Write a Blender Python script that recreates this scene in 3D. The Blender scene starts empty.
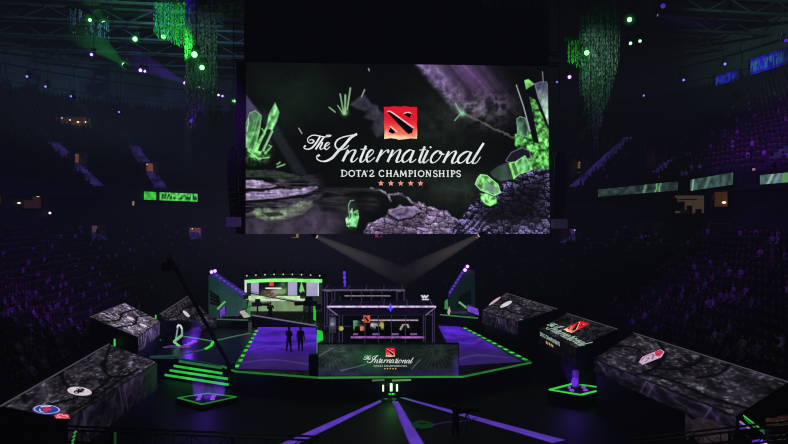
import bpy, bmesh, math, random
import numpy as np
from mathutils import Vector, Matrix

random.seed(7)
rng = np.random.default_rng(11)
sc = bpy.context.scene
COL = sc.collection
F, CX, HY, CH = 640.0, 394.0, 215.0, 11.0      # focal length in px, image centre x, horizon row, camera height


def PZ(px, py, z):
    """world point seen at pixel (px, py) of the photograph and known to lie at height z"""
    y = F * (CH - z) / (py - HY)
    return Vector(((px - CX) / F * y, y, z))


def PY(px, py, y):
    """world point seen at pixel (px, py) and known to lie y metres away"""
    return Vector(((px - CX) / F * y, y, CH - (py - HY) / F * y))


# ------------------------------------------------------------------ materials
def lin(c):
    out = []
    for v in c:
        v = v / 255.0
        out.append(v / 12.92 if v <= 0.04045 else ((v + 0.055) / 1.055) ** 2.4)
    return out


def lin_np(a):
    a = np.clip(a, 0, 255) / 255.0
    return np.where(a <= 0.04045, a / 12.92, ((a + 0.055) / 1.055) ** 2.4)


MATS = {}


def mat(name, rgb, rough=0.6, metal=0.0, vary=0.25, scale=6.0, emit=None, strength=0.0, coat=0.0):
    if name in MATS:
        return MATS[name]
    m = bpy.data.materials.new(name)
    m.use_nodes = True
    nt = m.node_tree
    b = nt.nodes['Principled BSDF']
    b.inputs['Roughness'].default_value = rough
    b.inputs['Metallic'].default_value = metal
    tc = nt.nodes.new('ShaderNodeTexCoord')
    nz = nt.nodes.new('ShaderNodeTexNoise')
    nz.inputs['Scale'].default_value = scale
    nz.inputs['Detail'].default_value = 4
    rp = nt.nodes.new('ShaderNodeValToRGB')
    c = lin(rgb)
    rp.color_ramp.elements[0].position = 0.3
    rp.color_ramp.elements[1].position = 0.7
    rp.color_ramp.elements[0].color = [v * (1 - vary) for v in c] + [1]
    rp.color_ramp.elements[1].color = [min(1, v * (1 + vary)) for v in c] + [1]
    nt.links.new(tc.outputs['Object'], nz.inputs['Vector'])
    nt.links.new(nz.outputs['Fac'], rp.inputs['Fac'])
    nt.links.new(rp.outputs['Color'], b.inputs['Base Color'])
    if emit:  # emission stands in for light falling on parts that are no lamps
        b.inputs['Emission Color'].default_value = lin(emit) + [1]
        b.inputs['Emission Strength'].default_value = strength
    MATS[name] = m
    m.cycles.emission_sampling = 'NONE'
    return m


def glow(name, rgb, strength=1.0, vary=0.12, scale=2.0):
    """emissive surface, slightly uneven"""
    if name in MATS:
        return MATS[name]
    m = bpy.data.materials.new(name)
    m.use_nodes = True
    nt = m.node_tree
    nt.nodes.clear()
    o = nt.nodes.new('ShaderNodeOutputMaterial')
    e = nt.nodes.new('ShaderNodeEmission')
    tc = nt.nodes.new('ShaderNodeTexCoord')
    nz = nt.nodes.new('ShaderNodeTexNoise')
    nz.inputs['Scale'].default_value = scale
    rp = nt.nodes.new('ShaderNodeValToRGB')
    c = lin(rgb)
    rp.color_ramp.elements[0].position = 0.3
    rp.color_ramp.elements[1].position = 0.7
    rp.color_ramp.elements[0].color = [v * (1 - vary) for v in c] + [1]
    rp.color_ramp.elements[1].color = [v * (1 + vary) for v in c] + [1]
    nt.links.new(tc.outputs['Object'], nz.inputs['Vector'])
    nt.links.new(nz.outputs['Fac'], rp.inputs['Fac'])
    nt.links.new(rp.outputs['Color'], e.inputs['Color'])
    e.inputs['Strength'].default_value = strength
    nt.links.new(e.outputs[0], o.inputs['Surface'])
    m.cycles.emission_sampling = 'NONE'
    MATS[name] = m
    return m


def painted_glow(name='led_picture'):
    """LED picture: emission from the mesh's own colour attribute"""
    if name in MATS:
        return MATS[name]
    m = bpy.data.materials.new(name)
    m.use_nodes = True
    nt = m.node_tree
    nt.nodes.clear()
    o = nt.nodes.new('ShaderNodeOutputMaterial')
    e = nt.nodes.new('ShaderNodeEmission')
    a = nt.nodes.new('ShaderNodeVertexColor')
    a.layer_name = 'Col'
    nt.links.new(a.outputs['Color'], e.inputs['Color'])
    nt.links.new(e.outputs[0], o.inputs['Surface'])
    m.cycles.emission_sampling = 'NONE'
    MATS[name] = m
    return m


def glass(name, rgb, alpha=0.12):
    if name in MATS:
        return MATS[name]
    m = bpy.data.materials.new(name)
    m.use_nodes = True
    nt = m.node_tree
    nt.nodes.clear()
    o = nt.nodes.new('ShaderNodeOutputMaterial')
    t = nt.nodes.new('ShaderNodeBsdfTransparent')
    g = nt.nodes.new('ShaderNodeBsdfGlossy')
    g.inputs['Roughness'].default_value = 0.05
    g.inputs['Color'].default_value = lin(rgb) + [1]
    mx = nt.nodes.new('ShaderNodeMixShader')
    mx.inputs[0].default_value = alpha
    nt.links.new(t.outputs[0], mx.inputs[1])
    nt.links.new(g.outputs[0], mx.inputs[2])
    nt.links.new(mx.outputs[0], o.inputs['Surface'])
    MATS[name] = m
    return m


def haze(name, rgb, strength):
    """lit haze of a light beam: emission volume fading along the cone's own z axis (0 at lamp, 1 at far end)"""
    if name in MATS:
        return MATS[name]
    m = bpy.data.materials.new(name)
    m.use_nodes = True
    nt = m.node_tree
    nt.nodes.clear()
    o = nt.nodes.new('ShaderNodeOutputMaterial')
    e = nt.nodes.new('ShaderNodeEmission')
    e.inputs['Color'].default_value = lin(rgb) + [1]
    tc = nt.nodes.new('ShaderNodeTexCoord')
    sx = nt.nodes.new('ShaderNodeSeparateXYZ')
    nt.links.new(tc.outputs['Generated'], sx.inputs[0])
    p = nt.nodes.new('ShaderNodeMath'); p.operation = 'SUBTRACT'; p.inputs[0].default_value = 1.0
    nt.links.new(sx.outputs['Z'], p.inputs[1])
    q = nt.nodes.new('ShaderNodeMath'); q.operation = 'POWER'; q.inputs[1].default_value = 2.2
    nt.links.new(p.outputs[0], q.inputs[0])
    r = nt.nodes.new('ShaderNodeMath'); r.operation = 'MULTIPLY'; r.inputs[1].default_value = strength
    nt.links.new(q.outputs[0], r.inputs[0])
    nt.links.new(r.outputs[0], e.inputs['Strength'])
    nt.links.new(e.outputs[0], o.inputs['Volume'])
    MATS[name] = m
    return m


# ------------------------------------------------------------------ objects
def origin(o):
    v = Vector((0, 0, 0))
    while o is not None:
        v += o.location
        o = o.parent
    return v


def props(o, label=None, cat=None, group=None, kind=None):
    if label: o['label'] = label
    if cat: o['category'] = cat
    if group: o['group'] = group
    if kind: o['kind'] = kind
    return o


def thing(name, label, cat, loc, group=None, rz=0.0):
    o = bpy.data.objects.new(name, None)
    o.empty_display_size = 0.3
    COL.objects.link(o)
    o.location = loc
    o.rotation_euler = (0, 0, rz)
    return props(o, label, cat, group)


class MB:
    """collects shapes (world coordinates) and links them as ONE mesh object"""
    def __init__(s):
        s.v, s.f = [], []

    def quad(s, a, b, c, d):
        n = len(s.v)
        s.v += [Vector(p) for p in (a, b, c, d)]
        s.f.append((n, n + 1, n + 2, n + 3))
        return s

    def poly(s, pts):
        n = len(s.v)
        s.v += [Vector(p) for p in pts]
        s.f.append(tuple(range(n, n + len(pts))))
        return s

    def hexa(s, lo, hi):
        """solid between two equal rings of points (lo, hi)"""
        n, k = len(s.v), len(lo)
        s.v += [Vector(p) for p in lo] + [Vector(p) for p in hi]
        s.f.append(tuple(reversed(range(n, n + k))))
        s.f.append(tuple(range(n + k, n + 2 * k)))
        for i in range(k):
            j = (i + 1) % k
            s.f.append((n + i, n + j, n + k + j, n + k + i))
        return s

    def box(s, x0, x1, y0, y1, z0, z1):
        return s.hexa([(x0, y0, z0), (x1, y0, z0), (x1, y1, z0), (x0, y1, z0)],
                      [(x0, y0, z1), (x1, y0, z1), (x1, y1, z1), (x0, y1, z1)])

    def rbox(s, c, sx, sy, sz, rz=0.0, bev=0.0):
        """box with bevelled vertical edges, c = centre of its base"""
        hx, hy = sx / 2, sy / 2
        b = min(bev, hx * .9, hy * .9)
        pl = [(-hx + b, -hy), (hx - b, -hy), (hx, -hy + b), (hx, hy - b), (hx - b, hy), (-hx + b, hy), (-hx, hy - b), (-hx, -hy + b)] if b else [(-hx, -hy), (hx, -hy), (hx, hy), (-hx, hy)]
        cs, sn = math.cos(rz), math.sin(rz)
        pl = [(c[0] + x * cs - y * sn, c[1] + x * sn + y * cs) for x, y in pl]
        return s.hexa([(x, y, c[2]) for x, y in pl], [(x, y, c[2] + sz) for x, y in pl])

    def tube(s, a, b, r0, r1=None, n=8):
        a, b = Vector(a), Vector(b)
        r1 = r0 if r1 is None else r1
        d = (b - a)
        if d.length < 1e-6: return s
        q = d.to_track_quat('Z', 'Y')
        lo = [a + q @ Vector((r0 * math.cos(t), r0 * math.sin(t), 0)) for t in [2 * math.pi * i / n for i in range(n)]]
        hi = [b + q @ Vector((r1 * math.cos(t), r1 * math.sin(t), 0)) for t in [2 * math.pi * i / n for i in range(n)]]
        return s.hexa(lo, hi)

    def bar(s, a, b, w, h):
        """flat bar from a to b: w wide in plan, h tall (lies on its points)"""
        a, b = Vector(a), Vector(b)
        d = (b - a); d.z = 0
        if d.length < 1e-6: d = Vector((1, 0, 0))
        d.normalize()
        p = Vector((-d.y, d.x, 0)) * (w / 2)
        u = Vector((0, 0, h))
        return s.hexa([a - p, b - p, b + p, a + p], [a - p + u, b - p + u, b + p + u, a + p + u])

    def path(s, pts, r, n=6):
        for a, b in zip(pts[:-1], pts[1:]): s.tube(a, b, r, n=n)
        return s

    def ball(s, c, rx, ry=None, rz=None, nu=10, nv=6):
        ry = rx if ry is None else ry
        rz = rx if rz is None else rz
        n = len(s.v); c = Vector(c)
        for i in range(nv + 1):
            th = math.pi * i / nv
            for j in range(nu):
                ph = 2 * math.pi * j / nu
                s.v.append(c + Vector((rx * math.sin(th) * math.cos(ph), ry * math.sin(th) * math.sin(ph), rz * math.cos(th))))
        for i in range(nv):
            for j in range(nu):
                k = (j + 1) % nu
                s.f.append((n + i * nu + j, n + (i + 1) * nu + j, n + (i + 1) * nu + k, n + i * nu + k))
        return s

    def build(s, name, m, parent=None, smooth=False, bevel=0.0):
        o0 = origin(parent) if parent is not None else Vector((0, 0, 0))
        me = bpy.data.meshes.new(name)
        me.from_pydata([tuple(p - o0) for p in s.v], [], s.f)
        if m is not None: me.materials.append(m)
        me.validate()
        if smooth:
            me.polygons.foreach_set('use_smooth', [True] * len(me.polygons))
        o = bpy.data.objects.new(name, me)
        COL.objects.link(o)
        if parent is not None: o.parent = parent
        if bevel:
            bm = o.modifiers.new('bevel', 'BEVEL'); bm.width = bevel; bm.segments = 2; bm.limit_method = 'ANGLE'
        return o


def lamp(kind, loc, rgb, watts, target=None, angle=60, blend=0.6, size=0.3, name='scene_light', parent=None):
    l = bpy.data.lights.new(name, kind)
    l.color = lin(rgb)
    mx = max(l.color)
    l.color = [c / mx for c in l.color]
    l.energy = watts
    if kind == 'SPOT':
        l.spot_size = math.radians(angle); l.spot_blend = blend; l.shadow_soft_size = size
    elif kind == 'POINT':
        l.shadow_soft_size = size
    elif kind == 'AREA':
        l.size = size
    o = bpy.data.objects.new(name, l)
    COL.objects.link(o)
    o.location = loc
    if target is not None:
        o.rotation_euler = (Vector(target) - Vector(loc)).to_track_quat('-Z', 'Y').to_euler()
    return o


# ------------------------------------------------------------------ numpy picture painting
def vnoise(x, y, seed=0):
    xi = np.floor(x).astype(np.int64); yi = np.floor(y).astype(np.int64)
    xf = x - xi; yf = y - yi
    xf = xf * xf * (3 - 2 * xf); yf = yf * yf * (3 - 2 * yf)

    def h(a, b):
        n = (a * 374761393 + b * 668265263 + seed * 974634533) & 0x7fffffff
        n = ((n ^ (n >> 13)) * 1274126177) & 0x7fffffff
        n = n ^ (n >> 16)
        return (n & 0xffff) / 65535.0
    return (h(xi, yi) * (1 - xf) + h(xi + 1, yi) * xf) * (1 - yf) + (h(xi, yi + 1) * (1 - xf) + h(xi + 1, yi + 1) * xf) * yf


def fbm(x, y, oct=5, seed=0, ridged=False):
    t = 0; a = 1; s = 0
    for k in range(oct):
        n = vnoise(x * 2 ** k + 17 * k, y * 2 ** k + 31 * k, seed + k)
        if ridged: n = 1 - np.abs(2 * n - 1)
        t = t + a * n; s += a; a *= 0.55
    return t / s


def voro(x, y, seed=0):
    """cell pattern: distance to border, offset to the cell centre (dx, dy), cell tone"""
    xi = np.floor(x).astype(np.int64); yi = np.floor(y).astype(np.int64)
    f1 = np.full(x.shape, 9.0); f2 = np.full(x.shape, 9.0); bx = np.zeros(x.shape); by = np.zeros(x.shape); bt = np.zeros(x.shape)

    def h(a, b, k):
        n = (a * 374761393 + b * 668265263 + (seed + k) * 974634533) & 0x7fffffff
        n = ((n ^ (n >> 13)) * 1274126177) & 0x7fffffff
        n = n ^ (n >> 16)
        return (n & 0xffff) / 65535.0
    for i in (-1, 0, 1):
        for j in (-1, 0, 1):
            cx = xi + i + h(xi + i, yi + j, 1); cy = yi + j + h(xi + i, yi + j, 2)
            d = np.hypot(x - cx, y - cy); m = d < f1
            f2 = np.where(m, f1, np.minimum(f2, d))
            bx = np.where(m, x - cx, bx); by = np.where(m, y - cy, by); bt = np.where(m, h(xi + i, yi + j, 3), bt)
            f1 = np.where(m, d, f1)
    return f2 - f1, bx, by, bt


def rocks(X, Y, sx, sy, seed, wob):
    """lit boulders: bright upper faces, black gaps"""
    e, bx, by, bt = voro(X / sx + wob, Y / sy + wob * .7, seed)
    return sstep(.02, .28, e) * (.35 + .5 * bt + .75 * np.clip(-by - .25 * bx, -.4, 1))


def sstep(e0, e1, x):
    t = np.clip((x - e0) / (e1 - e0), 0, 1)
    return t * t * (3 - 2 * t)


def poly_sd(X, Y, pts):
    """signed distance to a polygon, negative inside"""
    inside = np.zeros(X.shape, bool); d = np.full(X.shape, 1e9)
    n = len(pts)
    for i in range(n):
        x0, y0 = pts[i]; x1, y1 = pts[(i + 1) % n]
        ex, ey = x1 - x0, y1 - y0
        t = np.clip(((X - x0) * ex + (Y - y0) * ey) / (ex * ex + ey * ey + 1e-9), 0, 1)
        d = np.minimum(d, np.hypot(X - x0 - t * ex, Y - y0 - t * ey))
        c = ((y0 > Y) != (y1 > Y)) & (X < (x1 - x0) * (Y - y0) / (y1 - y0 + 1e-12) + x0)
        inside ^= c
    return np.where(inside, -d, d)


def line_d(X, Y, pts):
    d = np.full(X.shape, 1e9)
    for (x0, y0), (x1, y1) in zip(pts[:-1], pts[1:]):
        ex, ey = x1 - x0, y1 - y0
        t = np.clip(((X - x0) * ex + (Y - y0) * ey) / (ex * ex + ey * ey + 1e-9), 0, 1)
        d = np.minimum(d, np.hypot(X - x0 - t * ex, Y - y0 - t * ey))
    return d


def mixc(img, mask, rgb):
    m = np.clip(mask, 0, 1)[..., None]
    rgb = np.asarray(rgb, float)
    return img * (1 - m) + rgb * m


def bil(q, u, v):
    """bilinear point on quad q = (p00, p10, p11, p01) (u along p00-p10, v along p00-p01)"""
    a, b, c, d = q
    return a * ((1 - u) * (1 - v)) + b * (u * (1 - v)) + c * (u * v) + d * ((1 - u) * v)


def painted_quad(name, q, nu, nv, paint, parent=None, m=None):
    """quad mesh of nu x nv cells whose colour attribute comes from paint(U, V) -> rgb 0..255"""
    o0 = origin(parent) if parent is not None else Vector((0, 0, 0))
    U, V = np.meshgrid(np.linspace(0, 1, nu + 1), np.linspace(0, 1, nv + 1))
    qa = [np.array(p - o0) for p in q]
    P = (qa[0] * ((1 - U) * (1 - V))[..., None] + qa[1] * (U * (1 - V))[..., None] + qa[2] * (U * V)[..., None] + qa[3] * ((1 - U) * V)[..., None])
    rgb = lin_np(paint(U, V)).reshape(-1, 3)
    idx = np.arange((nu + 1) * (nv + 1)).reshape(nv + 1, nu + 1)
    faces = np.stack([idx[:-1, :-1], idx[:-1, 1:], idx[1:, 1:], idx[1:, :-1]], -1).reshape(-1, 4)
    me = bpy.data.meshes.new(name)
    me.vertices.add(len(rgb)); me.vertices.foreach_set('co', P.reshape(-1).astype(np.float32))
    me.loops.add(faces.size); me.loops.foreach_set('vertex_index', faces.reshape(-1).astype(np.int32))
    me.polygons.add(len(faces))
    me.polygons.foreach_set('loop_start', (np.arange(len(faces)) * 4).astype(np.int32))
    me.polygons.foreach_set('loop_total', np.full(len(faces), 4, np.int32))
    me.update()
    ca = me.color_attributes.new('Col', 'FLOAT_COLOR', 'POINT')
    ca.data.foreach_set('color', np.concatenate([rgb, np.ones((len(rgb), 1))], 1).reshape(-1).astype(np.float32))
    me.materials.append(m or painted_glow())
    o = bpy.data.objects.new(name, me)
    COL.objects.link(o)
    if parent is not None: o.parent = parent
    return o


# ------------------------------------------------------------------ the event lettering (traced strokes)
def catmull(pts, n=6):
    if len(pts) < 3: 
        (x0, y0), (x1, y1) = pts
        return [(x0 + (x1 - x0) * i / n, y0 + (y1 - y0) * i / n) for i in range(n + 1)]
    p = [pts[0]] + list(pts) + [pts[-1]]
    out = []
    for i in range(1, len(p) - 2):
        for k in range(n):
            t = k / n
            out.append(tuple(0.5 * ((2 * p[i][j]) + (-p[i - 1][j] + p[i + 1][j]) * t + (2 * p[i - 1][j] - 5 * p[i][j] + 4 * p[i + 1][j] - p[i + 2][j]) * t * t + (-p[i - 1][j] + 3 * p[i][j] - 3 * p[i + 1][j] + p[i + 2][j]) * t ** 3) for j in (0, 1)))
    out.append(pts[-1])
    return out


def _s(ox, oy, pts, k=11.09):
    return [(ox + x / k, oy + y / k) for x, y in pts]


A1, A2, A3 = (302, 130), (360, 135), (420, 135)
SCRIPT = [  # (points, hairline width, thick width)
    (_s(*A1, [(85, 122), (110, 112), (135, 130), (110, 152), (75, 145), (64, 115), (82, 85), (130, 64), (190, 72), (250, 82), (312, 76), (320, 64), (268, 66)]), 1.0, 1.5),
    (_s(*A1, [(203, 78), (160, 150), (112, 203), (62, 220), (26, 205), (32, 182), (42, 190)]), 1.1, 1.9),
    (_s(*A1, [(247, 82), (200, 150), (153, 220)]), 1.3, 2.0),
    (_s(*A1, [(170, 195), (205, 148), (228, 148), (203, 202), (217, 219), (250, 196)]), 0.9, 1.8),
    (_s(*A1, [(250, 196), (290, 172), (306, 152), (287, 145), (262, 167), (254, 203), (275, 221), (312, 190)]), 0.9, 1.7),
    (_s(*A1, [(612, 47), (540, 92), (470, 172), (400, 242), (330, 318), (250, 352), (182, 337), (164, 303), (182, 284), (194, 296)]), 1.3, 2.9),
    (_s(*A1, [(590, 56), (470, 80), (400, 112), (370, 160), (385, 205), (430, 224), (490, 205), (520, 172)]), 1.1, 1.7),
    (_s(*A1, [(515, 225), (482, 290), (452, 350)]), 2.2, 2.7),
    (_s(*A1, [(466, 310), (540, 238), (580, 226), (592, 244), (548, 335), (572, 355), (622, 310)]), 1.0, 2.5),
    (_s(*A2, [(68, 122), (32, 210), (4, 285), (26, 301), (62, 268)]), 1.0, 2.5),
    (_s(*A2, [(8, 162), (80, 156)]), 1.0, 1.0),
    (_s(*A2, [(62, 262), (110, 236), (150, 192), (136, 166), (100, 190), (73, 248), (85, 297), (115, 291), (165, 250)]), 1.0, 2.4),
    (_s(*A2, [(245, 165), (215, 230), (183, 300)]), 2.2, 2.6),
    (_s(*A2, [(205, 256), (270, 188), (305, 168), (316, 182), (304, 196)]), 1.0, 2.4),
    (_s(*A2, [(368, 165), (338, 230), (306, 300)]), 2.2, 2.6),
    (_s(*A2, [(326, 262), (415, 174), (448, 176), (406, 282), (425, 301), (472, 268)]), 1.0, 2.5),
    (_s(*A2, [(590, 178), (552, 166), (494, 210), (468, 270), (488, 301), (538, 272), (592, 186)]), 1.0, 2.4),
    (_s(*A2, [(598, 170), (556, 282), (577, 301), (622, 268)]), 1.0, 2.5),
    (_s(*A3, [(54, 125), (18, 210), (-8, 285), (10, 305), (42, 276)]), 1.0, 2.5),
    (_s(*A3, [(-6, 166), (68, 160)]), 1.0, 1.0),
    (_s(*A3, [(90, 168), (60, 230), (36, 285), (52, 307), (96, 270)]), 1.0, 2.5),
    (_s(*A3, [(112, 140), (124, 128)]), 2.2, 2.4),
    (_s(*A3, [(232, 186), (196, 174), (140, 220), (118, 280), (144, 307), (200, 272), (238, 212), (232, 182), (222, 200), (268, 214)]), 1.0, 2.3),
    (_s(*A3, [(322, 178), (290, 240), (256, 306)]), 2.2, 2.6),
    (_s(*A3, [(278, 266), (360, 186), (398, 188), (354, 288), (375, 309), (424, 274)]), 1.0, 2.5),
    (_s(*A3, [(562, 192), (520, 180), (450, 222), (418, 276), (440, 309), (490, 282), (562, 196)]), 1.0, 2.4),
    (_s(*A3, [(568, 184), (520, 286), (540, 309), (592, 272)]), 1.0, 2.5),
    (_s(*A3, [(706, 84), (650, 172), (582, 288), (600, 311), (632, 294), (668, 238)]), 1.0, 2.5),
]
# capitals with serifs: strokes in a unit box, y down; third value = relative weight
GLY = {
    'D': [([(.22, 0), (.22, 1)], 1), ([(0, 0), (.55, .02), (.95, .3), (.95, .7), (.55, .98), (0, 1)], .75)],
    'O': [([(.5, 0), (.12, .2), (.05, .5), (.12, .8), (.5, 1), (.88, .8), (.95, .5), (.88, .2), (.5, 0)], .85)],
    'T': [([(.5, 0), (.5, 1)], 1), ([(.02, .14), (.04, .02), (.96, .02), (.98, .14)], .6), ([(.3, 1), (.7, 1)], .5)],
    'A': [([(.5, 0), (.9, 1)], 1), ([(.5, 0), (.12, 1)], .6), ([(.27, .65), (.75, .65)], .5), ([(0, 1), (.26, 1)], .5), ([(.72, 1), (1, 1)], .5)],
    '2': [([(.1, .25), (.3, .02), (.7, .02), (.85, .25), (.6, .58), (.08, .96), (.95, .96), (.98, .8)], .8)],
    'C': [([(.95, .25), (.85, .06), (.5, .0), (.12, .22), (.06, .5), (.12, .8), (.5, 1), (.85, .95), (.98, .78)], .85)],
    'H': [([(.18, 0), (.18, 1)], 1), ([(.82, 0), (.82, 1)], 1), ([(.18, .5), (.82, .5)], .6), ([(0, 0), (.36, 0)], .5), ([(0, 1), (.36, 1)], .5), ([(.64, 0), (1, 0)], .5), ([(.64, 1), (1, 1)], .5)],
    'M': [([(.16, 0), (.1, 1)], .7), ([(.16, 0), (.5, .85)], 1), ([(.5, .85), (.82, 0)], .6), ([(.82, 0), (.9, 1)], 1), ([(0, 1), (.22, 1)], .5), ([(.78, 1), (1, 1)], .5)],
    'P': [([(.25, 0), (.25, 1)], 1), ([(.02, 0), (.6, .02), (.95, .25), (.6, .52), (.25, .54)], .75), ([(0, 1), (.52, 1)], .5)],
    'I': [([(.5, 0), (.5, 1)], 1), ([(.05, 0), (.95, 0)], .5), ([(.05, 1), (.95, 1)], .5)],
    'N': [([(.16, 0), (.16, 1)], .65), ([(.16, 0), (.84, 1)], 1), ([(.84, 0), (.84, 1)], .65), ([(0, 0), (.2, 0)], .5), ([(0, 1), (.34, 1)], .5), ([(.66, 0), (1, 0)], .5)],
    'S': [([(.88, .22), (.75, .02), (.3, .02), (.1, .25), (.3, .46), (.75, .56), (.92, .78), (.7, .98), (.25, .98), (.06, .78)], .8)],
}
SUB = [('D', 341, 347), ('O', 348.8, 354.8), ('T', 355.9, 361.2), ('A', 361.4, 366.8), ('2', 369.4, 373.9), ('C', 378.9, 383.9), ('H', 386, 391.9), ('A', 393, 398.6), ('M', 399.6, 406.7), ('P', 408.3, 412.9), ('I', 413.9, 416.2), ('O', 418, 424), ('N', 425.4, 431.2), ('S', 433, 437.3), ('H', 438.4, 444.4), ('I', 446.3, 448.9), ('P', 450.4, 455.1), ('S', 456.2, 460.5)]
EMB = [(375 + x / 9.45, 98 + y / 9.45) for x, y in [(86, 84), (130, 86), (190, 78), (250, 84), (280, 76), (330, 84), (402, 84), (398, 150), (404, 190), (396, 240), (402, 300), (398, 384), (340, 380), (290, 388), (225, 394), (200, 386), (150, 380), (88, 388), (92, 300), (84, 240), (92, 180)]]
EMB_BAR = [(375 + x / 9.45, 98 + y / 9.45) for x, y in [(118, 136), (150, 132), (250, 200), (364, 286), (352, 330), (316, 340), (300, 328), (210, 236)]]
EMB_W1 = [(375 + x / 9.45, 98 + y / 9.45) for x, y in [(272, 152), (310, 141), (347, 150), (330, 190)]]
EMB_W2 = [(375 + x / 9.45, 98 + y / 9.45) for x, y in [(150, 274), (203, 322), (166, 340), (128, 320)]]
EMB_H1 = [(375 + x / 9.45, 98 + y / 9.45) for x, y in [(112, 136), (130, 120), (155, 124), (368, 276), (362, 290), (150, 136), (128, 132)]]
EMB_H2 = [(375 + x / 9.45, 98 + y / 9.45) for x, y in [(264, 152), (290, 134), (325, 130), (352, 148), (310, 140)]]
EMB_H3 = [(375 + x / 9.45, 98 + y / 9.45) for x, y in [(142, 268), (152, 264), (215, 320), (204, 326), (150, 280)]]


def stroke_mesh(mb, pts, w0, w1, tf, smooth=True):
    """ribbon along pts: hairline w0 on upstrokes, w1 on downstrokes"""
    c = catmull(pts, 6) if smooth else list(pts)
    n = len(c)
    L, R = [], []
    for i in range(n):
        a = c[max(0, i - 1)]; b = c[min(n - 1, i + 1)]
        dx, dy = b[0] - a[0], b[1] - a[1]
        l = math.hypot(dx, dy) or 1
        dx, dy = dx / l, dy / l
        k = max(0.0, min(1.0, (dy + .1) * 1.3))
        w = (w0 + (w1 - w0) * k) / 2
        L.append((c[i][0] - dy * w, c[i][1] + dx * w)); R.append((c[i][0] + dy * w, c[i][1] - dx * w))
    for i in range(n - 1):
        mb.quad(tf(*L[i]), tf(*R[i]), tf(*R[i + 1]), tf(*L[i + 1]))


def star_pts(cx, cy, r):
    return [(cx + (r if k % 2 == 0 else r * .45) * math.sin(k * math.pi / 5), cy - (r if k % 2 == 0 else r * .45) * math.cos(k * math.pi / 5)) for k in range(10)]


def emblem(parent, tf, tf2, bright=1.0):
    """red square emblem with black bar; tf/tf2 map art coordinates onto the surface at two heights"""
    xs0, xs1 = 384.0, 417.5
    mb = MB()
    n = 14
    ys0, ys1 = 106.6, 139.2
    e = painted_poly(parent, 'emblem', EMB, tf, lambda x, y: red_grad(x, y, ys0, ys1, xs0, xs1) * bright)
    b = MB()
    b.poly([tf2(*p) for p in EMB_BAR]); b.poly([tf2(*p) for p in EMB_W1]); b.poly([tf2(*p) for p in EMB_W2])
    b.build('emblem_cutout', mat('emblem_black', (6, 5, 6), .9), e)
    h = MB()
    h.poly([tf2(*p) for p in EMB_H1]); h.poly([tf2(*p) for p in EMB_H2]); h.poly([tf2(*p) for p in EMB_H3])
    h.build('emblem_highlight', glow('emblem_pale_edge', (255, 196, 186), bright), e)
    return e


def red_grad(x, y, y0, y1, x0, x1):
    t = (y - y0) / (y1 - y0)
    s = (x - x0) / (x1 - x0)
    c = np.array([226, 22, 44], float) * (1 - sstep(.35, .8, t))[..., None] + np.array([244, 104, 84], float) * sstep(.35, .8, t)[..., None]
    c = mixc(c, sstep(.88, .99, t + .1 * (1 - s)), (255, 214, 178))
    return c


def painted_poly(parent, name, pts, tf, paint):
    """flat polygon cut as a fan of small cells, colours painted per vertex"""
    cx = sum(p[0] for p in pts) / len(pts); cy = sum(p[1] for p in pts) / len(pts)
    rings = 7
    P, Fc = [(cx, cy)], []
    n = len(pts)
    for k in range(1, rings + 1):
        for p in pts: P.append((cx + (p[0] - cx) * k / rings, cy + (p[1] - cy) * k / rings))
    for i in range(n):
        Fc.append((0, 1 + i, 1 + (i + 1) % n))
    for k in range(rings - 1):
        a = 1 + k * n; b = a + n
        for i in range(n):
            j = (i + 1) % n
            Fc.append((a + i, b + i, b + j, a + j))
    o0 = origin(parent)
    me = bpy.data.meshes.new(name)
    me.from_pydata([tuple(tf(*p) - o0) for p in P], [], Fc)
    A = np.array(P)
    rgb = lin_np(paint(A[:, 0], A[:, 1]))
    ca = me.color_attributes.new('Col', 'FLOAT_COLOR', 'POINT')
    ca.data.foreach_set('color', np.concatenate([rgb, np.ones((len(P), 1))], 1).reshape(-1).astype(np.float32))
    me.materials.append(painted_glow())
    o = bpy.data.objects.new(name, me)
    COL.objects.link(o); o.parent = parent
    return o


def title_art(parent, tf, mtl, fat=1.0):
    for k0, k1 in ((0, 5), (5, len(SCRIPT))):
        mb = MB()
        for p, a, b in SCRIPT[k0:k1]: stroke_mesh(mb, p, a * fat, b * fat, tf)
        mb.build('script_lettering', mtl, parent)


def subtitle_art(parent, tf, mtl, fat=1.0):
    for k0, k1 in ((0, 4), (4, 5), (5, len(SUB))):
        mb = MB()
        for g, x0, x1 in SUB[k0:k1]:
            for pts, w in GLY[g]:
                q = [(x0 + x * (x1 - x0), 170.5 + y * 6.0) for x, y in pts]
                stroke_mesh(mb, q, 1.25 * w * fat, 1.35 * w * fat, tf, smooth=len(q) > 4)
        if k0 == 0: stroke_mesh(mb, [(367.3, 170.6), (367.0, 172.2)], .7 * fat, .7 * fat, tf)
        mb.build('capital_lettering', mtl, parent)


def stars_art(parent, tf, mtl, r=3.0):
    for cx in (380.9, 390.8, 400.6, 410.5, 420.3):
        MB().poly([tf(*p) for p in star_pts(cx, 183.4, r)]).build('star', mtl, parent)


WHITE = glow('lettering_white', (226, 232, 232), 1.0)
STARM = glow('star_salmon', (240, 150, 128), 1.0)

# ------------------------------------------------------------------ the arena bowl
AX = math.radians(9.0)
AV = Vector((-math.sin(AX), math.cos(AX), 0)); RV = Vector((math.cos(AX), math.sin(AX), 0))
CEN = Vector((-1.3, 35, 0)) + AV * 13.5
HL, HW, RAD = 31.0, 18.0, 12.0


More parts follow.
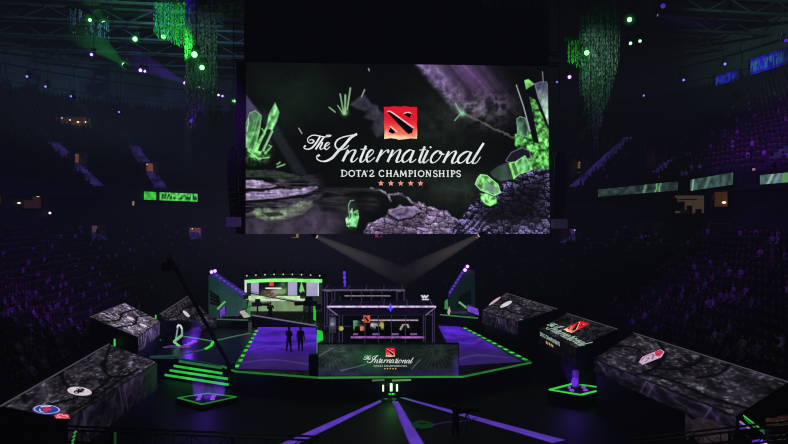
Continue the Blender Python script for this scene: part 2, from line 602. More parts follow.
def ring():
    """(core point, outward normal, arc length at d=6) from the near right corner round the far end to the near left corner"""
    out = []
    def P(r, a): return CEN + RV * r + AV * a
    def N(t): return RV * math.cos(t) + AV * math.sin(t)
    for t in np.linspace(-math.radians(50), 0, 9)[:-1]: out.append((P(HW - RAD, -(HL - RAD)), N(t)))
    for a in np.linspace(-(HL - RAD), HL - RAD, 36)[:-1]: out.append((P(HW - RAD, a), N(0)))
    for t in np.linspace(0, math.pi / 2, 19)[:-1]: out.append((P(HW - RAD, HL - RAD), N(t)))
    for r in np.linspace(HW - RAD, -(HW - RAD), 12)[:-1]: out.append((P(r, HL - RAD), N(math.pi / 2)))
    for t in np.linspace(math.pi / 2, math.pi, 19)[:-1]: out.append((P(-(HW - RAD), HL - RAD), N(t)))
    for a in np.linspace(HL - RAD, -(HL - RAD), 36)[:-1]: out.append((P(-(HW - RAD), a), N(math.pi)))
    for t in np.linspace(math.pi, math.pi + math.radians(50), 9): out.append((P(-(HW - RAD), -(HL - RAD)), N(t)))
    return out


RING = ring()


def bp(i, d, z):
    c, n = RING[i]
    p = c + n * (RAD + d)
    return Vector((p.x, p.y, z))


def sdf(x, y):
    p = Vector((x, y, 0)) - CEN
    qx, qy = abs(p.dot(RV)) - (HW - RAD), abs(p.dot(AV)) - (HL - RAD)
    return math.hypot(max(qx, 0), max(qy, 0)) + min(max(qx, qy), 0) - RAD


def normal_at(x, y):
    e = .05
    g = Vector((sdf(x + e, y) - sdf(x - e, y), sdf(x, y + e) - sdf(x, y - e), 0))
    return g.normalized()


L_ROWS, L_PITCH, L_RISE, L_Z0 = 17, 0.86, 0.45, 1.5
U_ROWS, U_PITCH, U_RISE, U_Z0, U_D0 = 24, 0.9, 0.60, 14.2, 14.9
SD = L_ROWS * L_PITCH            # suite wall distance


def zlow(d): return L_Z0 + max(0, min(L_ROWS - 1, int(d / L_PITCH))) * L_RISE
def zup(d): return U_Z0 + max(0, min(U_ROWS - 1, int((d - U_D0) / U_PITCH))) * U_RISE


def hit(px, py, level):
    """first point of the stands seen through a pixel: level low / wall / up / rim"""
    y = 8.0
    while y < 160:
        x = (px - CX) / F * y; z = CH - (py - HY) / F * y
        d = sdf(x, y)
        if level == 'low' and d > 0 and z <= zlow(d) + .3: break
        if level == 'wall' and d >= SD - .05: break
        if level == 'up' and d > U_D0 and z <= zup(d) + .3: break
        if level == 'rim' and d > U_D0 + U_ROWS * U_PITCH - .2: break
        y += .1
    return Vector((x, y, z)), d, normal_at(x, y)


def sweep(name, prof, m, kind='structure', closed=False):
    V, Fc = [], []
    k = len(prof)
    for i in range(len(RING)):
        for d, z in prof: V.append(tuple(bp(i, d, z)))
    for i in range(len(RING) - 1):
        for j in range(k - 1):
            a = i * k + j
            Fc.append((a, a + 1, a + k + 1, a + k))
    me = bpy.data.meshes.new(name)
    me.from_pydata(V, [], Fc)
    me.materials.append(m)
    o = bpy.data.objects.new(name, me); COL.objects.link(o)
    o['kind'] = kind
    return o


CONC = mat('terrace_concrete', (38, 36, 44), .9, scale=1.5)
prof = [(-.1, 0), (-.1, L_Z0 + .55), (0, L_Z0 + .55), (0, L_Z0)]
for k in range(L_ROWS):
    d, z = k * L_PITCH, L_Z0 + k * L_RISE
    prof += [(d, z), (d + .38, z), (d + .38, z + .42), (d + .8, z + .42), (d + .8, z), (d + L_PITCH, z)]
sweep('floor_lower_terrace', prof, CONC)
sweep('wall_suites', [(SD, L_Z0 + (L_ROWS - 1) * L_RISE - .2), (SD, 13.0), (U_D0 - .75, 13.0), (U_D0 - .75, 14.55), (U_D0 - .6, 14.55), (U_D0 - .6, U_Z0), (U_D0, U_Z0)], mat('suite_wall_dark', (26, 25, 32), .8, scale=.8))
prof = []
for k in range(U_ROWS):
    d, z = U_D0 + k * U_PITCH, U_Z0 + k * U_RISE
    prof += [(d, z), (d + .4, z), (d + .4, z + .42), (d + .82, z + .42), (d + .82, z), (d + U_PITCH, z)]
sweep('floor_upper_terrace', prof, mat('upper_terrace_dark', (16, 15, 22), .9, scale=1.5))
UD1, UZ1 = U_D0 + U_ROWS * U_PITCH, U_Z0 + (U_ROWS - 1) * U_RISE
RIM = mat('rim_wall_grey', (70, 78, 76), .8, scale=.6)
sweep('wall_rim', [(UD1, UZ1), (UD1, UZ1 + 1.9), (UD1 - .5, UZ1 + 1.9), (UD1 - .5, UZ1 + 2.5), (UD1 + .2, UZ1 + 2.5), (UD1 + .2, UZ1 + 4.2), (UD1 - .8, UZ1 + 4.2), (UD1 - .8, UZ1 + 4.9), (UD1 + .5, UZ1 + 4.9), (UD1 + .5, 35.5)], RIM)
ZC = 35.5
cb = MB(); cb.box(-75, 75, 2, 150, ZC, ZC + .4)
props(cb.build('ceiling', mat('ceiling_dark', (30, 34, 36), .9, scale=.4)), kind='structure')
fb = MB(); fb.box(-60, 60, 4, 112, -.3, 0)
FLOORM = mat('arena_floor_black', (13, 12, 15), .55, vary=.5, scale=1.2)
props(fb.build('floor', FLOORM), kind='structure')
# roof beams over the bowl
for k, a in enumerate(np.linspace(-6, 52, 9)):
    c = CEN + AV * float(a)
    mb = MB()
    p0, p1 = c - RV * 58, c + RV * 58
    for dz in (0, 1.5): mb.bar(p0 + Vector((0, 0, 33.3 + dz)), p1 + Vector((0, 0, 33.3 + dz)), .35, .25)
    n = 40
    for i in range(n):
        q0 = p0.lerp(p1, i / n); q1 = p0.lerp(p1, (i + 1) / n)
        za, zb = (33.4, 34.9) if i % 2 == 0 else (34.9, 33.4)
        mb.tube(q0 + Vector((0, 0, za)), q1 + Vector((0, 0, zb)), .09, n=5)
    props(mb.build('trim_roof_truss', mat('roof_steel', (62, 72, 66), .7, .3)), kind='structure')

BLACK = mat('rigging_black', (9, 9, 11), .8)
STEEL = mat('dark_steel', (30, 30, 34), .5, .6)
CASE = mat('equipment_black', (14, 14, 17), .6)
GREY = mat('equipment_grey', (84, 84, 90), .6)
GREEN = glow('green_led', (60, 214, 66), 1.0)
GREEN_DIM = glow('green_led_dim', (36, 112, 44), 1.0)
GREEN_HOT = glow('green_lamp_lens', (150, 255, 160), 2.2)
VIOLET = glow('violet_led', (112, 62, 226), 1.0)
VIOLET_HOT = glow('violet_lamp_lens', (196, 150, 255), 2.4)
BLUE_HOT = glow('blue_lamp_lens', (120, 120, 255), 1.6)
PALE = glow('pale_led', (214, 200, 226), 1.0)
WARM = glow('warm_lamp', (255, 214, 150), 1.4)

# ================================================================== the big screen
S_TL, S_TR, S_BR, S_BL = PY(246, 62.3, 48), PY(547.6, 66.2, 49.3), PY(550, 233.6, 49.3), PY(245.6, 234, 48)
S_N = (S_TR - S_TL).cross(S_BL - S_TL).normalized()
if S_N.y > 0: S_N = -S_N


def s_tf(off):
    def f(px, py):
        u = (px - 246) / 302.8; v = (py - 64.2) / 169.6
        u = u * 48 / ((1 - u) * 49.3 + u * 48)
        return bil((S_TL, S_TR, S_BR, S_BL), u, v) + S_N * off
    return f


def glow_poly(img, X, Y, pts, rgb, soft=.5, edge=None, edge_w=.7, noise=None, top=None, bot=None):
    sd = poly_sd(X, Y, pts)
    m = 1 - sstep(-soft, soft, sd)
    c = np.zeros(X.shape + (3,)) + np.asarray(rgb, float)
    if top is not None:
        y0 = min(p[1] for p in pts); y1 = max(p[1] for p in pts)
        t = ((Y - y0) / (y1 - y0))[..., None]
        c = np.asarray(top, float) * (1 - t) + np.asarray(bot, float) * t
    if noise is not None:
        c = c * (1 - noise[0] + 2 * noise[0] * noise[1])[..., None]
    img = mixc(img, m, c)
    if edge is not None:
        img = mixc(img, (1 - sstep(edge_w * .4, edge_w, np.abs(sd))) * .9, edge)
    return img


def c55(ox, oy, pts, k=5.55): return [(ox + x / k, oy + y / k) for x, y in pts]


def paint_screen(U, V):
    X = 246 + 302.8 * U * 49.3 / (48 * (1 - U) + 49.3 * U); Y = 64.2 + V * 169.6
    img = np.zeros(X.shape + (3,)) + np.array([7, 8, 9.])
    n1 = fbm(X / 26, Y / 26, 5, 3); n2 = fbm(X / 9, Y / 9, 4, 8); n3 = fbm(X / 3.2, Y / 3.2, 3, 21)
    rg = fbm(X / 17, Y / 17, 5, 5, True); rs = fbm(X / 7, Y / 7, 4, 15, True)
    # dim green cave, upper left
    g = np.exp(-(((X - 290) / 45) ** 2 + ((Y - 98) / 34) ** 2))
    img += g[..., None] * (n1 * 1.5)[..., None] * np.array([12, 26, 15.])
    g = np.exp(-(((X - 440) / 40) ** 2 + ((Y - 120) / 34) ** 2))
    img += (g * n2)[..., None] * np.array([30, 38, 28.])
    g = np.exp(-(((X - 460) / 60) ** 2 + ((Y - 190) / 18) ** 2))
    img += (g * rg)[..., None] * np.array([36, 46, 36.])
    g = np.exp(-(((X - 400) / 60) ** 2 + ((Y - 160) / 24) ** 2))
    img += g[..., None] * np.array([3, 9, 4.])
    # purple light falling from upper right
    t = (X - 420) - (Y - 65) * .85
    ray = sstep(-8, 6, t) * (1 - sstep(40, 92, t)) * (1 - sstep(70, 128, Y + .1 * (X - 440)))
    stripes = .45 + .75 * vnoise(t / 7, Y * 0 + 3, 5) * (.6 + .6 * vnoise(t / 2.5, Y / 30, 9))
    img += (ray * stripes)[..., None] * np.array([88, 60, 108.])
    ray2 = sstep(-8, 0, t) * (1 - sstep(6, 30, t)) * (1 - sstep(90, 122, Y)) * rs ** 2
    img += ray2[..., None] * np.array([90, 88, 104.])
    tex = np.exp(-(((X - 487) / 26) ** 2 + ((Y - 108) / 16) ** 2)) * np.clip(rs * 1.7 - .75, 0, 1)
    img += tex[..., None] * np.array([120, 110, 124.])
    # slate shapes
    img = glow_poly(img, X, Y, [(350, 105), (360, 97), (365, 95), (372, 104), (378, 106), (380, 111), (385, 113), (385, 134), (377, 138), (371, 128), (375, 121), (364, 118), (368, 112), (357, 109)], (46, 45, 56), 1.8, noise=(.7, n2))
    img = glow_poly(img, X, Y, [(246, 96), (252, 104), (262, 116), (246, 122)], (72, 62, 92), 1.5)
    b = 1 - sstep(3, 9, np.abs((X - 252) - (Y - 105) * .62 - 6))
    img += (b * sstep(104, 125, Y) * (1 - sstep(172, 192, Y)))[..., None] * np.array([20, 23, 26.])
    # left ledges
    lay = fbm(X / 30, Y / 3.2, 5, 40, True); lay2 = fbm(X / 12, Y / 2.0, 4, 43, True)
    msk = sstep(172, 180, Y + 4 * n1) * (1 - sstep(296, 336, X + (n1 - .5) * 30))
    img = mixc(img, msk * .95, (np.clip(lay * 2.4 - 1.25, 0, 1) * (.4 + n2))[..., None] * np.array([92, 82, 104.]) + 7)
    for q, c in (([(246, 171), (262, 170.5), (280, 172), (300, 177), (318, 180), (296, 181), (270, 178), (246, 177)], (40, 48, 42)),
                 ([(246, 180.5), (258, 180), (268, 183), (277, 186), (268, 189.5), (246, 188)], (150, 130, 164)),
                 ([(246, 194), (262, 192), (282, 189), (300, 190), (314, 186), (318, 188), (304, 194), (280, 198), (246, 200.5)], (140, 122, 160)),
                 ([(262, 203), (284, 200), (310, 197), (330, 190), (318, 199), (290, 205)], (58, 54, 66))):
        sd = poly_sd(X + 1.5 * (n2 - .5), Y + 2.2 * (n3 - .5), q)
        img = mixc(img, 1 - sstep(-.6, .8, sd), np.asarray(c, float) * (.25 + 1.15 * lay2 * (.5 + n3))[..., None])
        img = mixc(img, (1 - sstep(.3, 1.1, np.abs(sd))) * .5 * n3, np.asarray(c, float) * 1.25)
    for q in ([(246, 190.5), (270, 189.5), (284, 187.5)], [(246, 202), (275, 200.5), (300, 196)], [(246, 178.5), (272, 179.5)]):
        img = mixc(img, (1 - sstep(.6, 1.8, line_d(X, Y + 1.6 * (n2 - .5), q))) * .9, (8, 8, 10))
    st = [(252, 211), (262, 208), (282, 209), (300, 203), (312, 201), (314, 205), (302, 215), (284, 220), (266, 221), (256, 217)]
    img = glow_poly(img, X + 3 * (n2 - .5), Y + 3 * (n3 - .5), st, (112, 128, 106), 1.8, noise=(.85, np.clip(lay2 * .5 + n3 * .6 - .12, 0, 1)))
    img = glow_poly(img, X, Y, [(262, 213), (278, 212), (284, 215), (270, 217)], (38, 42, 38), 1.0)
    # lower left smooth stone
    m = sstep(214, 222, Y - .02 * (X - 246) - 6 * n1 + 3) * (1 - sstep(330, 352, X))
    m = m * (poly_sd(X, Y, st) > 0)
    img = mixc(img, m * .9, np.array([62, 53, 70.]) * (.45 + 1.0 * n2)[..., None])
    m = np.exp(-(((X - 318) / 30) ** 2 + ((Y - 216) / 11) ** 2))
    img = mixc(img, m * .85, np.array([70, 60, 80.]) * (.4 + 1.1 * n2)[..., None])
    # dark strata behind
    m = sstep(186, 190, Y) * (1 - sstep(208, 214, Y)) * sstep(316, 326, X) * (1 - sstep(372, 384, X))
    img = mixc(img, m * .8, (fbm(X / 40, Y / 5, 4, 77, True) ** 3)[..., None] * np.array([66, 66, 72.]) + 6)
    # heap of purple rocks, lower middle
    hp = [(362, 236), (364, 230), (368, 224), (378, 219), (386, 215), (389, 210), (400, 206), (412, 207), (416, 203), (424, 205), (436, 209), (446, 211), (452, 217), (460, 220), (470, 224), (478, 236)]
    tone = rocks(X, Y, 8.5, 5.5, 61, 1.5 * n2) * .6 + rocks(X, Y, 2.7, 2.3, 63, 1.3 * n2) * .45 + .35 * np.clip(rs * 1.6 - .6, 0, 1)
    img = mixc(img, 1 - sstep(-1, 1.2, poly_sd(X + 2 * (n2 - .5), Y + 4 * (n3 - .5), hp)), np.array([160, 136, 182.]) * np.clip(tone * (.4 + 1.25 * n1), .04, 1.5)[..., None])
    crest = np.exp(-((poly_sd(X + 2 * (n2 - .5), Y + 4 * (n3 - .5), hp) + 1.2) / 1.0) ** 2) * (Y < 226)
    img += (crest * n3)[..., None] * np.array([90, 80, 104.])
    big = [(388, 214), (392, 209), (402, 206.5), (414, 207), (421, 211), (412, 217), (398, 220)]
    sd = poly_sd(X + 2 * (n2 - .5), Y + 2 * (n3 - .5), big)
    img = mixc(img, 1 - sstep(-1.2, .6, sd), np.array([126, 106, 146.]) * (.35 + 1.0 * n3)[..., None])
    img = mixc(img, (1 - sstep(.3, 1.2, np.abs(sd - .6))) * (Y > 212) * .8, (10, 9, 12))
    img = mixc(img, (1 - sstep(.3, 1.2, np.abs(sd + .4))) * (Y < 212) * .6, (176, 158, 192))
    for br in ([(370, 188), (380, 190), (388, 195), (391, 201)], [(388, 195), (400, 194), (406, 197), (412, 203), (424, 204)]):
        d = line_d(X + 2.6 * (n2 - .5), Y + 3.4 * (n3 - .5), br)
        img = mixc(img, (1 - sstep(.4, 1.7, d)) * np.clip(1.7 * n3 - .25, 0, 1), (156, 138, 172))
    # dark slope, right
    sl = [(446, 236), (464, 214), (474, 200), (482, 194), (498, 187), (512, 178), (526, 172), (540, 166), (552, 163), (552, 236)]
    rk = rocks(X, Y, 7.5, 6.2, 71, 1.8 * n2); rk2 = rocks(X, Y, 2.4, 2.0, 73, 1.4 * n2) + .3 * rs
    sdl = poly_sd(X + 3 * (n2 - .5), Y + 4 * (n3 - .5), sl)
    up = np.clip(1 - (-sdl) / 20, 0, 1) ** 1.3
    img = mixc(img, 1 - sstep(-1.2, 1, sdl), np.array([9, 9, 13.]) + (np.clip(rk * rk2 * 1.5 - .12, 0, 1) * (.2 + 1.3 * up))[..., None] * np.array([112, 98, 156.]))
    img += ((sdl < 0) * np.clip(fbm(X / 2.4, Y / 2.4, 2, 88) * 3 - 2.1, 0, 1) * up)[..., None] * np.array([90, 84, 130.])
    stt = np.exp(-(((X - 474) / 13) ** 2 + ((Y - 226) / 9) ** 2)) * np.clip(np.sin((X + .9 * Y) * .9 + 3 * n2) , 0, 1)
    img += stt[..., None] * np.array([96, 80, 116.])
    low = np.exp(-(((X - 530) / 40) ** 2 + ((Y - 228) / 9) ** 2))
    img += (low * n2)[..., None] * np.array([44, 40, 52.])
    # small crystals upper left
    for a, b_, w in (((340.5, 94.6), (343.8, 113), 1.0), ((345.6, 95.7), (345.2, 114.5), 1.3), ((350.7, 88.6), (347.4, 110), 1.1), ((329.5, 108), (335.3, 112.5), .9), ((338, 106), (344, 115), .8)):
        d = line_d(X, Y, [a, b_]); img = mixc(img, 1 - sstep(w * .4, w * 1.1, d), (132, 176, 126))
    img = mixc(img, np.exp(-(((X - 345) / 3.2) ** 2 + ((Y - 113) / 3) ** 2)) * .9, (150, 206, 144))
    for a, b_ in (((365, 90), (362, 97)), ((369, 69), (369.6, 71)), ((299, 129), (302, 134))):
        d = line_d(X, Y, [a, b_]); img = mixc(img, 1 - sstep(.3, 1.0, d), (150, 152, 156))
    # root with bright spot
    root = [(455, 104), (458, 109), (464, 113), (474, 118), (484, 122), (494, 128), (502, 131), (512, 136), (520, 138)]
    d = line_d(X + 2 * (n2 - .5), Y + 3 * (n3 - .5), root)
    img = mixc(img, (1 - sstep(.5, 1.5, d)) * .6, (112, 124, 104))
    img = mixc(img, np.exp(-(((X - 462.5) / 3) ** 2 + ((Y - 112.5) / 3) ** 2)) * .95, (160, 226, 190))
    for a in ([(461, 112), (456, 103)], [(462, 112), (455, 120)]):
        img = mixc(img, (1 - sstep(.3, 1.0, line_d(X, Y, a))) * .8, (140, 190, 150))
    # left crystals
    nb = np.clip(.5 * vnoise((X + Y * .3) / 1.5, Y / 14, 91) + .6 * vnoise((X + Y * .3) / 3.4, Y / 7, 93) + .5 * (n3 - .5), 0, 1)
    blob = np.exp(-(((X - 256) / 15) ** 2 + ((Y - 151) / 13) ** 2))
    img = mixc(img, np.clip(blob * 1.5 - .25, 0, 1) * (.1 + 1.1 * np.clip(n3 * 2.2 - .6, 0, 1)), (120, 214, 118))
    img = glow_poly(img, X, Y, c55(242, 100, [(30, 120), (45, 78), (75, 66), (108, 95), (98, 180), (62, 290), (24, 262), (22, 140)]), 0, .5, edge=(150, 190, 150), edge_w=.6, top=(60, 92, 70), bot=(104, 192, 104), noise=(.7, nb))
    img = glow_poly(img, X, Y, c55(242, 100, [(185, 22), (207, 75), (192, 125), (104, 305), (62, 295), (138, 150), (150, 88)]), 0, .5, edge=(120, 170, 120), edge_w=.5, top=(96, 150, 100), bot=(106, 196, 100), noise=(.75, nb))
    img = glow_poly(img, X, Y, c55(242, 100, [(140, 165), (165, 170), (108, 290), (88, 285)]), (14, 32, 18), .5)
    img = mixc(img, (1 - sstep(.2, .9, line_d(X, Y, c55(242, 100, [(172, 178), (120, 285)])))) * .9, (200, 236, 200))
    img = mixc(img, (1 - sstep(.2, .9, line_d(X, Y, c55(242, 100, [(38, 110), (30, 180)])))) * .9, (190, 230, 190))
    for p in ([(100, 230), (130, 190), (112, 165)], [(130, 300), (165, 262), (150, 255)], [(40, 290), (90, 330), (150, 322)], [(196, 360), (212, 348)], [(196, 375), (238, 360)]):
        img = mixc(img, (1 - sstep(.2, 1.2, line_d(X, Y, c55(242, 100, p)))) * .8, (150, 236, 150))
    # little lantern-like crystal, lower middle
    img = mixc(img, np.exp(-(((X - 352) / 5.5) ** 2 + ((Y - 218) / 10) ** 2)) * .55, (60, 120, 70))
    for q in ([(348, 226), (349.5, 213), (352, 208.5), (353, 216), (353, 226)], [(353, 226), (354, 212), (357.5, 210), (358.6, 217), (356, 227)], [(345.5, 219), (347.5, 217), (349, 227), (347, 226)]):
        img = glow_poly(img, X, Y, q, (104, 190, 116), .5, edge=(150, 214, 160), edge_w=.4, noise=(.8, np.clip(n3 * 1.6 - .3, 0, 1)))
    img = mixc(img, np.exp(-(((X - 352.5) / 3) ** 2 + ((Y - 222) / 4) ** 2)) * .9, (176, 255, 180))
    img = mixc(img, (1 - sstep(.2, .9, line_d(X, Y, [(349, 213), (348.5, 205), (350.5, 200.8), (353.5, 200.4)]))) * .8, (140, 180, 148))
    # right crystals
    nb2 = np.clip(fbm(X / 3.0, Y / 3.4, 4, 55) * 1.7 - .38, 0, 1)
    img = glow_poly(img, X, Y, c55(470, 130, [(250, 20), (300, 0), (444, -20), (444, 215), (345, 215), (300, 140), (250, 80)]), (84, 166, 78), 1.2, noise=(.85, nb2))
    img = glow_poly(img, X, Y, c55(470, 60, [(262, 322), (280, 308), (308, 316), (326, 372), (320, 420), (266, 410)]), 0, .5, edge=(130, 170, 150), edge_w=.6, top=(44, 58, 66), bot=(92, 150, 100), noise=(.75, nb))
    img = glow_poly(img, X, Y, c55(470, 60, [(325, 190), (366, 212), (395, 280), (440, 390), (440, 470), (360, 470), (352, 320)]), 0, .6, top=(54, 104, 50), bot=(104, 190, 96), noise=(.8, nb2))
    img = glow_poly(img, X, Y, c55(470, 60, [(262, 130), (310, 160), (332, 195), (385, 460), (352, 452), (300, 260)]), (9, 11, 14), .6, noise=(.3, n2))
    img = mixc(img, (1 - sstep(.25, .9, line_d(X, Y, c55(470, 60, [(262, 132), (300, 250), (335, 390)])))) * .9, (176, 190, 190))
    img = glow_poly(img, X, Y, c55(470, 60, [(364, 124), (398, 112), (430, 112), (438, 140), (440, 360), (408, 270), (382, 200)]), 0, .5, edge=(120, 130, 150), edge_w=.5, top=(70, 66, 98), bot=(190, 240, 190), noise=(.4, nb))
    img = mixc(img, (1 - sstep(.25, .8, line_d(X, Y, c55(470, 60, [(408, 55), (412, 112)])))) * .8, (150, 150, 160))
    img = glow_poly(img, X, Y, c55(470, 60, [(306, 104), (330, 97), (362, 124), (316, 156)]), (120, 200, 104), .5, noise=(.3, n3))
    img = glow_poly(img, X, Y, c55(470, 130, [(198, 168), (230, 120), (290, 94), (330, 112), (338, 150), (270, 170), (225, 180)]), (24, 22, 36), .5, edge=(120, 122, 140), edge_w=.5)
    img = glow_poly(img, X, Y, c55(470, 130, [(108, 236), (150, 200), (214, 174), (240, 268), (170, 282), (130, 262)]), (50, 70, 62), .8, noise=(.5, n2))
    img = glow_poly(img, X, Y, c55(470, 130, [(212, 178), (250, 172), (278, 242), (240, 272)]), (140, 228, 120), .5, noise=(.3, nb))
    img = glow_poly(img, X, Y, c55(470, 130, [(226, 182), (246, 176), (268, 240), (250, 255)]), (66, 124, 66), .5)
    img = glow_poly(img, X, Y, c55(470, 130, [(250, 174), (305, 138), (346, 216), (282, 240)]), (104, 184, 110), .5, edge=(160, 220, 160), edge_w=.5, noise=(.55, nb))
    img = glow_poly(img, X, Y, c55(470, 130, [(58, 246), (92, 250), (152, 300), (166, 346), (132, 362), (58, 332), (28, 300), (40, 268)]), (120, 204, 114), .6, edge=(186, 250, 180), edge_w=.7, noise=(.6, nb2))
    img = glow_poly(img, X, Y, c55(470, 130, [(84, 290), (150, 318), (146, 354), (78, 330)]), (110, 146, 128), .5, noise=(.4, n2))
    img = glow_poly(img, X, Y, c55(470, 130, [(52, 352), (90, 352), (142, 376), (146, 404), (110, 422), (80, 410), (58, 384)]), (110, 200, 100), .8, noise=(.75, np.clip(n3 * 1.5 - .2, 0, 1)))
    # fine grain of the LED picture
    img *= (.9 + .2 * n3)[..., None]
    return img


scr = thing('hanging_screen', 'huge hanging video screen with crystal cave picture and white script title', 'screen', (S_BL + S_BR) / 2)
painted_quad('screen_picture', (S_TL, S_TR, S_BR, S_BL), 606, 342, paint_screen, scr)
emblem(scr, s_tf(.03), s_tf(.06))
title_art(scr, s_tf(.05), WHITE, .86)
subtitle_art(scr, s_tf(.05), WHITE, .9)
stars_art(scr, s_tf(.05), STARM)
mb = MB()
back = -S_N * .5
for a, b in ((S_TL, S_TR), (S_BL, S_BR)): pass
mb.hexa([S_BL + back * .1, S_BR + back * .1, S_BR + back, S_BL + back], [S_TL + back * .1, S_TR + back * .1, S_TR + back, S_TL + back])
mb.build('cabinet', BLACK, scr)
fr = MB()
ux = (S_TR - S_TL).normalized()
fr.hexa([S_BL - ux * .72 + back * .05, S_BL - ux * .02 + back * .05, S_BL - ux * .02 + back, S_BL - ux * .72 + back], [S_TL - ux * .72 + back * .05, S_TL - ux * .02 + back * .05, S_TL - ux * .02 + back, S_TL - ux * .72 + back])
fr.build('side_masking', BLACK, scr)
# black masking and rig above the screen
msk = thing('rigging_header', 'black masking drape and truss above the big screen', 'rigging', (S_TL + S_TR) / 2)
mb = MB()
a, b = PY(244, 62, 48.2), PY(549, 66, 49.5)
c, d = PY(549, -26, 49.5), PY(244, -26, 48.2)
off = Vector((0, .25, 0))
mb.hexa([a, b, b + off, a + off], [d, c, c + off, d + off])
mb.build('drape', BLACK, msk)
mb = MB()
for dz in (.0, .9):
    for dy in (.5, 1.3):
        mb.tube(a + Vector((-1, dy, .3 + dz)), b + Vector((1, dy, .3 + dz)), .06)
for i in range(30):
    p = a.lerp(b, i / 30); q = a.lerp(b, (i + 1) / 30)
    mb.tube(p + Vector((0, .5, .3 if i % 2 else 1.2)), q + Vector((0, .5, 1.2 if i % 2 else .3)), .03, n=5)
mb.build('truss', STEEL, msk)
for i in range(7):
    p = a.lerp(b, (i + .5) / 7) + Vector((0, .9, 1.2))
    MB().tube(p, Vector((p.x, p.y, ZC - .02)), .03, n=5).build('hoist_cable', STEEL, msk)

# fringe hanging over the screen top
fr = MB()
for i in range(170):
    px = rng.uniform(482, 590); ln = rng.uniform(.15, .95) * (1.3 if px > 545 else .8)
    p = PY(px, -6, 47 + rng.uniform(-.4, .4))
    w = rng.uniform(.02, .06)
    zt = p.z; zb = PY(px, 5 + 9 * ln, 47).z
    fr.hexa([(p.x - w * .3, p.y, zb), (p.x + w * .3, p.y, zb), (p.x, p.y + w * .3, zb)], [(p.x - w, p.y, zt), (p.x + w, p.y, zt), (p.x, p.y + w, zt)])
BEAD = mat('bead_strings', (120, 150, 130), .35, .2, vary=.6, scale=9)
props(fr.build('hanging_fringe', BEAD), 'ragged dark fringe of hanging strings above right part of screen', 'fringe', kind='stuff')
t = thing('hanging_bar', 'dark truss bar the ragged string fringe hangs from', 'truss', PY(536, -6.5, 47))
mb = MB(); mb.bar(PY(470, -6.5, 47), PY(600, -6.5, 47), .3, .3); mb.build('bar', BLACK, t)
for px in (480, 536, 592):
    p = PY(px, -6, 47); MB().tube(p, (p.x, p.y, ZC - .02), .03).build('hoist_cable', BLACK, t)


# ------------------------------------------------------------------ bead curtains
def bead_curtain(label, x0, x1, ytop, y, shape, n, col, green=0):
    """strings of beads: shape(u) gives the pixel row where the string at u ends"""
    mb = MB()
    for i in range(n):
        u = (i + rng.uniform(.1, .9)) / n
        px = x0 + (x1 - x0) * u
        dep = y + rng.uniform(-.6, .6)
        zt = PY(px, ytop, y).z; zb = PY(px, shape(u) + rng.uniform(-4, 4), y).z
        x = PY(px, ytop, y).x
        k = max(3, int((zt - zb) / .34))
        w = .030
        for j in range(k):
            z0 = zt + (zb - zt) * j / k; z1 = zt + (zb - zt) * (j + rng.uniform(.55, .95)) / k
            a = rng.uniform(0, 3.14); ca, sa = math.cos(a) * w, math.sin(a) * w
            mb.hexa([(x - ca, dep - sa, z1), (x + ca, dep + sa, z1), (x + sa * .3, dep - ca * .3, z1)], [(x - ca, dep - sa, z0), (x + ca, dep + sa, z0), (x + sa * .3, dep - ca * .3, z0)])
    o = mb.build('bead_curtain', col)
    return props(o, label, 'curtain', kind='stuff')


CUR1 = mat('bead_curtain_grey', (112, 128, 122), .4, vary=.5, scale=4)
bead_curtain('tall bead curtain hanging in column left of the big screen', 186, 216, -8, 52, lambda u: 118 + 10 * math.sin(u * 9), 120, CUR1)
bead_curtain('tapering bead curtain ending in a point right of the big screen', 580, 618, -8, 52, lambda u: float(np.interp(u, [0, .1, .3, .38, .55, .75, 1], [88, 104, 146, 150, 122, 98, 58])), 150, CUR1)
bead_curtain('green lit bead curtain under the slanted truss at upper left', 156, 190, 4, 57, lambda u: 34 + 16 * u, 120, CUR1)
bead_curtain('short ragged curtain scrap with pale edge at upper left', 69, 82, 10, 66, lambda u: 18 + 14 * abs(math.sin(u * 4)), 30, CUR1)
bead_curtain('ragged grey curtain scrap below the twin green lamps', 86, 108, 24, 66, lambda u: 33 + 12 * u * (1 - .5 * u), 46, CUR1)
bead_curtain('green lit curtain patch behind the tapering curtain', 567, 582, 42, 56, lambda u: 60 + 4 * u, 44, CUR1)
for x0, x1, yt, y, lb in ((182, 222, -8, 52, 'black hanging bar carrying the tall left bead curtain'), (574, 622, -8, 52, 'black hanging bar carrying the tapering bead curtain'), (148, 196, 3, 57, 'dark slanted truss carrying the green lit curtain'), (66, 112, 9, 66, 'dark bar carrying the ragged curtain scraps'), (564, 586, 41, 56, 'dark bar over the green lit curtain patch')):
    t = thing('hanging_bar', lb, 'truss', PY((x0 + x1) / 2, yt, y))
    mb = MB(); mb.bar(PY(x0, yt + (0 if x0 != 148 else -4), y), PY(x1, yt + (0 if x0 != 148 else 6), y), .3, .3); mb.build('bar', BLACK, t)
    for px in (x0 + 2, x1 - 2):
        p = PY(px, yt, y)
        if p.z < ZC: MB().tube(p + Vector((0, 0, .2)), (p.x, p.y, ZC - .02), .03).build('hoist_cable', BLACK, t)


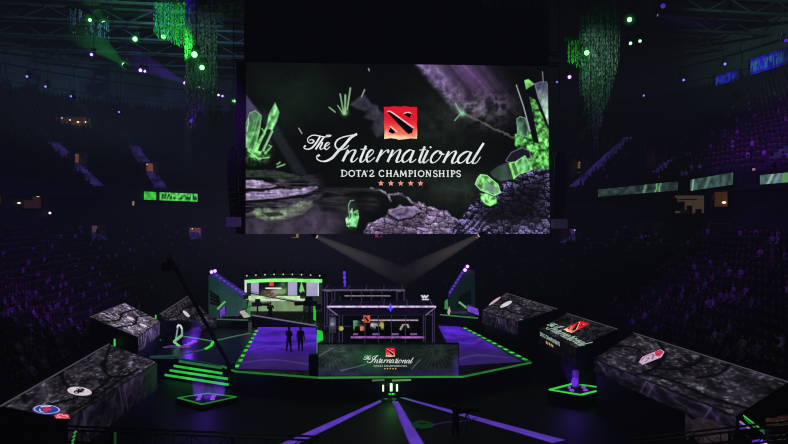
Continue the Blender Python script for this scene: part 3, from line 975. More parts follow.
# ------------------------------------------------------------------ line array speakers
def line_array(label, px0, px1, py0, py1, y, tip):
    top = PY((px0 + px1) / 2, py0, y)
    t = thing('line_array_speaker', label, 'loudspeaker', top)
    w = (px1 - px0) / F * y
    zb = PY(px0, py1, y).z
    n = 11
    for i in range(n):
        z1 = top.z - (top.z - zb) * i / n; z0 = top.z - (top.z - zb) * (i + .93) / n
        dy = -.05 * i + .012 * i * i
        mb = MB(); mb.hexa([(top.x - w / 2, y + dy, z0), (top.x + w / 2, y + dy, z0), (top.x + w * .38, y + dy + .7, z0 + .03), (top.x - w * .38, y + dy + .7, z0 + .03)],
                           [(top.x - w / 2, y + dy - .03, z1), (top.x + w / 2, y + dy - .03, z1), (top.x + w * .38, y + dy + .7, z1 - .03), (top.x - w * .38, y + dy + .7, z1 - .03)])
        mb.build('speaker_box', CASE, t)
    mb = MB(); mb.box(top.x - w * .3, top.x + w * .3, y, y + .6, top.z, top.z + .25); mb.build('flying_frame', STEEL, t)
    mb = MB(); mb.tube((top.x, y + .3, top.z + .2), (top.x, y + .3, ZC), .035); mb.build('hoist_cable', STEEL, t)
    mb = MB(); mb.box(top.x - w * .62, top.x + w * .62, y - .05, y + .6, zb - .72, zb - .02); mb.build('bottom_panel', tip, t)


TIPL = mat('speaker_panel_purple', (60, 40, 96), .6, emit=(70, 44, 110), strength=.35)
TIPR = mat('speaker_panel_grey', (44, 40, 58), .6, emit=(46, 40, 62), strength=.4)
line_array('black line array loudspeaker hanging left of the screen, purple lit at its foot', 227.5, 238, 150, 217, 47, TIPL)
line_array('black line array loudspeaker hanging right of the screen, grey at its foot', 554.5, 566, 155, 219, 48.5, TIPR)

# ================================================================== team booths with sloping LED roofs
def booth_roof_paint(seed, lit, arcs):
    def f(U, V):
        n1 = fbm(U * 7, V * 4, 5, seed); n2 = fbm(U * 22, V * 12, 4, seed + 9); r = fbm(U * 9 + V * 2, V * 6, 5, seed + 20, True)
        sp = np.clip(fbm(U * 46, V * 26, 2, seed + 30) * 2.8 - 1.6, 0, 1)
        g = np.clip(.22 + .8 * (n1 - .3) + .5 * (n2 - .5), .07, 1.1)
        img = np.array([80, 73, 88.]) * lit * g[..., None]
        img += np.clip(r * 3.2 - 2.0, 0, 1)[..., None] * np.array([44, 40, 48.]) * lit
        img += sp[..., None] * np.array([190, 176, 206.]) * lit * n1[..., None]
        for a in arcs:
            d = line_d(U * 2 + .02 * (n2 - .5), V + .04 * (n2 - .5), [(x * 2, y) for x, y in catmull(a, 8)])
            img = mixc(img, (1 - sstep(.012, .04, d)) * .92, (7, 7, 9))
        e = np.minimum(np.minimum(U * 2, (1 - U) * 2), np.minimum(V, 1 - V))
        img = mixc(img, (1 - sstep(.0, .03, e)) * .5, (14, 12, 16))
        return img
    return f


def fascia_paint(seed, lit, green):
    def f(U, V):
        n1 = fbm(U * 6, V * 2, 4, seed); st = vnoise((U + V * .12) * 26, V * 1.2, seed + 3)
        img = np.array([46, 34, 70.]) * lit * (.25 + 1.1 * n1 * st)[..., None]
        img += np.clip(fbm(U * 16, V * 3, 4, seed + 8, True) * 2.4 - 1.3, 0, 1)[..., None] * np.array([40, 36, 44.]) * lit
        img += (np.clip(st * 2 - 1.3, 0, 1) * n1)[..., None] * np.array([70, 60, 76.]) * lit
        for u0 in (.40, .455, .82):
            img = mixc(img, (1 - sstep(.002, .008, np.abs(U - u0 - V * .05))) * .55, np.array([120, 96, 140.]) * lit)
        if green: img = mixc(img, (1 - sstep(.0, .3, U)) * .6, (18, 70, 40))
        img *= (.55 + .45 * V)[..., None]
        return img
    return f


def team_booth(label, C_, D_, B_, A_, fh, seed, lit, arcs, side, green=False, fl=1.0, group=None):
    """C far inner, D near inner, B far outer, A near outer corners of the roof"""
    cen = (C_ + D_ + B_ + A_) / 4
    t = thing('team_booth', label, 'booth', Vector((cen.x, cen.y, 0)))
    painted_quad('roof_screen', (C_, D_, A_, B_), 200, 110, booth_roof_paint(seed, lit, arcs), t)
    dn = Vector((0, 0, -fh))
    nrm = Vector((1, 0, 0)) * side
    painted_quad('fascia', (C_ + dn, D_ + dn, D_ + Vector((0, 0, -.04)), C_ + Vector((0, 0, -.04))), 120, 24, fascia_paint(seed + 5, lit * fl, green), t)
    DK = mat('booth_dark_panel', (20, 19, 25), .7)
    mb = MB()                                        # body under the roof: from the fascia line down to the floor
    ins = .12
    def inset(p, q, r): return p + (q - p).normalized() * ins + (r - p).normalized() * ins
    c, d, b, a = inset(C_, D_, B_), inset(D_, C_, A_), inset(B_, A_, C_), inset(A_, B_, D_)
    lo = [Vector((p.x, p.y, 0)) for p in (c, d, a, b)]
    hi = [p + Vector((0, 0, -.5)) for p in (c, d, a, b)]
    mb.hexa(lo, hi); mb.build('body', DK, t)
    mb = MB()                                        # near end panel
    o = (D_ - C_).normalized() * .02
    mb.quad(D_ + o + dn, A_ + o + dn * 1.6, A_ + o + Vector((0, 0, -.03)), D_ + o + Vector((0, 0, -.03))); mb.build('end_panel', mat('booth_end_panel', (30, 28, 36), .6), t)
    mb = MB(); mb.tube(A_, B_, .035, n=5); mb.build('roof_edge', glow('roof_edge_pale', (74, 68, 82), 1.0), t)
    # door in the near end
    e0 = lo[1].lerp(lo[2], .3); e1 = lo[1].lerp(lo[2], .72)
    nn = (lo[1] - lo[0]).normalized() * .03
    mb = MB(); mb.hexa([e0 + nn, e1 + nn, e1, e0], [p + Vector((0, 0, 2.0)) for p in (e0 + nn, e1 + nn, e1, e0)])
    dr = mb.build('door', mat('booth_door', (26, 25, 31), .5), t)
    h = e0.lerp(e1, .85) + nn * 1.5 + Vector((0, 0, 1.0)); mb = MB(); mb.box(h.x - .03, h.x + .03, h.y - .03, h.y + .03, h.z - .1, h.z + .1); mb.build('handle', STEEL, dr)
    return t, (C_, D_, A_, B_)


def on_roof(q, up):
    n = (q[1] - q[0]).cross(q[3] - q[0]).normalized()
    if n.z < 0: n = -n
    return lambda u, v: bil(q, u, v) + n * up


def uv_at(q, px, py):
    """roof coordinates of the point seen at a pixel"""
    best = (9e9, 0, 0)
    for i in range(101):
        for j in range(61):
            p = bil(q, i / 100, j / 60)
            e = (CX + F * p.x / p.y - px) ** 2 + (HY - F * (p.z - CH) / p.y - py) ** 2
            if e < best[0]: best = (e, i / 100, j / 60)
    return best[1], best[2]


def badge(parent, q, cu, cv, ru, rv, kind, m, rot=0.0):
    """a flat team badge lying on the roof screen"""
    f1, f2 = on_roof(q, .03), on_roof(q, .05)
    cs, sn = math.cos(rot), math.sin(rot)
    def P(f, x, y): return f(cu + (x * cs - y * sn) * ru, cv + (x * sn + y * cs) * rv)
    n = 28
    if kind == 'oval': out = [(math.cos(2 * math.pi * i / n), math.sin(2 * math.pi * i / n)) for i in range(n)]
    elif kind == 'hexagon': out = [(-1, 0), (-.72, .7), (.72, .7), (1, 0), (.72, -.7), (-.72, -.7)]
    else: out = [(-.9, .1), (-.3, .9), (.5, .8), (1, .1), (.1, -1)]
    b = MB().poly([P(f1, *p) for p in out]).build('badge', m, parent)
    return b, (lambda x, y: P(f2, x, y))


ARC1 = [[(.02, .95), (.3, .62), (.42, .3), (.3, .05)], [(.42, .3), (.62, .22), (.8, .35), (.98, .6)], [(.2, .1), (.5, .12), (.75, .06), (.98, .12)], [(.55, .98), (.66, .7), (.72, .4), (.66, .15)], [(.86, .98), (.93, .8)]]
ARC2 = [[(.2, 1), (.35, .7), (.4, .3), (.36, .02)], [(.4, .3), (.52, .5), (.56, .8), (.53, 1)], [(.4, .12), (.6, .2), (.8, .14), (1, .22)], [(.7, 1), (.72, .7), (.66, .45)], [(.0, .5), (.12, .62), (.2, .58)]]
ARC3 = [[(.0, .3), (.3, .42), (.6, .3), (1, .45)], [(.0, .65), (.4, .72), (.7, .6), (1, .75)]]

# near left booth
tb, q = team_booth('long dark booth at near left, roof with blue, white and red badges', PZ(157, 362, 3), PZ(68, 419, 3), PZ(109, 344, 4), PZ(1, 406, 4), 1.5, 101, .80, ARC1, 1, True, .85)
b, g = badge(tb, q, *uv_at(q, 79.5, 392), .05, .19, 'oval', glow('badge_white', (214, 200, 210), 1), -.25)
mb = MB()
for p in ([(-.75, .2), (-.5, -.25), (-.3, .3), (-.1, -.1)], [(.0, .35), (.1, -.35), (.3, .2), (.35, -.2)], [(-.3, -.3), (.2, .3), (.7, .25), (.8, -.1)], [(-.1, .1), (.4, .02), (.62, .1)]): stroke_mesh(mb, p, .12, .24, g)
mb.build('badge_mark', mat('badge_ink', (20, 16, 22), .8), b)
b, g = badge(tb, q, *uv_at(q, 47, 410.5), .05, .2, 'oval', glow('badge_blue', (46, 62, 150), 1), -.25)
mb = MB(); 
for k in range(24):
    a0, a1 = 2 * math.pi * k / 24, 2 * math.pi * (k + 1) / 24
    mb.quad(g(.92 * math.cos(a0), .92 * math.sin(a0)), g(.92 * math.cos(a1), .92 * math.sin(a1)), g(.8 * math.cos(a1), .8 * math.sin(a1)), g(.8 * math.cos(a0), .8 * math.sin(a0)))
mb.build('badge_ring', glow('badge_ring_pale', (170, 170, 214), 1), b)
mb = MB(); stroke_mesh(mb, [(-.3, .25), (-.05, -.2), (.1, .15), (.42, -.1)], .26, .3, g); mb.build('badge_mark', glow('badge_red', (214, 44, 70), 1), b)
mb = MB(); stroke_mesh(mb, [(-.7, -.1), (-.55, .3), (-.3, .5)], .1, .2, g); stroke_mesh(mb, [(.05, .5), (.5, .35), (.66, .05)], .1, .2, g); mb.build('badge_lettering', glow('badge_white', (214, 200, 210), 1), b)
b, g = badge(tb, q, *uv_at(q, 63, 417), .035, .14, 'shield', glow('badge_red_soft', (206, 62, 84), 1), .25)
mb = MB(); stroke_mesh(mb, [(-.4, .4), (.3, .5), (.45, -.1), (.0, -.5), (-.3, -.1), (.1, .1)], .14, .18, g); stroke_mesh(mb, [(.7, .3), (.85, .1), (.6, -.2)], .14, .16, g); mb.build('badge_mark', glow('badge_pink', (246, 170, 176), 1), b)

# near right booth
tb, q = team_booth('long dark booth at near right, roof with one white and red hexagon badge', PZ(594, 359, 3), PZ(736, 416, 3), PZ(634, 333, 4), PZ(788, 382, 4), .78, 131, .74, ARC2, -1, False, 1.25)
b, g = badge(tb, q, *uv_at(q, 651.5, 357.5), .052, .26, 'hexagon', glow('badge_pale_pink', (206, 172, 200), 1), 1.05)
mb = MB(); mb.poly([g(.25, .6), g(.68, .6), g(.92, .0), g(.6, -.55), g(.3, -.1)]); mb.build('badge_mark', glow('badge_red', (214, 44, 70), 1), b)
for p in ([(-.8, 0), (-.5, .45), (-.1, .3)], [(-.5, -.45), (-.2, -.1), (-.45, .1)], [(.0, -.5), (.15, .1), (-.05, .4)], [(.5, .4), (.62, .0), (.5, -.4)]):
    mb = MB(); stroke_mesh(mb, p, .08, .14, g); mb.build('badge_line', glow('badge_ink_soft', (130, 96, 132), 1), b)

# middle left booth
tb, q = team_booth('pale grey booth at far left behind the first, with two white roof marks', PZ(160, 321, 3), PZ(138, 337, 3), PZ(125, 303, 4), PZ(90, 317, 4), 1.05, 151, 1.7, ARC3, 1, False, 1.15)
for px, py in ((130.4, 318.5), (143, 325.5)): badge(tb, q, *uv_at(q, px, py), .045, .085, 'oval', glow('badge_white', (214, 200, 210), 1))
for px, py, h in ((115, 341, .38), (156, 316, .2)):
    c = PY(px, py, 42.6 if px < 120 else 47.6)
    MB().box(c.x - .04, c.x + .04, c.y - .1, c.y - .02, c.z - h, c.z + h * .4).build('marker_light', GREEN, tb)
# back left booth
tb, q = team_booth('dim grey booth behind the lit sculpture at left back', PZ(217, 322, 1.7), PZ(174, 332, 1.7), PZ(188, 296, 3.4), PZ(160, 314, 3.4), .45, 171, .8, ARC3, 1, False, 1.0)
badge(tb, q, *uv_at(q, 186, 314), .045, .14, 'oval', glow('badge_white', (214, 200, 210), 1))
# middle right booth, with the event title across roof and fascia
C_, D_, B_, A_ = PZ(539, 329, 3), PZ(576, 348.5, 3), PZ(567, 313.5, 4), PZ(617, 329, 4)
tb, q = team_booth('small dark booth at right with red emblem and white title on its roof', C_, D_, B_, A_, 1.0, 191, .55, [], -1, False, .6)
def r2_top(off):
    f = on_roof(q, off)
    def g(px, py):
        u = (px - 304) / 184.0 * 1.05 + .03; v = (170 - py) / 68.0 * .80 + .02
        return f(u, v)
    return g
def r2_emb(off):
    f = on_roof(q, off)
    eu, ev = uv_at(q, 576, 327.5)
    return lambda px, py: f(eu + (px - 400.7) / 33 * .19, ev + (123 - py) / 33 * .54)
emblem(tb, r2_emb(.04), r2_emb(.06))
TITG = glow('title_pale_green', (150, 178, 164), 1.0)
title_art(tb, r2_top(.05), TITG, 1.5)
def r2_side(px, py):
    u = .06 + (px - 341) / 120.0 * .56; v = .92 - (py - 169) / 17.0 * .62
    dn = Vector((0, 0, -1.0))
    return bil((C_ + dn, D_ + dn, D_, C_), u, v) + Vector((-.06, -.04, 0))
subtitle_art(tb, r2_side, TITG, 1.5)
stars_art(tb, lambda px, py: r2_side(px * 1.0, py), glow('star_gold', (236, 190, 120), 1), 3.6)
# back right booth
tb, q = team_booth('dark booth at right back with two white oval roof marks', PZ(482, 311, 3), PZ(518, 321.5, 3), PZ(506, 293, 4), PZ(557, 309, 4), 1.05, 211, .80, ARC3, -1, False, 1.2)
badge(tb, q, *uv_at(q, 495, 301.5), .035, .24, 'oval', glow('badge_rose', (206, 168, 188), 1))
badge(tb, q, *uv_at(q, 506, 304.7), .06, .2, 'oval', glow('badge_white', (214, 200, 210), 1))

# ================================================================== stage
SZ = 1.2
def S(px, py): return PZ(px, py, SZ)
deck_px = [(152, 357.3), (178.5, 358.3), (222, 366), (236, 371.5), (318, 377.5), (463, 376.5), (530, 362.5), (463, 325.5), (478, 316), (211, 317.5), (222, 327.4), (178, 338.3), (175, 340)]
deck = [S(*p) for p in deck_px]
stg = thing('stage', 'low black stage with green lit edges in the middle of the arena floor', 'stage', (-3, 50, 0))
DECKM = mat('stage_deck_dark', (26, 26, 40), .35, vary=.35, scale=.7)
mb = MB(); mb.hexa([Vector((p.x, p.y, 0)) for p in reversed(deck)][::-1], deck); mb.build('platform', DECKM, stg)


def led_floor(label, qpx, seed):
    q = [S(*p) + Vector((0, 0, .03)) for p in qpx]
    def paint(U, V):
        n = fbm(U * 3, V * 6, 4, seed); n2 = fbm(U * 2, V * 22, 3, seed + 4)
        c = np.array([84, 36, 196.]) * (1 - .45 * sstep(.3, 1, V))[..., None] * (.40 + .75 * n + .25 * n2)[..., None]
        c = mixc(c, sstep(.62, .8, V) * (.3 + .5 * n2), (52, 40, 92))
        for a in ([(.05, .62), (.3, .52), (.6, .55), (1, .42)], [(.0, .9), (.4, .82), (.9, .9)]):
            c = mixc(c, (1 - sstep(.006, .02, line_d(U, V, catmull(a)))) * .35, (112, 84, 190))
        c = mixc(c, (1 - sstep(.01, .05, np.abs(V - .42 - .03 * np.sin(U * 5)))) * .5, (30, 24, 120))
        return c
    t = thing('led_floor', label, 'floor screen', (q[0] + q[2]) / 2)
    painted_quad('floor_picture', q, 90, 60, paint, t)
    return t


led_floor('violet glowing floor panel on stage left of the player booth', [(258, 327.5), (316, 327.5), (318, 371), (238, 369)], 301)
led_floor('violet glowing floor panel on stage right of the player booth', [(438, 326), (458, 326), (522, 362), (459, 366)], 321)


def strip(label, pts, w, h, m, parent=None, name='led_strip'):
    mb = MB()
    for a, b in zip(pts[:-1], pts[1:]): mb.bar(a, b, w, h)
    return mb.build(name, m, parent)


DIMW = glow('edge_green_white', (62, 124, 76), 1.0)
front = [S(150, 357.3), S(178, 358), S(222, 365.8), S(236, 371.3), S(318, 377.4), S(463, 376.4), S(531, 362.3)]
for a, b, m in zip(front[:-1], front[1:], (glow('edge_blue_dim', (26, 52, 58), 1), glow('edge_blue_dim', (26, 52, 58), 1), GREEN_DIM, GREEN_DIM, glow('edge_green_mid', (56, 130, 60), 1), GREEN_DIM)):
    strip('', [a + Vector((0, -.03, -.06)), b + Vector((0, -.03, -.06))], .08, .1, m, stg)
strip('', [S(160, 340.5), S(183, 336.6)], .10, .05, DIMW, stg)
for a, b in (((150, 356.8), (176, 356)), ((176, 356), (205, 349.5))): strip('', [S(*a), S(*b)], .12, .05, glow('edge_teal', (34, 74, 60), 1), stg)
strip('', [S(205, 349.5), S(211, 346), S(213.5, 341.5)], .22, .05, GREEN, stg)
strip('', [S(213, 341.5), S(198, 338.8), S(184, 336.6)], .10, .05, DIMW, stg)
strip('', [S(213.5, 341.5), S(232, 337), S(250, 333.5)], .12, .05, glow('edge_green_pale', (70, 110, 80), 1), stg)
strip('', [S(244, 323.5), S(318, 327.0)], .12, .05, glow('edge_grey_line', (70, 66, 96), 1), stg)
# dashed green lines on both sides of the stage
def dashes(a, b, n):
    for i in range(n):
        p = a.lerp(b, (i + .24) / n); q = a.lerp(b, (i + .64) / n)
        mb = MB(); mb.bar(p, q, .24, .05); mb.build('light_dash', glow('dash_green', (70, 196, 78), 1, .75, 2.2), stg)
    mb = MB(); mb.bar(a, b, .44, .025); mb.build('dash_channel', glow('dash_channel_green', (16, 66, 32), 1, .5, 1.5), stg)
dashes(S(236, 369), S(257.5, 329.5), 9)
dashes(S(528, 361.5), S(463, 327.5), 12)

# stairs, front left
st = thing('stage_stairs', 'green lit steps climbing to the front left of stage', 'stairs', PZ(200, 372, 0))
rows = [((179, 360), (222, 366.6)), ((174, 365), (222.5, 372.5)), ((170, 369.5), (228, 378)), ((165, 374), (230, 384))]
for k, (a, b) in enumerate(rows):
    z = SZ - .3 * (k)
    A, B = PZ(a[0], a[1], z), PZ(b[0], b[1], z)
    n = Vector((-(B - A).y, (B - A).x, 0)).normalized()
    if n.y < 0: n = -n
    mb = MB(); mb.hexa([Vector((p.x, p.y, 0)) for p in (A, B, B + n * .45, A + n * .45)], [A, B, B + n * .45, A + n * .45]); mb.build('step', CASE, st)
    if k == 0: continue
    up = Vector((0, 0, .0)); o = -n * .03
    mb = MB(); mb.hexa([A + o + Vector((0, 0, -.13)), B + o + Vector((0, 0, -.13)), B, A], [A + o, B + o, B + Vector((0, 0, .02)), A + Vector((0, 0, .02))])
    mb.build('led_riser', glow('stair_green', (46, 190, 62), 1, .3, 1.2), st)
A, B = PZ(179, 360, SZ), PZ(222, 366.6, SZ)
mb = MB(); mb.hexa([A + Vector((0, -.05, -.16)), B + Vector((0, -.05, -.16)), B, A], [A + Vector((0, -.05, -.08)), B + Vector((0, -.05, -.08)), B + Vector((0, 0, -.05)), A + Vector((0, 0, -.05))]); mb.build('led_riser', glow('stair_green_top', (30, 110, 48), 1), st)

# ------------------------------------------------------------------ front display with the title
YF = 38.8
f0, f1 = PY(318.5, 376, YF), PY(458.5, 376, YF)
zt = PY(318, 344.5, YF).z
D0, D1, D2, D3 = Vector((f0.x, YF, zt)), Vector((f1.x, YF, zt)), Vector((f1.x, YF, f0.z + .02)), Vector((f0.x, YF, f0.z + .02))
dsp = thing('title_display', 'wide low display with green glow and white event title at stage front', 'display', Vector(((f0.x + f1.x) / 2, YF, SZ)))


def paint_display(U, V):
    X = 318.5 + U * 140; Y = 344.5 + V * 31.5
    n = fbm(X / 7, Y / 5, 4, 401); r = fbm(X / 9, Y / 9, 4, 411, True)
    img = np.array([22, 28, 27.]) * (.5 + n)[..., None]
    img += (np.exp(-(((X - 341) / 18) ** 2 + ((Y - 356) / 12) ** 2)) * n)[..., None] * np.array([34, 48, 46.])
    img += np.exp(-(((X - 372) / 15) ** 2 + ((Y - 359) / 11) ** 2))[..., None] * np.array([4, 56, 14.])
    for cx, cy, sx in ((330, 352, 1), (436, 352, 1)):
        ang = np.arctan2(Y - cy, X - cx); rr = np.hypot(X - cx, Y - cy)
        s = np.clip(np.sin(ang * 23 + 4 * n) * 1.6 - .8, 0, 1) * np.exp(-(rr / 13) ** 2) * sstep(1.5, 4, rr)
        img += s[..., None] * np.array([48, 66, 56.])
    for a, b in (((341, 371), (366, 364.5)), ((412, 369), (420, 360)), ((319, 356), (333, 348))):
        img = mixc(img, (1 - sstep(.2, .8, line_d(X, Y, [a, b]))) * .6, (120, 126, 132))
    img += (sstep(362, 376, Y) * (.4 + .6 * sstep(0, 30, np.abs(X - 388))))[..., None] * np.array([10, 6, 34.])
    img += (sstep(450, 458, X) * sstep(350, 360, Y))[..., None] * np.array([20, 10, 60.])
    return img


painted_quad('display_picture', (D0, D1, D2, D3), 280, 63, paint_display, dsp)
def d_tf(off, k=.277):
    def f(px, py):
        x = 388.6 + (px - 394.5) * k; y = 359.5 + (py - 150) * k * .985 + .2
        u = (x - 318.5) / 140; v = (y - 344.5) / 31.5
        return bil((D0, D1, D2, D3), u, v) + Vector((0, -off, 0))
    return f
emblem(dsp, d_tf(.02), d_tf(.03), 1.0)
title_art(dsp, d_tf(.025), WHITE, 1.0); subtitle_art(dsp, d_tf(.025), glow('lettering_soft', (176, 190, 184), 1), .9); stars_art(dsp, d_tf(.025), glow('star_gold', (236, 190, 120), 1), 3.2)
mb = MB(); mb.box(f0.x - .05, f1.x + .05, YF + .03, YF + .35, SZ, zt + .05); mb.build('housing', CASE, dsp)
# black flight case and green post left of the display
t = thing('stage_box', 'black box at the left end of the title display', 'box', PY(313, 376, YF + .5) * 1)
t.location.z = SZ
a, b = PY(308.5, 356, YF + .6), PY(317.5, 356, YF + .6)
mb = MB(); mb.rbox(((a.x + b.x) / 2, YF + .9, SZ), b.x - a.x, .6, a.z - SZ, 0, .04); mb.build('body', CASE, t, bevel=.02)
mb = MB(); mb.rbox(((a.x + b.x) / 2, YF + .9, a.z), (b.x - a.x) * .96, .56, .04, 0, .04); mb.build('lid', STEEL, t)
a = PY(318.5, 376, 39.6); z1 = PY(319, 333, 45.2).z
t = thing('light_post', 'green lit upright post beside the player booth front', 'light', Vector((PY(318, 340, 44.8).x, 44.8, SZ)))
mb = MB(); x = PY(317.5, 340, 44.8).x; mb.box(x - .06, x + .1, 44.75, 44.9, SZ, PY(0, 335, 44.8).z); mb.build('pole', glow('post_green', (24, 130, 40), 1), t)
mb = MB(); x = PY(320, 340, 44.8).x; mb.hexa([(x - .2, 44.7, SZ + .9), (x + .22, 44.7, SZ + 1.05), (x + .22, 44.9, SZ + 1.05), (x - .2, 44.9, SZ + .9)], [(x - .2, 44.7, SZ + 1.75), (x + .16, 44.7, SZ + 1.65), (x + .16, 44.9, SZ + 1.65), (x - .2, 44.9, SZ + 1.75)]); mb.build('light_panel', glow('post_green_hot', (30, 196, 58), 1), t)

# ------------------------------------------------------------------ lights under the stage front
t = thing('floor_light_bar', 'pair of pale green strips on the stage front under the title display', 'light', PY(392, 381, 38.4))
for x0, x1, c in ((372, 384.5, (74, 110, 78)), (392, 411, (92, 140, 92))):
    a, b = PY(x0, 381.4, 38.35), PY(x1, 380.8, 38.35)
    mb = MB(); mb.hexa([a, b, b + Vector((0, .1, 0)), a + Vector((0, .1, 0))], [p + Vector((0, 0, .08)) for p in (a, b, b + Vector((0, .1, 0)), a + Vector((0, .1, 0)))]); mb.build('strip', glow('strip_%d' % x0, c, 1), t)
mb = MB(); a, b = PY(371, 382, 38.45), PY(412, 382, 38.45); mb.box(a.x, b.x, 38.46, 38.6, a.z - .02, a.z + .12); mb.build('bracket', BLACK, t)
for px, y0, y1, w, lb in ((383.2, 385, 391.3, .045, 'thin upright white light stick on floor, first of three'), (391.2, 383.6, 391, .075, 'thick upright white light stick on floor, middle of three'), (397, 384.4, 391.2, .055, 'upright white light stick on floor, third of three')):
    yd = F * CH / (396 - HY)
    yd = 37.9
    zb, z1 = PY(px, y1, yd).z, PY(px, y0, yd).z
    x = PY(px, y1, yd).x
    t = thing('light_stick', lb, 'light', (x, yd, 0), group=None)
    mb = MB(); mb.tube((x, yd, zb), (x, yd, z1), w, n=10); mb.build('tube', glow('stick_white', (206, 255, 206), 1.6), t)
    mb = MB(); mb.tube((x, yd, 0), (x, yd, zb), .03); mb.rbox((x, yd, 0), .3, .3, .05, 0, .03); mb.build('stand', CASE, t)
g = PZ(391.5, 396, 0)
t = thing('floor_lamp_unit', 'bright green glowing lamp on the floor where the three stripes meet', 'light', g)
mb = MB(); mb.rbox((g.x, g.y, 0), .5, .4, .16, 0, .06); mb.build('housing', CASE, t)
mb = MB(); mb.ball((g.x, g.y - .05, .17), .3, .2, .09); mb.build('lens', glow('floor_lamp_green', (40, 220, 60), 1.0), t, True)
lamp('POINT', (g.x, g.y - .2, .5), (60, 255, 90), 3, size=.2)

# violet light lines on the floor, put in as glowing strips
def stripe(label, l0, r0, l1, r1):
    q = (PZ(*l0, .012), PZ(*r0, .012), PZ(*r1, .012), PZ(*l1, .012))
    def paint(U, V):
        n = fbm(U * 2, V * 9, 4, int(l1[0]))
        c = np.array([92, 58, 186.]) * (.70 + .45 * n)[..., None]
        c = mixc(c, .65 * (1 - sstep(.02, .16, V)), (60, 120, 110))
        e = np.minimum(U, 1 - U)
        return c * (.55 + .45 * sstep(0, .12, e))[..., None]
    t = thing('floor_light_stripe', label, 'light', q[0].lerp(q[2], .5) * 1)
    t.location.z = 0
    painted_quad('stripe', q, 12, 50, paint, t)
stripe('violet light stripe on the floor running to the lower left', (383, 398.5), (388.5, 398.5), (275, 446), (294, 446))
stripe('wide violet light stripe on the floor running toward the camera', (390.5, 398.5), (396.5, 398.5), (411, 448), (427, 448))
stripe('violet light stripe on the floor running to the lower right', (399, 397.5), (404.5, 397.5), (552, 443), (566, 440))


# ------------------------------------------------------------------ light podiums
def podium(label, c, h, tall):
    q = [PZ(*p, h) for p in c]
    cen = sum(q, Vector()) / 4
    t = thing('light_podium', label, 'podium', (cen.x, cen.y, 0))
    lo = [Vector((p.x, p.y, 0)) for p in q]
    mb = MB(); mb.hexa(lo, q); mb.build('plinth', CASE, t)
    for i in range(4):
        a, b = q[i], q[(i + 1) % 4]
        a = a.lerp(cen, .06); b = b.lerp(cen, .06)
        mb = MB(); mb.bar(a, b, .2 if tall else .14, .03); mb.build('led_edge', GREEN if tall else glow('podium_green', (36, 120, 46), 1), t)
    for i in range(4):
        a = q[i].lerp(q[(i + 1) % 4], .5).lerp(cen, .55)
        mb = MB(); mb.tube(a, a + Vector((0, 0, .08)), .15, .11, 12); mb.build('puck_light', glow('puck_violet', (134, 70, 214), 1), t)
    return t, cen


p1, c1 = podium('low podium outlined in green with violet lamps below the stage stairs', [(176, 398), (208, 393.2), (238, 397), (202, 405)], .3, False)
p2, c2 = podium('square podium outlined in bright green beside the near right booth', [(548, 390), (573, 383.5), (609, 388.5), (581, 395.5)], .75, True)


def beam(parent, a, b, r0, r1, m, name='light_beam'):
    """cone of lit haze from lamp a to b; its own z runs from lamp to end"""
    a, b = Vector(a), Vector(b)
    L = (b - a).length
    n = 20
    bm = bmesh.new()
    lo = [bm.verts.new((r0 * math.cos(2 * math.pi * i / n), r0 * math.sin(2 * math.pi * i / n), 0)) for i in range(n)]
    hi = [bm.verts.new((r1 * math.cos(2 * math.pi * i / n), r1 * math.sin(2 * math.pi * i / n), L)) for i in range(n)]
    bm.faces.new(list(reversed(lo))); bm.faces.new(hi)
    for i in range(n): bm.faces.new((lo[i], lo[(i + 1) % n], hi[(i + 1) % n], hi[i]))
    me = bpy.data.meshes.new(name); bm.to_mesh(me); bm.free()
    me.materials.append(m)
    o = bpy.data.objects.new(name, me); COL.objects.link(o)
    o.parent = parent
    o.location = a - (origin(parent) if parent else Vector())
    o.rotation_euler = (b - a).to_track_quat('Z', 'Y').to_euler()
    return o


HV = haze('violet_haze', (130, 50, 255), .75)
for dx, dy, h in ((-.5, .2, 1.6), (.25, -.3, 1.3), (.7, .3, 1.5)):
    beam(p1, c1 + Vector((dx, dy, .08)), c1 + Vector((dx, dy, h)), .3, .45, HV)
tf = thing('lamp_totem', 'dark upright lamp with violet light standing on the bright green podium', 'light', c2 + Vector((-.1, .1, 0)))
mb = MB(); b0 = c2 + Vector((-.1, .1, 0)); mb.tube(b0, b0 + Vector((0, 0, .12)), .3, .26, 12); mb.build('base', CASE, tf)
mb = MB(); mb.rbox((b0.x, b0.y, b0.z + .12), .34, .3, .95, .3, .06); mb.build('body', mat('totem_violet', (40, 26, 70), .5, emit=(70, 36, 130), strength=.6), tf)
mb = MB(); mb.ball(b0 + Vector((-.1, -.16, .45)), .2, .12, .28); mb.build('lens', glow('totem_violet_lens', (110, 44, 220), 1), tf, True)
beam(tf, b0 + Vector((-.1, -.1, .3)), b0 + Vector((-.6, -.1, 2.0)), .25, .6, haze('violet_haze_soft', (100, 40, 255), .16))

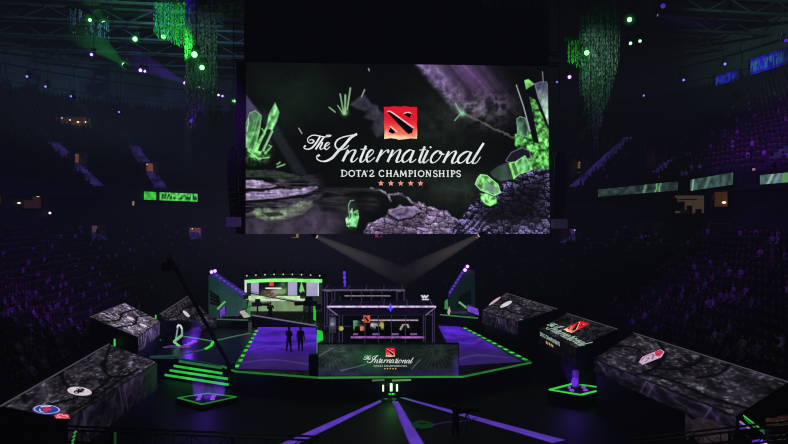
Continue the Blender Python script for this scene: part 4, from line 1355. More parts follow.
# ------------------------------------------------------------------ lit sculpture on the left stage wing
g = S(179.5, 347)
t = thing('light_sculpture', 'tall bent sculpture of pale glowing tubes standing on left stage wing', 'sculpture', g)
yb = g.y
def L_(px, py): return PY(px, py, yb)
PT = glow('sculpture_pale', (196, 226, 206), 1.0); PG = glow('sculpture_green', (110, 220, 120), 1.0)
mb = MB(); mb.path([L_(177.5, 327.5), L_(178, 325), L_(180.5, 325.6), L_(182, 329)], .065); mb.build('crown', PT, t)
mb = MB(); mb.path([L_(177.8, 327), L_(176.2, 337), L_(175.8, 339.5)], .05); mb.path([L_(182, 329), L_(182, 336), L_(174, 342)], .075); mb.build('upper_leg', glow('sculpture_grey', (136, 150, 170), 1), t)
mb = MB(); mb.path([L_(182.4, 334.5), L_(173.6, 341.5), L_(180.4, 347)], .08); mb.build('lower_leg', PG, t)
mb = MB(); mb.hexa([g + Vector((-1.2, -.25, 0)), g + Vector((.9, -.25, 0)), g + Vector((.7, .3, 0)), g + Vector((-.9, .3, 0))], [g + Vector((-1.1, -.22, .07)), g + Vector((.8, -.22, .07)), g + Vector((.6, .26, .07)), g + Vector((-.8, .26, .07))]); mb.build('base', glow('sculpture_base', (84, 54, 116), 1, .6, 2), t)
bk = thing('stage_haze_light', 'violet glowing haze over floor lamps behind the pale sculpture', 'light', S(191, 343))
for px, py, h in ((186, 346, 1.1), (190, 344, 1.5), (194, 342, 2.0)):
    p = S(px, py)
    mb = MB(); mb.tube(p, p + Vector((0, 0, .1)), .25, .2, 12); mb.build('floor_lamp', glow('puck_violet', (134, 70, 214), 1), bk)
    beam(bk, p + Vector((0, 0, .1)), p + Vector((.5, 0, h)), .35, .5, haze('violet_haze_mid', (116, 40, 255), .6))

# ------------------------------------------------------------------ player booths
def player_booth(label, x0, x1, yf, yb, zt, front):
    """glass player booth; x0,x1 pixel span of the roof front edge"""
    a, b = PY(x0, 300, yf).x, PY(x1, 300, yf).x
    t = thing('player_booth', label, 'booth', ((a + b) / 2, (yf + yb) / 2, SZ))
    w = b - a
    gi = .09 * w                       # glass stands back from the roof edge
    zv = zt - (.72 if front else .2)
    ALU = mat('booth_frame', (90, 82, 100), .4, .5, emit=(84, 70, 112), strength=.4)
    DARKF = mat('booth_frame_dark', (18, 17, 22), .5)
    # roof: sloping visor + flat top
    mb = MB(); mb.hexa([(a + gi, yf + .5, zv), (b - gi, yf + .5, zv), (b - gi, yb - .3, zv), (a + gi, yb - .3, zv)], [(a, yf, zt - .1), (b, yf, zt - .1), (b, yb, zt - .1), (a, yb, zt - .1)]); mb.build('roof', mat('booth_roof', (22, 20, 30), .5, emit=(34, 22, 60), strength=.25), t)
    mb = MB(); mb.bar((a, yf - .02, zt - .1), (b, yf - .02, zt - .1), .08, .11); mb.build('roof_edge_light', glow('booth_edge_light', (214, 186, 240), 1, .45, 5) if front else glow('booth_edge_back', (88, 80, 100), 1, .4, 5), t)
    for x, xx in ((a, a + gi), (b, b - gi)):
        mb = MB(); mb.tube((x, yf, zt - .08), (xx, yf + .45, zv), .035); mb.build('visor_rib', glow('visor_rib_pale', (120, 106, 140), 1), t)
    # posts and rails
    xs = [a + w * k for k in (.005, .105, .225, .345, .47, .59, .72, .85, .905, .995)]
    for k, x in enumerate(xs):
        ww = .16 if k in (2, 7) else .05
        y = yf + .5 if 1 <= k <= 8 else yf + 1.2
        mb = MB(); mb.box(x - ww / 2, x + ww / 2, y, y + .1, SZ, zv if 1 <= k <= 8 else zt - .3); mb.build('post', DARKF if k in (2, 7) else ALU, t)
        mb = MB(); mb.box(x - .04, x + .04, yb - .15, yb - .05, SZ, zv); mb.build('post', ALU, t)
    for z in (SZ + .35, zv - .02):
        mb = MB(); mb.box(a + .1, b - .1, yf + .5, yf + .58, z, z + .06); mb.build('rail', ALU, t)
    mb = MB(); mb.box(a + w * .11, a + w * .89, yf + .53, yf + .55, SZ + .1, zv); mb.build('front_glass', glass('booth_glass', (200, 190, 230), .10), t)
    for x in (a + w * .05, b - w * .05):
        mb = MB(); mb.box(x - .01, x + .01, yf + .9, yb - .2, SZ + .1, zv); mb.build('side_glass', glass('booth_glass', (200, 190, 230), .10), t)
    mb = MB(); mb.box(a + .1, b - .1, yf + .45, yb - .1, SZ, SZ + .08); mb.build('floor_plate', DARKF, t)
    for k in (.02, .30, .52, .74, .97):        # upright lattice frames on the roof sides
        x = a + w * k; mb = MB(); mb.tube((x, yf + .1, zt), (x, yb, zt + .02), .03, n=5); mb.build('roof_beam', ALU, t)
    mb = MB(); mb.box(a + w * .2, b - w * .12, yb - .35, yb - .3, SZ + .1, zv); mb.build('back_wall', mat('booth_back_wall', (24, 22, 32), .7), t)
    return t, a, b, w, zv


t, a, b, w, zv = player_booth('front glass player booth with bright roof edge in the stage middle', 327, 436, 45.6, 49.2, 4.52, True)
z0 = PY(0, 337, 46).z
mb = MB(); mb.box(a + w * .215, a + w * .895, 46.02, 46.1, PY(0, 338.4, 46).z, PY(0, 336.6, 46).z); mb.build('glow_rail', glow('booth_rail_pink', (146, 92, 168), 1, .5, 4), t)
mb = MB(); mb.box(a + w * .30, a + w * .86, 48.7, 48.8, PY(0, 320.9, 48.7).z, PY(0, 319.8, 48.7).z); mb.build('back_light_strip', glow('booth_strip_pale', (196, 170, 190), 1, .4, 4), t)
bl = MB(); c = PY(390.5, 309, 45.5); bl.ball(c + Vector((0, 0, .1)), .08, .06, .3); bl.ball(c + Vector((0, 0, .05)), .22, .06, .06); bl.build('beacon', glow('beacon_blue', (70, 50, 255), 1.6), t, True)
lamp('POINT', c + Vector((0, -.5, 0)), (70, 60, 255), 6, size=.2)
# things in the booth: screens on the back wall, desk, monitors, chairs
def wall_picture(name, label, cat, x0, x1, y0, y1, dep, paint, n=(30, 20)):
    p0, p1 = PY(x0, y0, dep), PY(x1, y1, dep)
    q = (Vector((p0.x, dep, p0.z)), Vector((p1.x, dep, p0.z)), Vector((p1.x, dep, p1.z)), Vector((p0.x, dep, p1.z)))
    t = thing(name, label, cat, Vector(((p0.x + p1.x) / 2, dep, p1.z)))
    painted_quad('picture', q, n[0], n[1], paint, t)
    mb = MB(); mb.box(p0.x - .04, p1.x + .04, dep + .015, dep + .09, p1.z - .04, p0.z + .04); mb.build('bezel', CASE, t)
    return t


def paint_blobs(seed, cols, bg=(10, 12, 12)):
    def f(U, V):
        img = np.zeros(U.shape + (3,)) + np.array(bg, float)
        n = fbm(U * 6, V * 5, 3, seed)
        for (u, v, su, sv, c) in cols:
            m = np.exp(-(((U - u) / su) ** 2 + ((V - v) / sv) ** 2)) * (.4 + 1.1 * n)
            img = mixc(img, np.clip(m * 1.5, 0, 1), c)
        return img
    return f


wall_picture('booth_screen', 'glowing green picture screen on back wall of the front player booth', 'screen', 351, 365, 320.5, 331, 48.75, paint_blobs(5, [(.25, .5, .22, .35, (60, 170, 100)), (.75, .75, .2, .25, (214, 140, 110)), (.2, .1, .3, .2, (120, 160, 130))]))
wall_picture('booth_screen', 'screen with white lettering and yellow patch on booth back wall', 'screen', 370, 384, 320.8, 330, 48.75, paint_blobs(6, [(.25, .45, .25, .22, (210, 214, 214)), (.85, .5, .18, .4, (200, 190, 80)), (.45, .6, .2, .2, (140, 140, 150))]))
wall_picture('booth_screen', 'dark screen with pale bent line on right of booth back wall', 'screen', 394, 412, 322, 331, 48.75, lambda U, V: mixc(np.zeros(U.shape + (3,)) + 10., 1 - sstep(.03, .08, line_d(U, V, [(.35, .85), (.5, .3), (.75, .28), (.8, .6)])), (190, 180, 170)))
em = thing('emblem_sign', 'small orange lit emblem sign high on the booth back wall', 'sign', PY(367, 319, 48.72))
mb = MB(); p0, p1 = PY(363.5, 315.5, 48.7), PY(370, 322.5, 48.7); mb.box(p0.x, p1.x, 48.68, 48.76, p1.z, p0.z); mb.build('plate', glow('sign_orange', (224, 96, 58), 1, .5, 5), em)
mb = MB()
mb.poly([PY(364.6, 317, 48.65), PY(366, 316.6, 48.65), PY(369, 320.6, 48.65), PY(368.4, 321.6, 48.65), PY(367.2, 321.4, 48.65)]); mb.build('emblem_cutout', mat('emblem_black', (6, 5, 6), .9), em)
wall_picture('booth_screen', 'pale grey screen in the left end bay of the front booth', 'screen', 329.5, 336, 317, 333, 47.6, paint_blobs(7, [(.5, .35, .4, .3, (96, 96, 120)), (.4, .45, .3, .06, (150, 150, 160))], (40, 38, 52)), (16, 24))
yl = thing('booth_lamp', 'small yellow glowing lamp in the left bay of the front booth', 'lamp', PY(341, 331, 47.4))
c = PY(341, 328.5, 47.4)
mb = MB(); mb.ball(c, .19, .12, .17); mb.build('globe', glow('lamp_yellow', (196, 190, 84), 1), yl, True)
mb = MB(); mb.tube((c.x, 47.4, SZ + .08), c + Vector((0, 0, -.12)), .03); mb.tube((c.x, 47.4, SZ + .08), (c.x, 47.4, SZ + .12), .2, .18, 12); mb.build('stand', STEEL, yl)
dk = thing('player_desk', 'long black desk across the front player booth behind the glass', 'desk', ((a + b) / 2, 47.1, SZ + .08))
mb = MB(); mb.box(a + w * .24, a + w * .88, 46.75, 47.5, SZ + .76, SZ + .82); mb.build('desk_top', CASE, dk)
for k in (.25, .45, .66, .87):
    mb = MB(); mb.box(a + w * k - .03, a + w * k + .03, 46.8, 47.45, SZ + .08, SZ + .76); mb.build('leg', STEEL, dk)
# monitors seen from the back, with a purple lit emblem band, and gaming chairs
def monitor(label, x):
    t = thing('monitor', label, 'monitor', (x, 47.0, SZ + .82), group='monitors on the player desk')
    mb = MB(); mb.box(x - .3, x + .3, 46.98, 47.03, SZ + .95, SZ + 1.3); mb.build('panel', CASE, t, bevel=.01)
    mb = MB(); mb.tube((x, 47.03, SZ + .82), (x, 47.03, SZ + 1.0), .03); mb.rbox((x, 47.05, SZ + .82), .3, .2, .02, 0, .05); mb.build('stand', STEEL, t)
    mb = MB(); mb.box(x - .29, x + .22, 46.96, 46.98, SZ + .98, SZ + 1.12); mb.build('light_band', glow('monitor_band', (120, 84, 150), 1, .7, 9), t)
    return t
def chair(label, x, y, rz):
    t = thing('gaming_chair', label, 'chair', (x, y, SZ + .08), group='chairs behind the player desk', rz=0)
    F1 = mat('chair_leather', (22, 20, 26), .5)
    mb = MB(); mb.rbox((x, y, SZ + .5), .5, .5, .1, 0, .08); mb.build('seat', F1, t)
    mb = MB(); mb.hexa([(x - .25, y + .2, SZ + .58), (x + .25, y + .2, SZ + .58), (x + .25, y + .3, SZ + .58), (x - .25, y + .3, SZ + .58)], [(x - .18, y + .34, SZ + 1.4), (x + .18, y + .34, SZ + 1.4), (x + .18, y + .42, SZ + 1.4), (x - .18, y + .42, SZ + 1.4)]); mb.build('backrest', F1, t)
    mb = MB(); mb.tube((x, y, SZ + .14), (x, y, SZ + .5), .035); mb.build('column', STEEL, t)
    for k in range(5):
        an = k * 2 * math.pi / 5; mb = MB(); mb.tube((x, y, SZ + .16), (x + .3 * math.cos(an), y + .3 * math.sin(an), SZ + .12), .025, .02); mb.build('leg', STEEL, t)
ordn = ('first', 'second', 'third', 'fourth')
for k, px in enumerate((355, 376.5, 395.5, 414)):
    x = PY(px, 334, 47).x
    monitor('%s monitor from the left on the player desk, purple band on its back' % ordn[k], x)
    chair('%s dark gaming chair from the left behind the player desk' % ordn[k], x + .1, 47.9, 0)
# back booth
t, a, b, w, zv = player_booth('rear glass player booth half hidden behind the front booth', 322.5, 405, 53.6, 57.0, 4.76, False)
mb = MB(); mb.box(a + w * .26, a + w * .82, 54.2, 54.28, PY(0, 296.4, 54.2).z, PY(0, 295.4, 54.2).z); mb.build('glow_rail', glow('booth_rail_grey', (150, 130, 150), 1, .4, 4), t)
# monitor on mast right of the rear booth
m1 = wall_picture('status_monitor', 'small bright monitor on a mast right of the rear booth', 'monitor', 420.5, 429.5, 294, 300.5, 52, lambda U, V: mixc(np.zeros(U.shape + (3,)) + np.array([24, 24, 34.]), (1 - sstep(.06, .14, np.minimum(line_d(U, V, [(.15, .25), (.3, .6), (.45, .25), (.6, .6), (.8, .25)]), line_d(U, V, [(.25, .85), (.85, .85)])))), (214, 214, 226)), (36, 24))
p = PY(425, 300.5, 52.1); mb = MB(); mb.tube((p.x, 52.1, SZ), (p.x, 52.1, p.z), .05); mb.build('mast', STEEL, m1)
# violet lit mast behind the rear booth
p = PY(344.5, 297, 58)
t = thing('light_mast', 'thin mast with violet lights rising behind the rear booth', 'light', (p.x, 58, SZ))
mb = MB(); mb.tube((p.x, 58, SZ), (p.x, 58, PY(0, 268, 58).z), .05); mb.build('pole', STEEL, t)
for py in (273, 277.5, 282, 286.5, 291, 296):
    q = PY(344.3 + (py - 273) * .05, py, 57.9); mb = MB(); mb.ball(q, .13, .1, .2, 8, 5); mb.build('lens', glow('mast_violet', (96, 50, 236), 1.1), t, True)
lamp('POINT', PY(345, 297, 57), (60, 255, 120), 10, size=.2)

# ================================================================== analyst studio at the back left
YS = 62.0
def T(px, py, y=YS): return PY(px, py, y)
stu = thing('analyst_studio', 'bright open studio set under a curved green glowing canopy at stage back', 'studio', Vector((T(283, 318).x, YS, SZ)))
xl, xr = T(246.5, 300, YS - 1.6).x, T(322, 300, YS - 1.6).x
mb = MB()                                             # curved canopy
n = 18
for i in range(n):
    u0, u1 = i / n, (i + 1) / n
    def cv(u): return YS - 1.6 - 1.2 * math.sin(math.pi * u)
    def zc(u): return T(0, 279.6 - 2.2 * math.sin(math.pi * min(1, u * 1.05)) - .6 * u).z
    xa, xb = xl + (xr - xl) * u0, xl + (xr - xl) * u1
    mb.hexa([(xa, cv(u0), zc(u0) - .17), (xb, cv(u1), zc(u1) - .17), (xb, cv(u1) + .1, zc(u1) - .17), (xa, cv(u0) + .1, zc(u0) - .17)], [(xa, cv(u0), zc(u0) + .13), (xb, cv(u1), zc(u1) + .13), (xb, cv(u1) + .1, zc(u1) + .13), (xa, cv(u0) + .1, zc(u0) + .13)])
mb.build('canopy_light', glow('canopy_green', (140, 246, 128), 1, .2, 1), stu)
mb = MB(); zt = T(0, 274.5).z
mb.hexa([(xl - .2, YS - 1.5, zt - .3), (0.5 * (xl + xr), YS - 2.6, zt - .1), (xr + .2, YS - 1.5, zt - .3), (xr + .2, YS + .6, zt - .3), (xl - .2, YS + .6, zt - .3)], [(xl - .2, YS - 1.5, zt), (0.5 * (xl + xr), YS - 2.6, zt + .1), (xr + .2, YS - 1.5, zt), (xr + .2, YS + .6, zt), (xl - .2, YS + .6, zt)]); mb.build('canopy_roof', CASE, stu)
for k in range(9):                                   # small spotlights on the canopy edge
    px = 247 + k * 9.1
    p = T(px, 274.2 - 1.6 * math.sin(math.pi * (k + .2) / 8.5), YS - 2.0)
    mb = MB(); mb.tube(p + Vector((0, -.05, -.12)), p + Vector((0, .25, .2)), .16, .13, 8); mb.tube(p, p + Vector((0, .1, .35)), .03, n=5)
    o = mb.build('spotlight', CASE, stu)
    mb = MB(); mb.ball(p + Vector((0, -.09, -.15)), .07, .05, .07, 8, 4); mb.build('lens', glow('studio_spot_lens', (200, 220, 190), 1), o)


def flat(parent, name, x0, x1, y0, y1, dep, m, th=.08):
    p0, p1 = T(x0, y0, dep), T(x1, y1, dep)
    mb = MB(); mb.box(p0.x, p1.x, dep, dep + th, p1.z, p0.z)
    return mb.build(name, m, parent)


LAV = glow('studio_lavender', (164, 160, 196), 1, .12, .8)
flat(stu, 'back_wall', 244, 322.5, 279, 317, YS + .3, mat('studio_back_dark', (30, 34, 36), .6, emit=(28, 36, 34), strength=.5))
flat(stu, 'end_post', 244.6, 246.6, 280, 297, YS - .3, glow('studio_white', (206, 214, 220), 1))
flat(stu, 'end_post', 317.4, 318.8, 279, 296, YS - .3, glow('studio_white', (206, 214, 220), 1))
flat(stu, 'lit_panel', 251, 258.6, 279.5, 296, YS + .1, LAV)
flat(stu, 'lit_panel', 287.8, 297, 278.5, 295.5, YS + .1, LAV)
flat(stu, 'lit_panel', 306.5, 317, 279, 296, YS + .1, LAV)
flat(stu, 'glow_skirting', 246, 300, 296, 299.4, YS - .2, glow('studio_pale_green', (186, 222, 166), 1, .3, 1.5))
flat(stu, 'desk_front', 250, 303, 300.5, 312, YS - 1.6, glow('studio_desk_green', (112, 138, 98), 1, .35, .9), .1)
flat(stu, 'desk_top', 249, 304, 299.5, 300.8, YS - 1.7, glow('studio_desk_top', (206, 216, 196), 1, .3, 2), .6)
flat(stu, 'base', 246, 323, 312, 320, YS - 2.2, CASE, 1.0)
# picture wall in the middle with the red emblem
p = wall_picture('studio_screen', 'studio back screen showing small red emblem over white line and orange forms', 'screen', 259.4, 287, 279.5, 299, YS + .15, paint_blobs(17, [(.55, .66, .18, .12, (190, 150, 140)), (.8, .6, .2, .2, (130, 160, 110)), (.25, .7, .2, .15, (96, 70, 60)), (.85, .2, .1, .25, (70, 92, 84))], (14, 20, 18)), (50, 36))
mb = MB(); a_, b_ = T(269.5, 281.3, YS + .12), T(273.6, 286, YS + .12); mb.box(a_.x, b_.x, YS + .1, YS + .13, b_.z, a_.z); mb.build('emblem', glow('emblem_red_small', (240, 60, 54), 1), p)
mb = MB(); a_, b_ = T(265.5, 287.6, YS + .12), T(281.5, 288.9, YS + .12); mb.box(a_.x, b_.x, YS + .1, YS + .13, b_.z, a_.z); mb.build('title_line', WHITE, p)
p = wall_picture('studio_screen', 'narrow studio screen with green leaf shape between lavender panels', 'screen', 297.6, 306, 279.5, 296, YS + .15, lambda U, V: mixc(np.zeros(U.shape + (3,)) + np.array([14, 22, 18.]), 1 - sstep(-.02, .03, poly_sd(U, V, [(.2, .7), (.45, .1), (.6, .35), (.85, .75), (.6, .7), (.4, .8)])), (120, 206, 110)), (20, 30))
lamp('AREA', T(283, 284, YS - 2.2), (220, 255, 210), 170, T(283, 312, YS - 1), size=4)  # added area fill for the studio desk and people


# ------------------------------------------------------------------ stage wing walls left and right of the studio
WINGM = mat('wing_wall_teal', (96, 112, 112), .7, vary=.3, scale=.5)
def wing(label, prof, y, slant, rail, fl):
    """prof: pixel outline of the wall; rail: top edge pixel points with violet lights"""
    c = T(*prof[-1], y)
    t = thing('stage_wing', label, 'stage wall', Vector((c.x, y, SZ)))
    mb = MB(); pts = [T(*q, y) for q in prof]
    mb.hexa(pts, [q + Vector((0, .3, 0)) for q in pts]); mb.build('wall', WINGM, t)
    mb = MB()
    a, b = T(*rail[0], y - .1), T(*rail[1], y - .1)
    up = Vector((0, 0, .55))
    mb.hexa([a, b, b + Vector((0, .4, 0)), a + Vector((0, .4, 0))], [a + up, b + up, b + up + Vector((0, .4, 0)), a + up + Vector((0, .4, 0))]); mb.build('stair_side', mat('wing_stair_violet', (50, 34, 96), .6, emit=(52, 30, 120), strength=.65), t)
    for k in range(9):
        q = a.lerp(b, (k + .3) / 9) + Vector((0, -.06, .38)); r = a.lerp(b, (k + .85) / 9) + Vector((0, -.06, .38))
        mb = MB(); mb.tube(q, r, .06, n=6); mb.build('step_light', glow('step_violet', (104, 66, 200), 1, .4, 4), t)
    return t


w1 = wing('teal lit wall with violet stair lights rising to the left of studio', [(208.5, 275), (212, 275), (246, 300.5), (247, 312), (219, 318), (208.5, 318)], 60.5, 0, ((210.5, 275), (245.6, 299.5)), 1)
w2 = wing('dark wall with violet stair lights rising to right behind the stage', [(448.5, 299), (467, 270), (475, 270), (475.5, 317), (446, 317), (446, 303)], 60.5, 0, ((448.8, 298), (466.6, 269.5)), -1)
for (px, py), par, wt in (((211.5, 272), w1, 1), ((215, 271), w1, 1), ((467.5, 266.5), w2, 1), ((465, 270), w2, .7)):
    q = T(px, py, 60.3); mb = MB(); mb.ball(q, .16, .12, .16, 8, 5); mb.build('lamp', VIOLET_HOT, par, True)
for x0, x1, ys, par in ((209.5, 222, 300, w1), (459, 470, 301, w2)):
    sgn = 1 if par is w1 else -1
    for k in range(4):
        q0 = T(210.5 if sgn > 0 else 471, 293 + k * 3.6, 60.2); q1 = T((219 + k * .6) if sgn > 0 else 460 - k * .6, 299 + k * 2.6, 60.0)
        mb = MB(); mb.bar(q0, q1, .12, .2); mb.build('slat', CASE, par)
    q0, q1 = (T(217.5, 309, 59.9), T(225, 301.5, 59.9)) if sgn > 0 else (T(468, 309, 59.9), T(459, 302, 59.9))
    mb = MB(); mb.tube(q0, q1, .1, n=6); mb.build('green_edge', glow('wing_green_edge', (96, 176, 104), 1), par)
for label, pts in (('violet glowing panel at the foot of the left stage wing', [(219.6, 311), (224.6, 306), (224.8, 314), (220.4, 318)]), ('violet glowing panel at the foot of the right stage wing', [(467, 305), (478, 309), (479, 315.5), (468, 311.5)])):
    q = [T(*p, 59.6) for p in pts]
    t = thing('glow_panel', label, 'light', sum(q, Vector()) / 4)
    t.location.z = SZ
    mb = MB(); mb.hexa(q, [p + Vector((0, .12, 0)) for p in q]); mb.build('panel', glow('panel_violet', (110, 60, 190), 1, .35, 2), t)
    mb = MB()
    for p in (q[0], q[1]): mb.tube((p.x, 59.7, SZ), (p.x, 59.7, p.z), .04)
    mb.build('stand', STEEL, t)
for label, pts, y in (('pale cream sloping table board left of the studio', [(239.5, 312), (243.5, 311), (249.5, 317), (244, 318)], 58.5), ('pale cream board beside the right stage wing', [(447.5, 313), (449.5, 307), (450.6, 311), (449, 317)], 58.5)):
    q = [T(*p, y) for p in pts]
    t = thing('table_board', label, 'table', sum(q, Vector()) / 4); t.location.z = SZ
    mb = MB(); mb.hexa(q, [p + Vector((0, .25, .04)) for p in q]); mb.build('board', glow('board_cream', (176, 166, 160), 1), t)
    mb = MB(); c = sum(q, Vector()) / 4; mb.tube((c.x, y + .2, SZ), (c.x, y + .2, c.z), .05); mb.build('leg', STEEL, t)
t = thing('light_post', 'green lit upright panel at the foot of right violet stairs', 'light', Vector((T(446, 310, 59).x, 59, SZ)))
q = [T(444.5, 309, 59), T(448.2, 309.5, 59), T(447.8, 299, 59), T(445, 301, 59)]; MB().hexa(q, [p + Vector((0, .12, 0)) for p in q]).build('panel', glow('post_green_soft', (52, 132, 70), 1, .3, 2), t)
MB().tube((T(446.3, 309, 59).x, 59.06, SZ), (T(446.3, 309, 59).x, 59.06, q[0].z), .05).build('stand', STEEL, t)
# equipment tables on both stage wings
def table(label, x0, x1, py, y, m):
    p0, p1 = T(x0, py, y), T(x1, py, y)
    t = thing('equipment_table', label, 'table', Vector(((p0.x + p1.x) / 2, y, SZ)))
    mb = MB(); mb.box(p0.x, p1.x, y, y + 1.0, p0.z - .06, p0.z); mb.build('table_top', m, t)
    for x in (p0.x + .08, p1.x - .08):
        for yy in (y + .08, y + .92):
            mb = MB(); mb.tube((x, yy, SZ), (x, yy, p0.z - .06), .035); mb.build('leg', STEEL, t)
    return t, p0, p1
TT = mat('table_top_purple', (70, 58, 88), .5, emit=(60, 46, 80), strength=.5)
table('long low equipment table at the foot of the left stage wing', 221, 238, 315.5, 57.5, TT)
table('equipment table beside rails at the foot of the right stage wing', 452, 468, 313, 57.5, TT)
# black barrier lines with grey-green tops in front of the studio
for label, a_, b_, m in (('dark barrier with grey green top edge before the left stage wing', (217, 319.5), (248, 320.5), (62, 92, 76)), ('slanting dark barrier with pale top edge before the studio', (252, 315.5), (316, 326), (104, 100, 126)), ('curved rail with green edge round the right stage wing', (440, 315), (478, 318.5), (60, 120, 70))):
    p0, p1 = T(*a_, 56.5), T(*b_, 55.5)
    t = thing('stage_barrier', label, 'barrier', Vector(((p0.x + p1.x) / 2, 56, SZ)))
    mb = MB(); mb.hexa([Vector((p0.x, p0.y, SZ)), Vector((p1.x, p1.y, SZ)), Vector((p1.x, p1.y + .15, SZ)), Vector((p0.x, p0.y + .15, SZ))], [p0, p1, p1 + Vector((0, .15, 0)), p0 + Vector((0, .15, 0))]) if min(p0.z, p1.z) > SZ + .05 else mb.hexa([p0 + Vector((0, 0, -.02)), p1 + Vector((0, 0, -.02)), p1 + Vector((0, .2, -.02)), p0 + Vector((0, .2, -.02))], [p0 + Vector((0, 0, .04)), p1 + Vector((0, 0, .04)), p1 + Vector((0, .2, .04)), p0 + Vector((0, .2, .04))])
    mb.build('panel', CASE, t)
    mb = MB(); mb.tube(p0 + Vector((0, -.05, .04)), p1 + Vector((0, -.05, .04)), .06, n=6); mb.build('rail', glow('barrier_rail_%d' % m[0], m, 1), t)
t = thing('light_post', 'green lit upright post in front of the right end of studio', 'light', Vector((T(315, 318, 59).x, 59, SZ)))
q = T(314.6, 319, 59); mb = MB(); mb.box(q.x - .1, q.x + .12, 58.9, 59.05, SZ, T(0, 305.5, 59).z); mb.build('pole', glow('post_green_hot', (30, 196, 58), 1), t)
mb = MB(); mb.box(q.x - .16, q.x + .2, 58.85, 59.1, SZ, SZ + .06); mb.build('foot', CASE, t)
t = thing('light_post', 'green lit flared post at the left end of studio', 'light', Vector((T(248, 318, 59.5).x, 59.5, SZ)))
mb = MB(); q = [T(246, 316.5, 59.5), T(250.4, 317, 59.5), T(249.8, 303, 59.5), T(248.8, 300.5, 59.5)]; mb.hexa(q, [p + Vector((0, .12, 0)) for p in q]); mb.build('panel', glow('post_green_soft', (52, 132, 70), 1, .3, 2), t)
t = thing('loudspeaker', 'dark loudspeaker stack at the right end of studio', 'loudspeaker', Vector((T(327, 318, 58.5).x, 58.5, SZ)))
q = T(327, 318, 58.5)
for k in range(3):
    mb = MB(); mb.rbox((q.x, 58.8, SZ + k * 1.02), .95, .6, 1.0, 0, .06); b_ = mb.build('cabinet', mat('speaker_cabinet', (30, 26, 40), .6), t)
    mb = MB(); mb.tube((q.x, 58.5, SZ + k * 1.02 + .5), (q.x, 58.47, SZ + k * 1.02 + .5), .3, .3, 16); mb.build('cone', mat('speaker_cone', (52, 46, 62), .5), b_)


# ------------------------------------------------------------------ studio cameras and cranes
def studio_camera(label, px, py, y, rz, hgt, k=1.0):
    c = S(px, py) if y is None else Vector((T(px, py, y).x, y, SZ))
    t = thing('studio_camera', label, 'camera', c)
    mb = MB(); mb.tube(c, c + Vector((0, 0, hgt)), .11 * k, .07 * k, 10); mb.build('pedestal', CASE, t)
    for j in range(3):
        an = rz + j * 2.1; mb = MB(); mb.tube(c + Vector((0, 0, .35)), c + Vector((.55 * k * math.cos(an), .55 * k * math.sin(an), .04)), .05 * k, .04 * k); mb.build('leg', CASE, t)
    d = Vector((math.cos(rz), math.sin(rz), 0)); s_ = Vector((-d.y, d.x, 0)); h = c + Vector((0, 0, hgt))
    def blk(x0, x1, w, z0, z1): return MB().hexa([h + d * x0 - s_ * w + Vector((0, 0, z0)), h + d * x1 - s_ * w + Vector((0, 0, z0)), h + d * x1 + s_ * w + Vector((0, 0, z0)), h + d * x0 + s_ * w + Vector((0, 0, z0))], [h + d * x0 - s_ * w + Vector((0, 0, z1)), h + d * x1 - s_ * w + Vector((0, 0, z1)), h + d * x1 + s_ * w + Vector((0, 0, z1)), h + d * x0 + s_ * w + Vector((0, 0, z1))])
    blk(-.5 * k, .35 * k, .14 * k, 0, .34 * k).build('body', CASE, t)
    mb = MB(); mb.tube(h + d * .35 * k + Vector((0, 0, .17 * k)), h + d * 1.0 * k + Vector((0, 0, .17 * k)), .14 * k, .19 * k, 12); ln = mb.build('lens', CASE, t)
    blk(-.2 * k, .25 * k, .1 * k, .36 * k, .62 * k).build('viewfinder', CASE, t)
    mb = MB(); mb.tube(h + d * -.5 * k + Vector((0, 0, .05)), h + d * -1.3 * k + Vector((0, 0, -.25)), .025 * k); mb.build('pan_handle', CASE, t)
    return t


studio_camera('black pedestal studio camera with long lens before right end of the studio', 309.5, 317, 58.2, math.pi * .97, 1.55, 1.35)
studio_camera('black pedestal camera before the left end of studio', 257.5, 317, 58.2, .25, 1.5, 1.05)


def crane(label, base, pivot_z, tip, tail, r, cam_r):
    t = thing('camera_crane', label, 'camera crane', base)
    pv = Vector((base.x, base.y, pivot_z))
    mb = MB(); mb.tube(base, pv, .16 * r * 8, .1 * r * 8, 10); mb.build('column', CASE, t)
    for j in range(3):
        an = j * 2.1 + .4; mb = MB(); mb.tube(base + Vector((0, 0, .5)), base + Vector((math.cos(an), math.sin(an), .08)) , .05); mb.build('leg', CASE, t)
    mb = MB(); mb.tube(tail, tip, r * 1.25, r * .8, 8)
    up = Vector((0, 0, r * 3))
    mb.tube(tail + up * .4, tip + up, r * .35, n=6)
    for k in range(9): mb.tube(tail.lerp(tip, k / 9), tail.lerp(tip, (k + .5) / 9) + up * .8, r * .25, n=5)
    mb.build('arm', CASE, t)
    d = (tip - tail).normalized()
    mb = MB(); mb.rbox((tail.x, tail.y, tail.z - .3), .5, .4, .5, .3, .05); mb.build('counterweight', CASE, t)
    hd = tip + Vector((0, 0, -cam_r * 1.0))
    mb = MB(); mb.tube(tip, hd, r * .7); mb.build('head_bracket', CASE, t)
    mb = MB(); mb.rbox((hd.x - .05, hd.y, hd.z - cam_r * .9), cam_r * 1.3, cam_r * 1.4, cam_r * 1.1, .5, .05); cb_ = mb.build('camera_head', CASE, t)
    mb = MB(); mb.tube((hd.x, hd.y - cam_r * .5, hd.z - cam_r * .35), (hd.x + .1, hd.y - cam_r * 1.3, hd.z - cam_r * .45), cam_r * .32, cam_r * .38, 12); mb.build('lens', CASE, cb_)


cb0 = PZ(229.5, 384, .0); cb0 = Vector((PY(231, 380, 40.4).x, 40.6, 0))
crane('long black camera crane rising to upper left beside the stage stairs', cb0, 1.5, PY(168, 257, 38.2), PY(231, 368, 40.7), .10, .42)
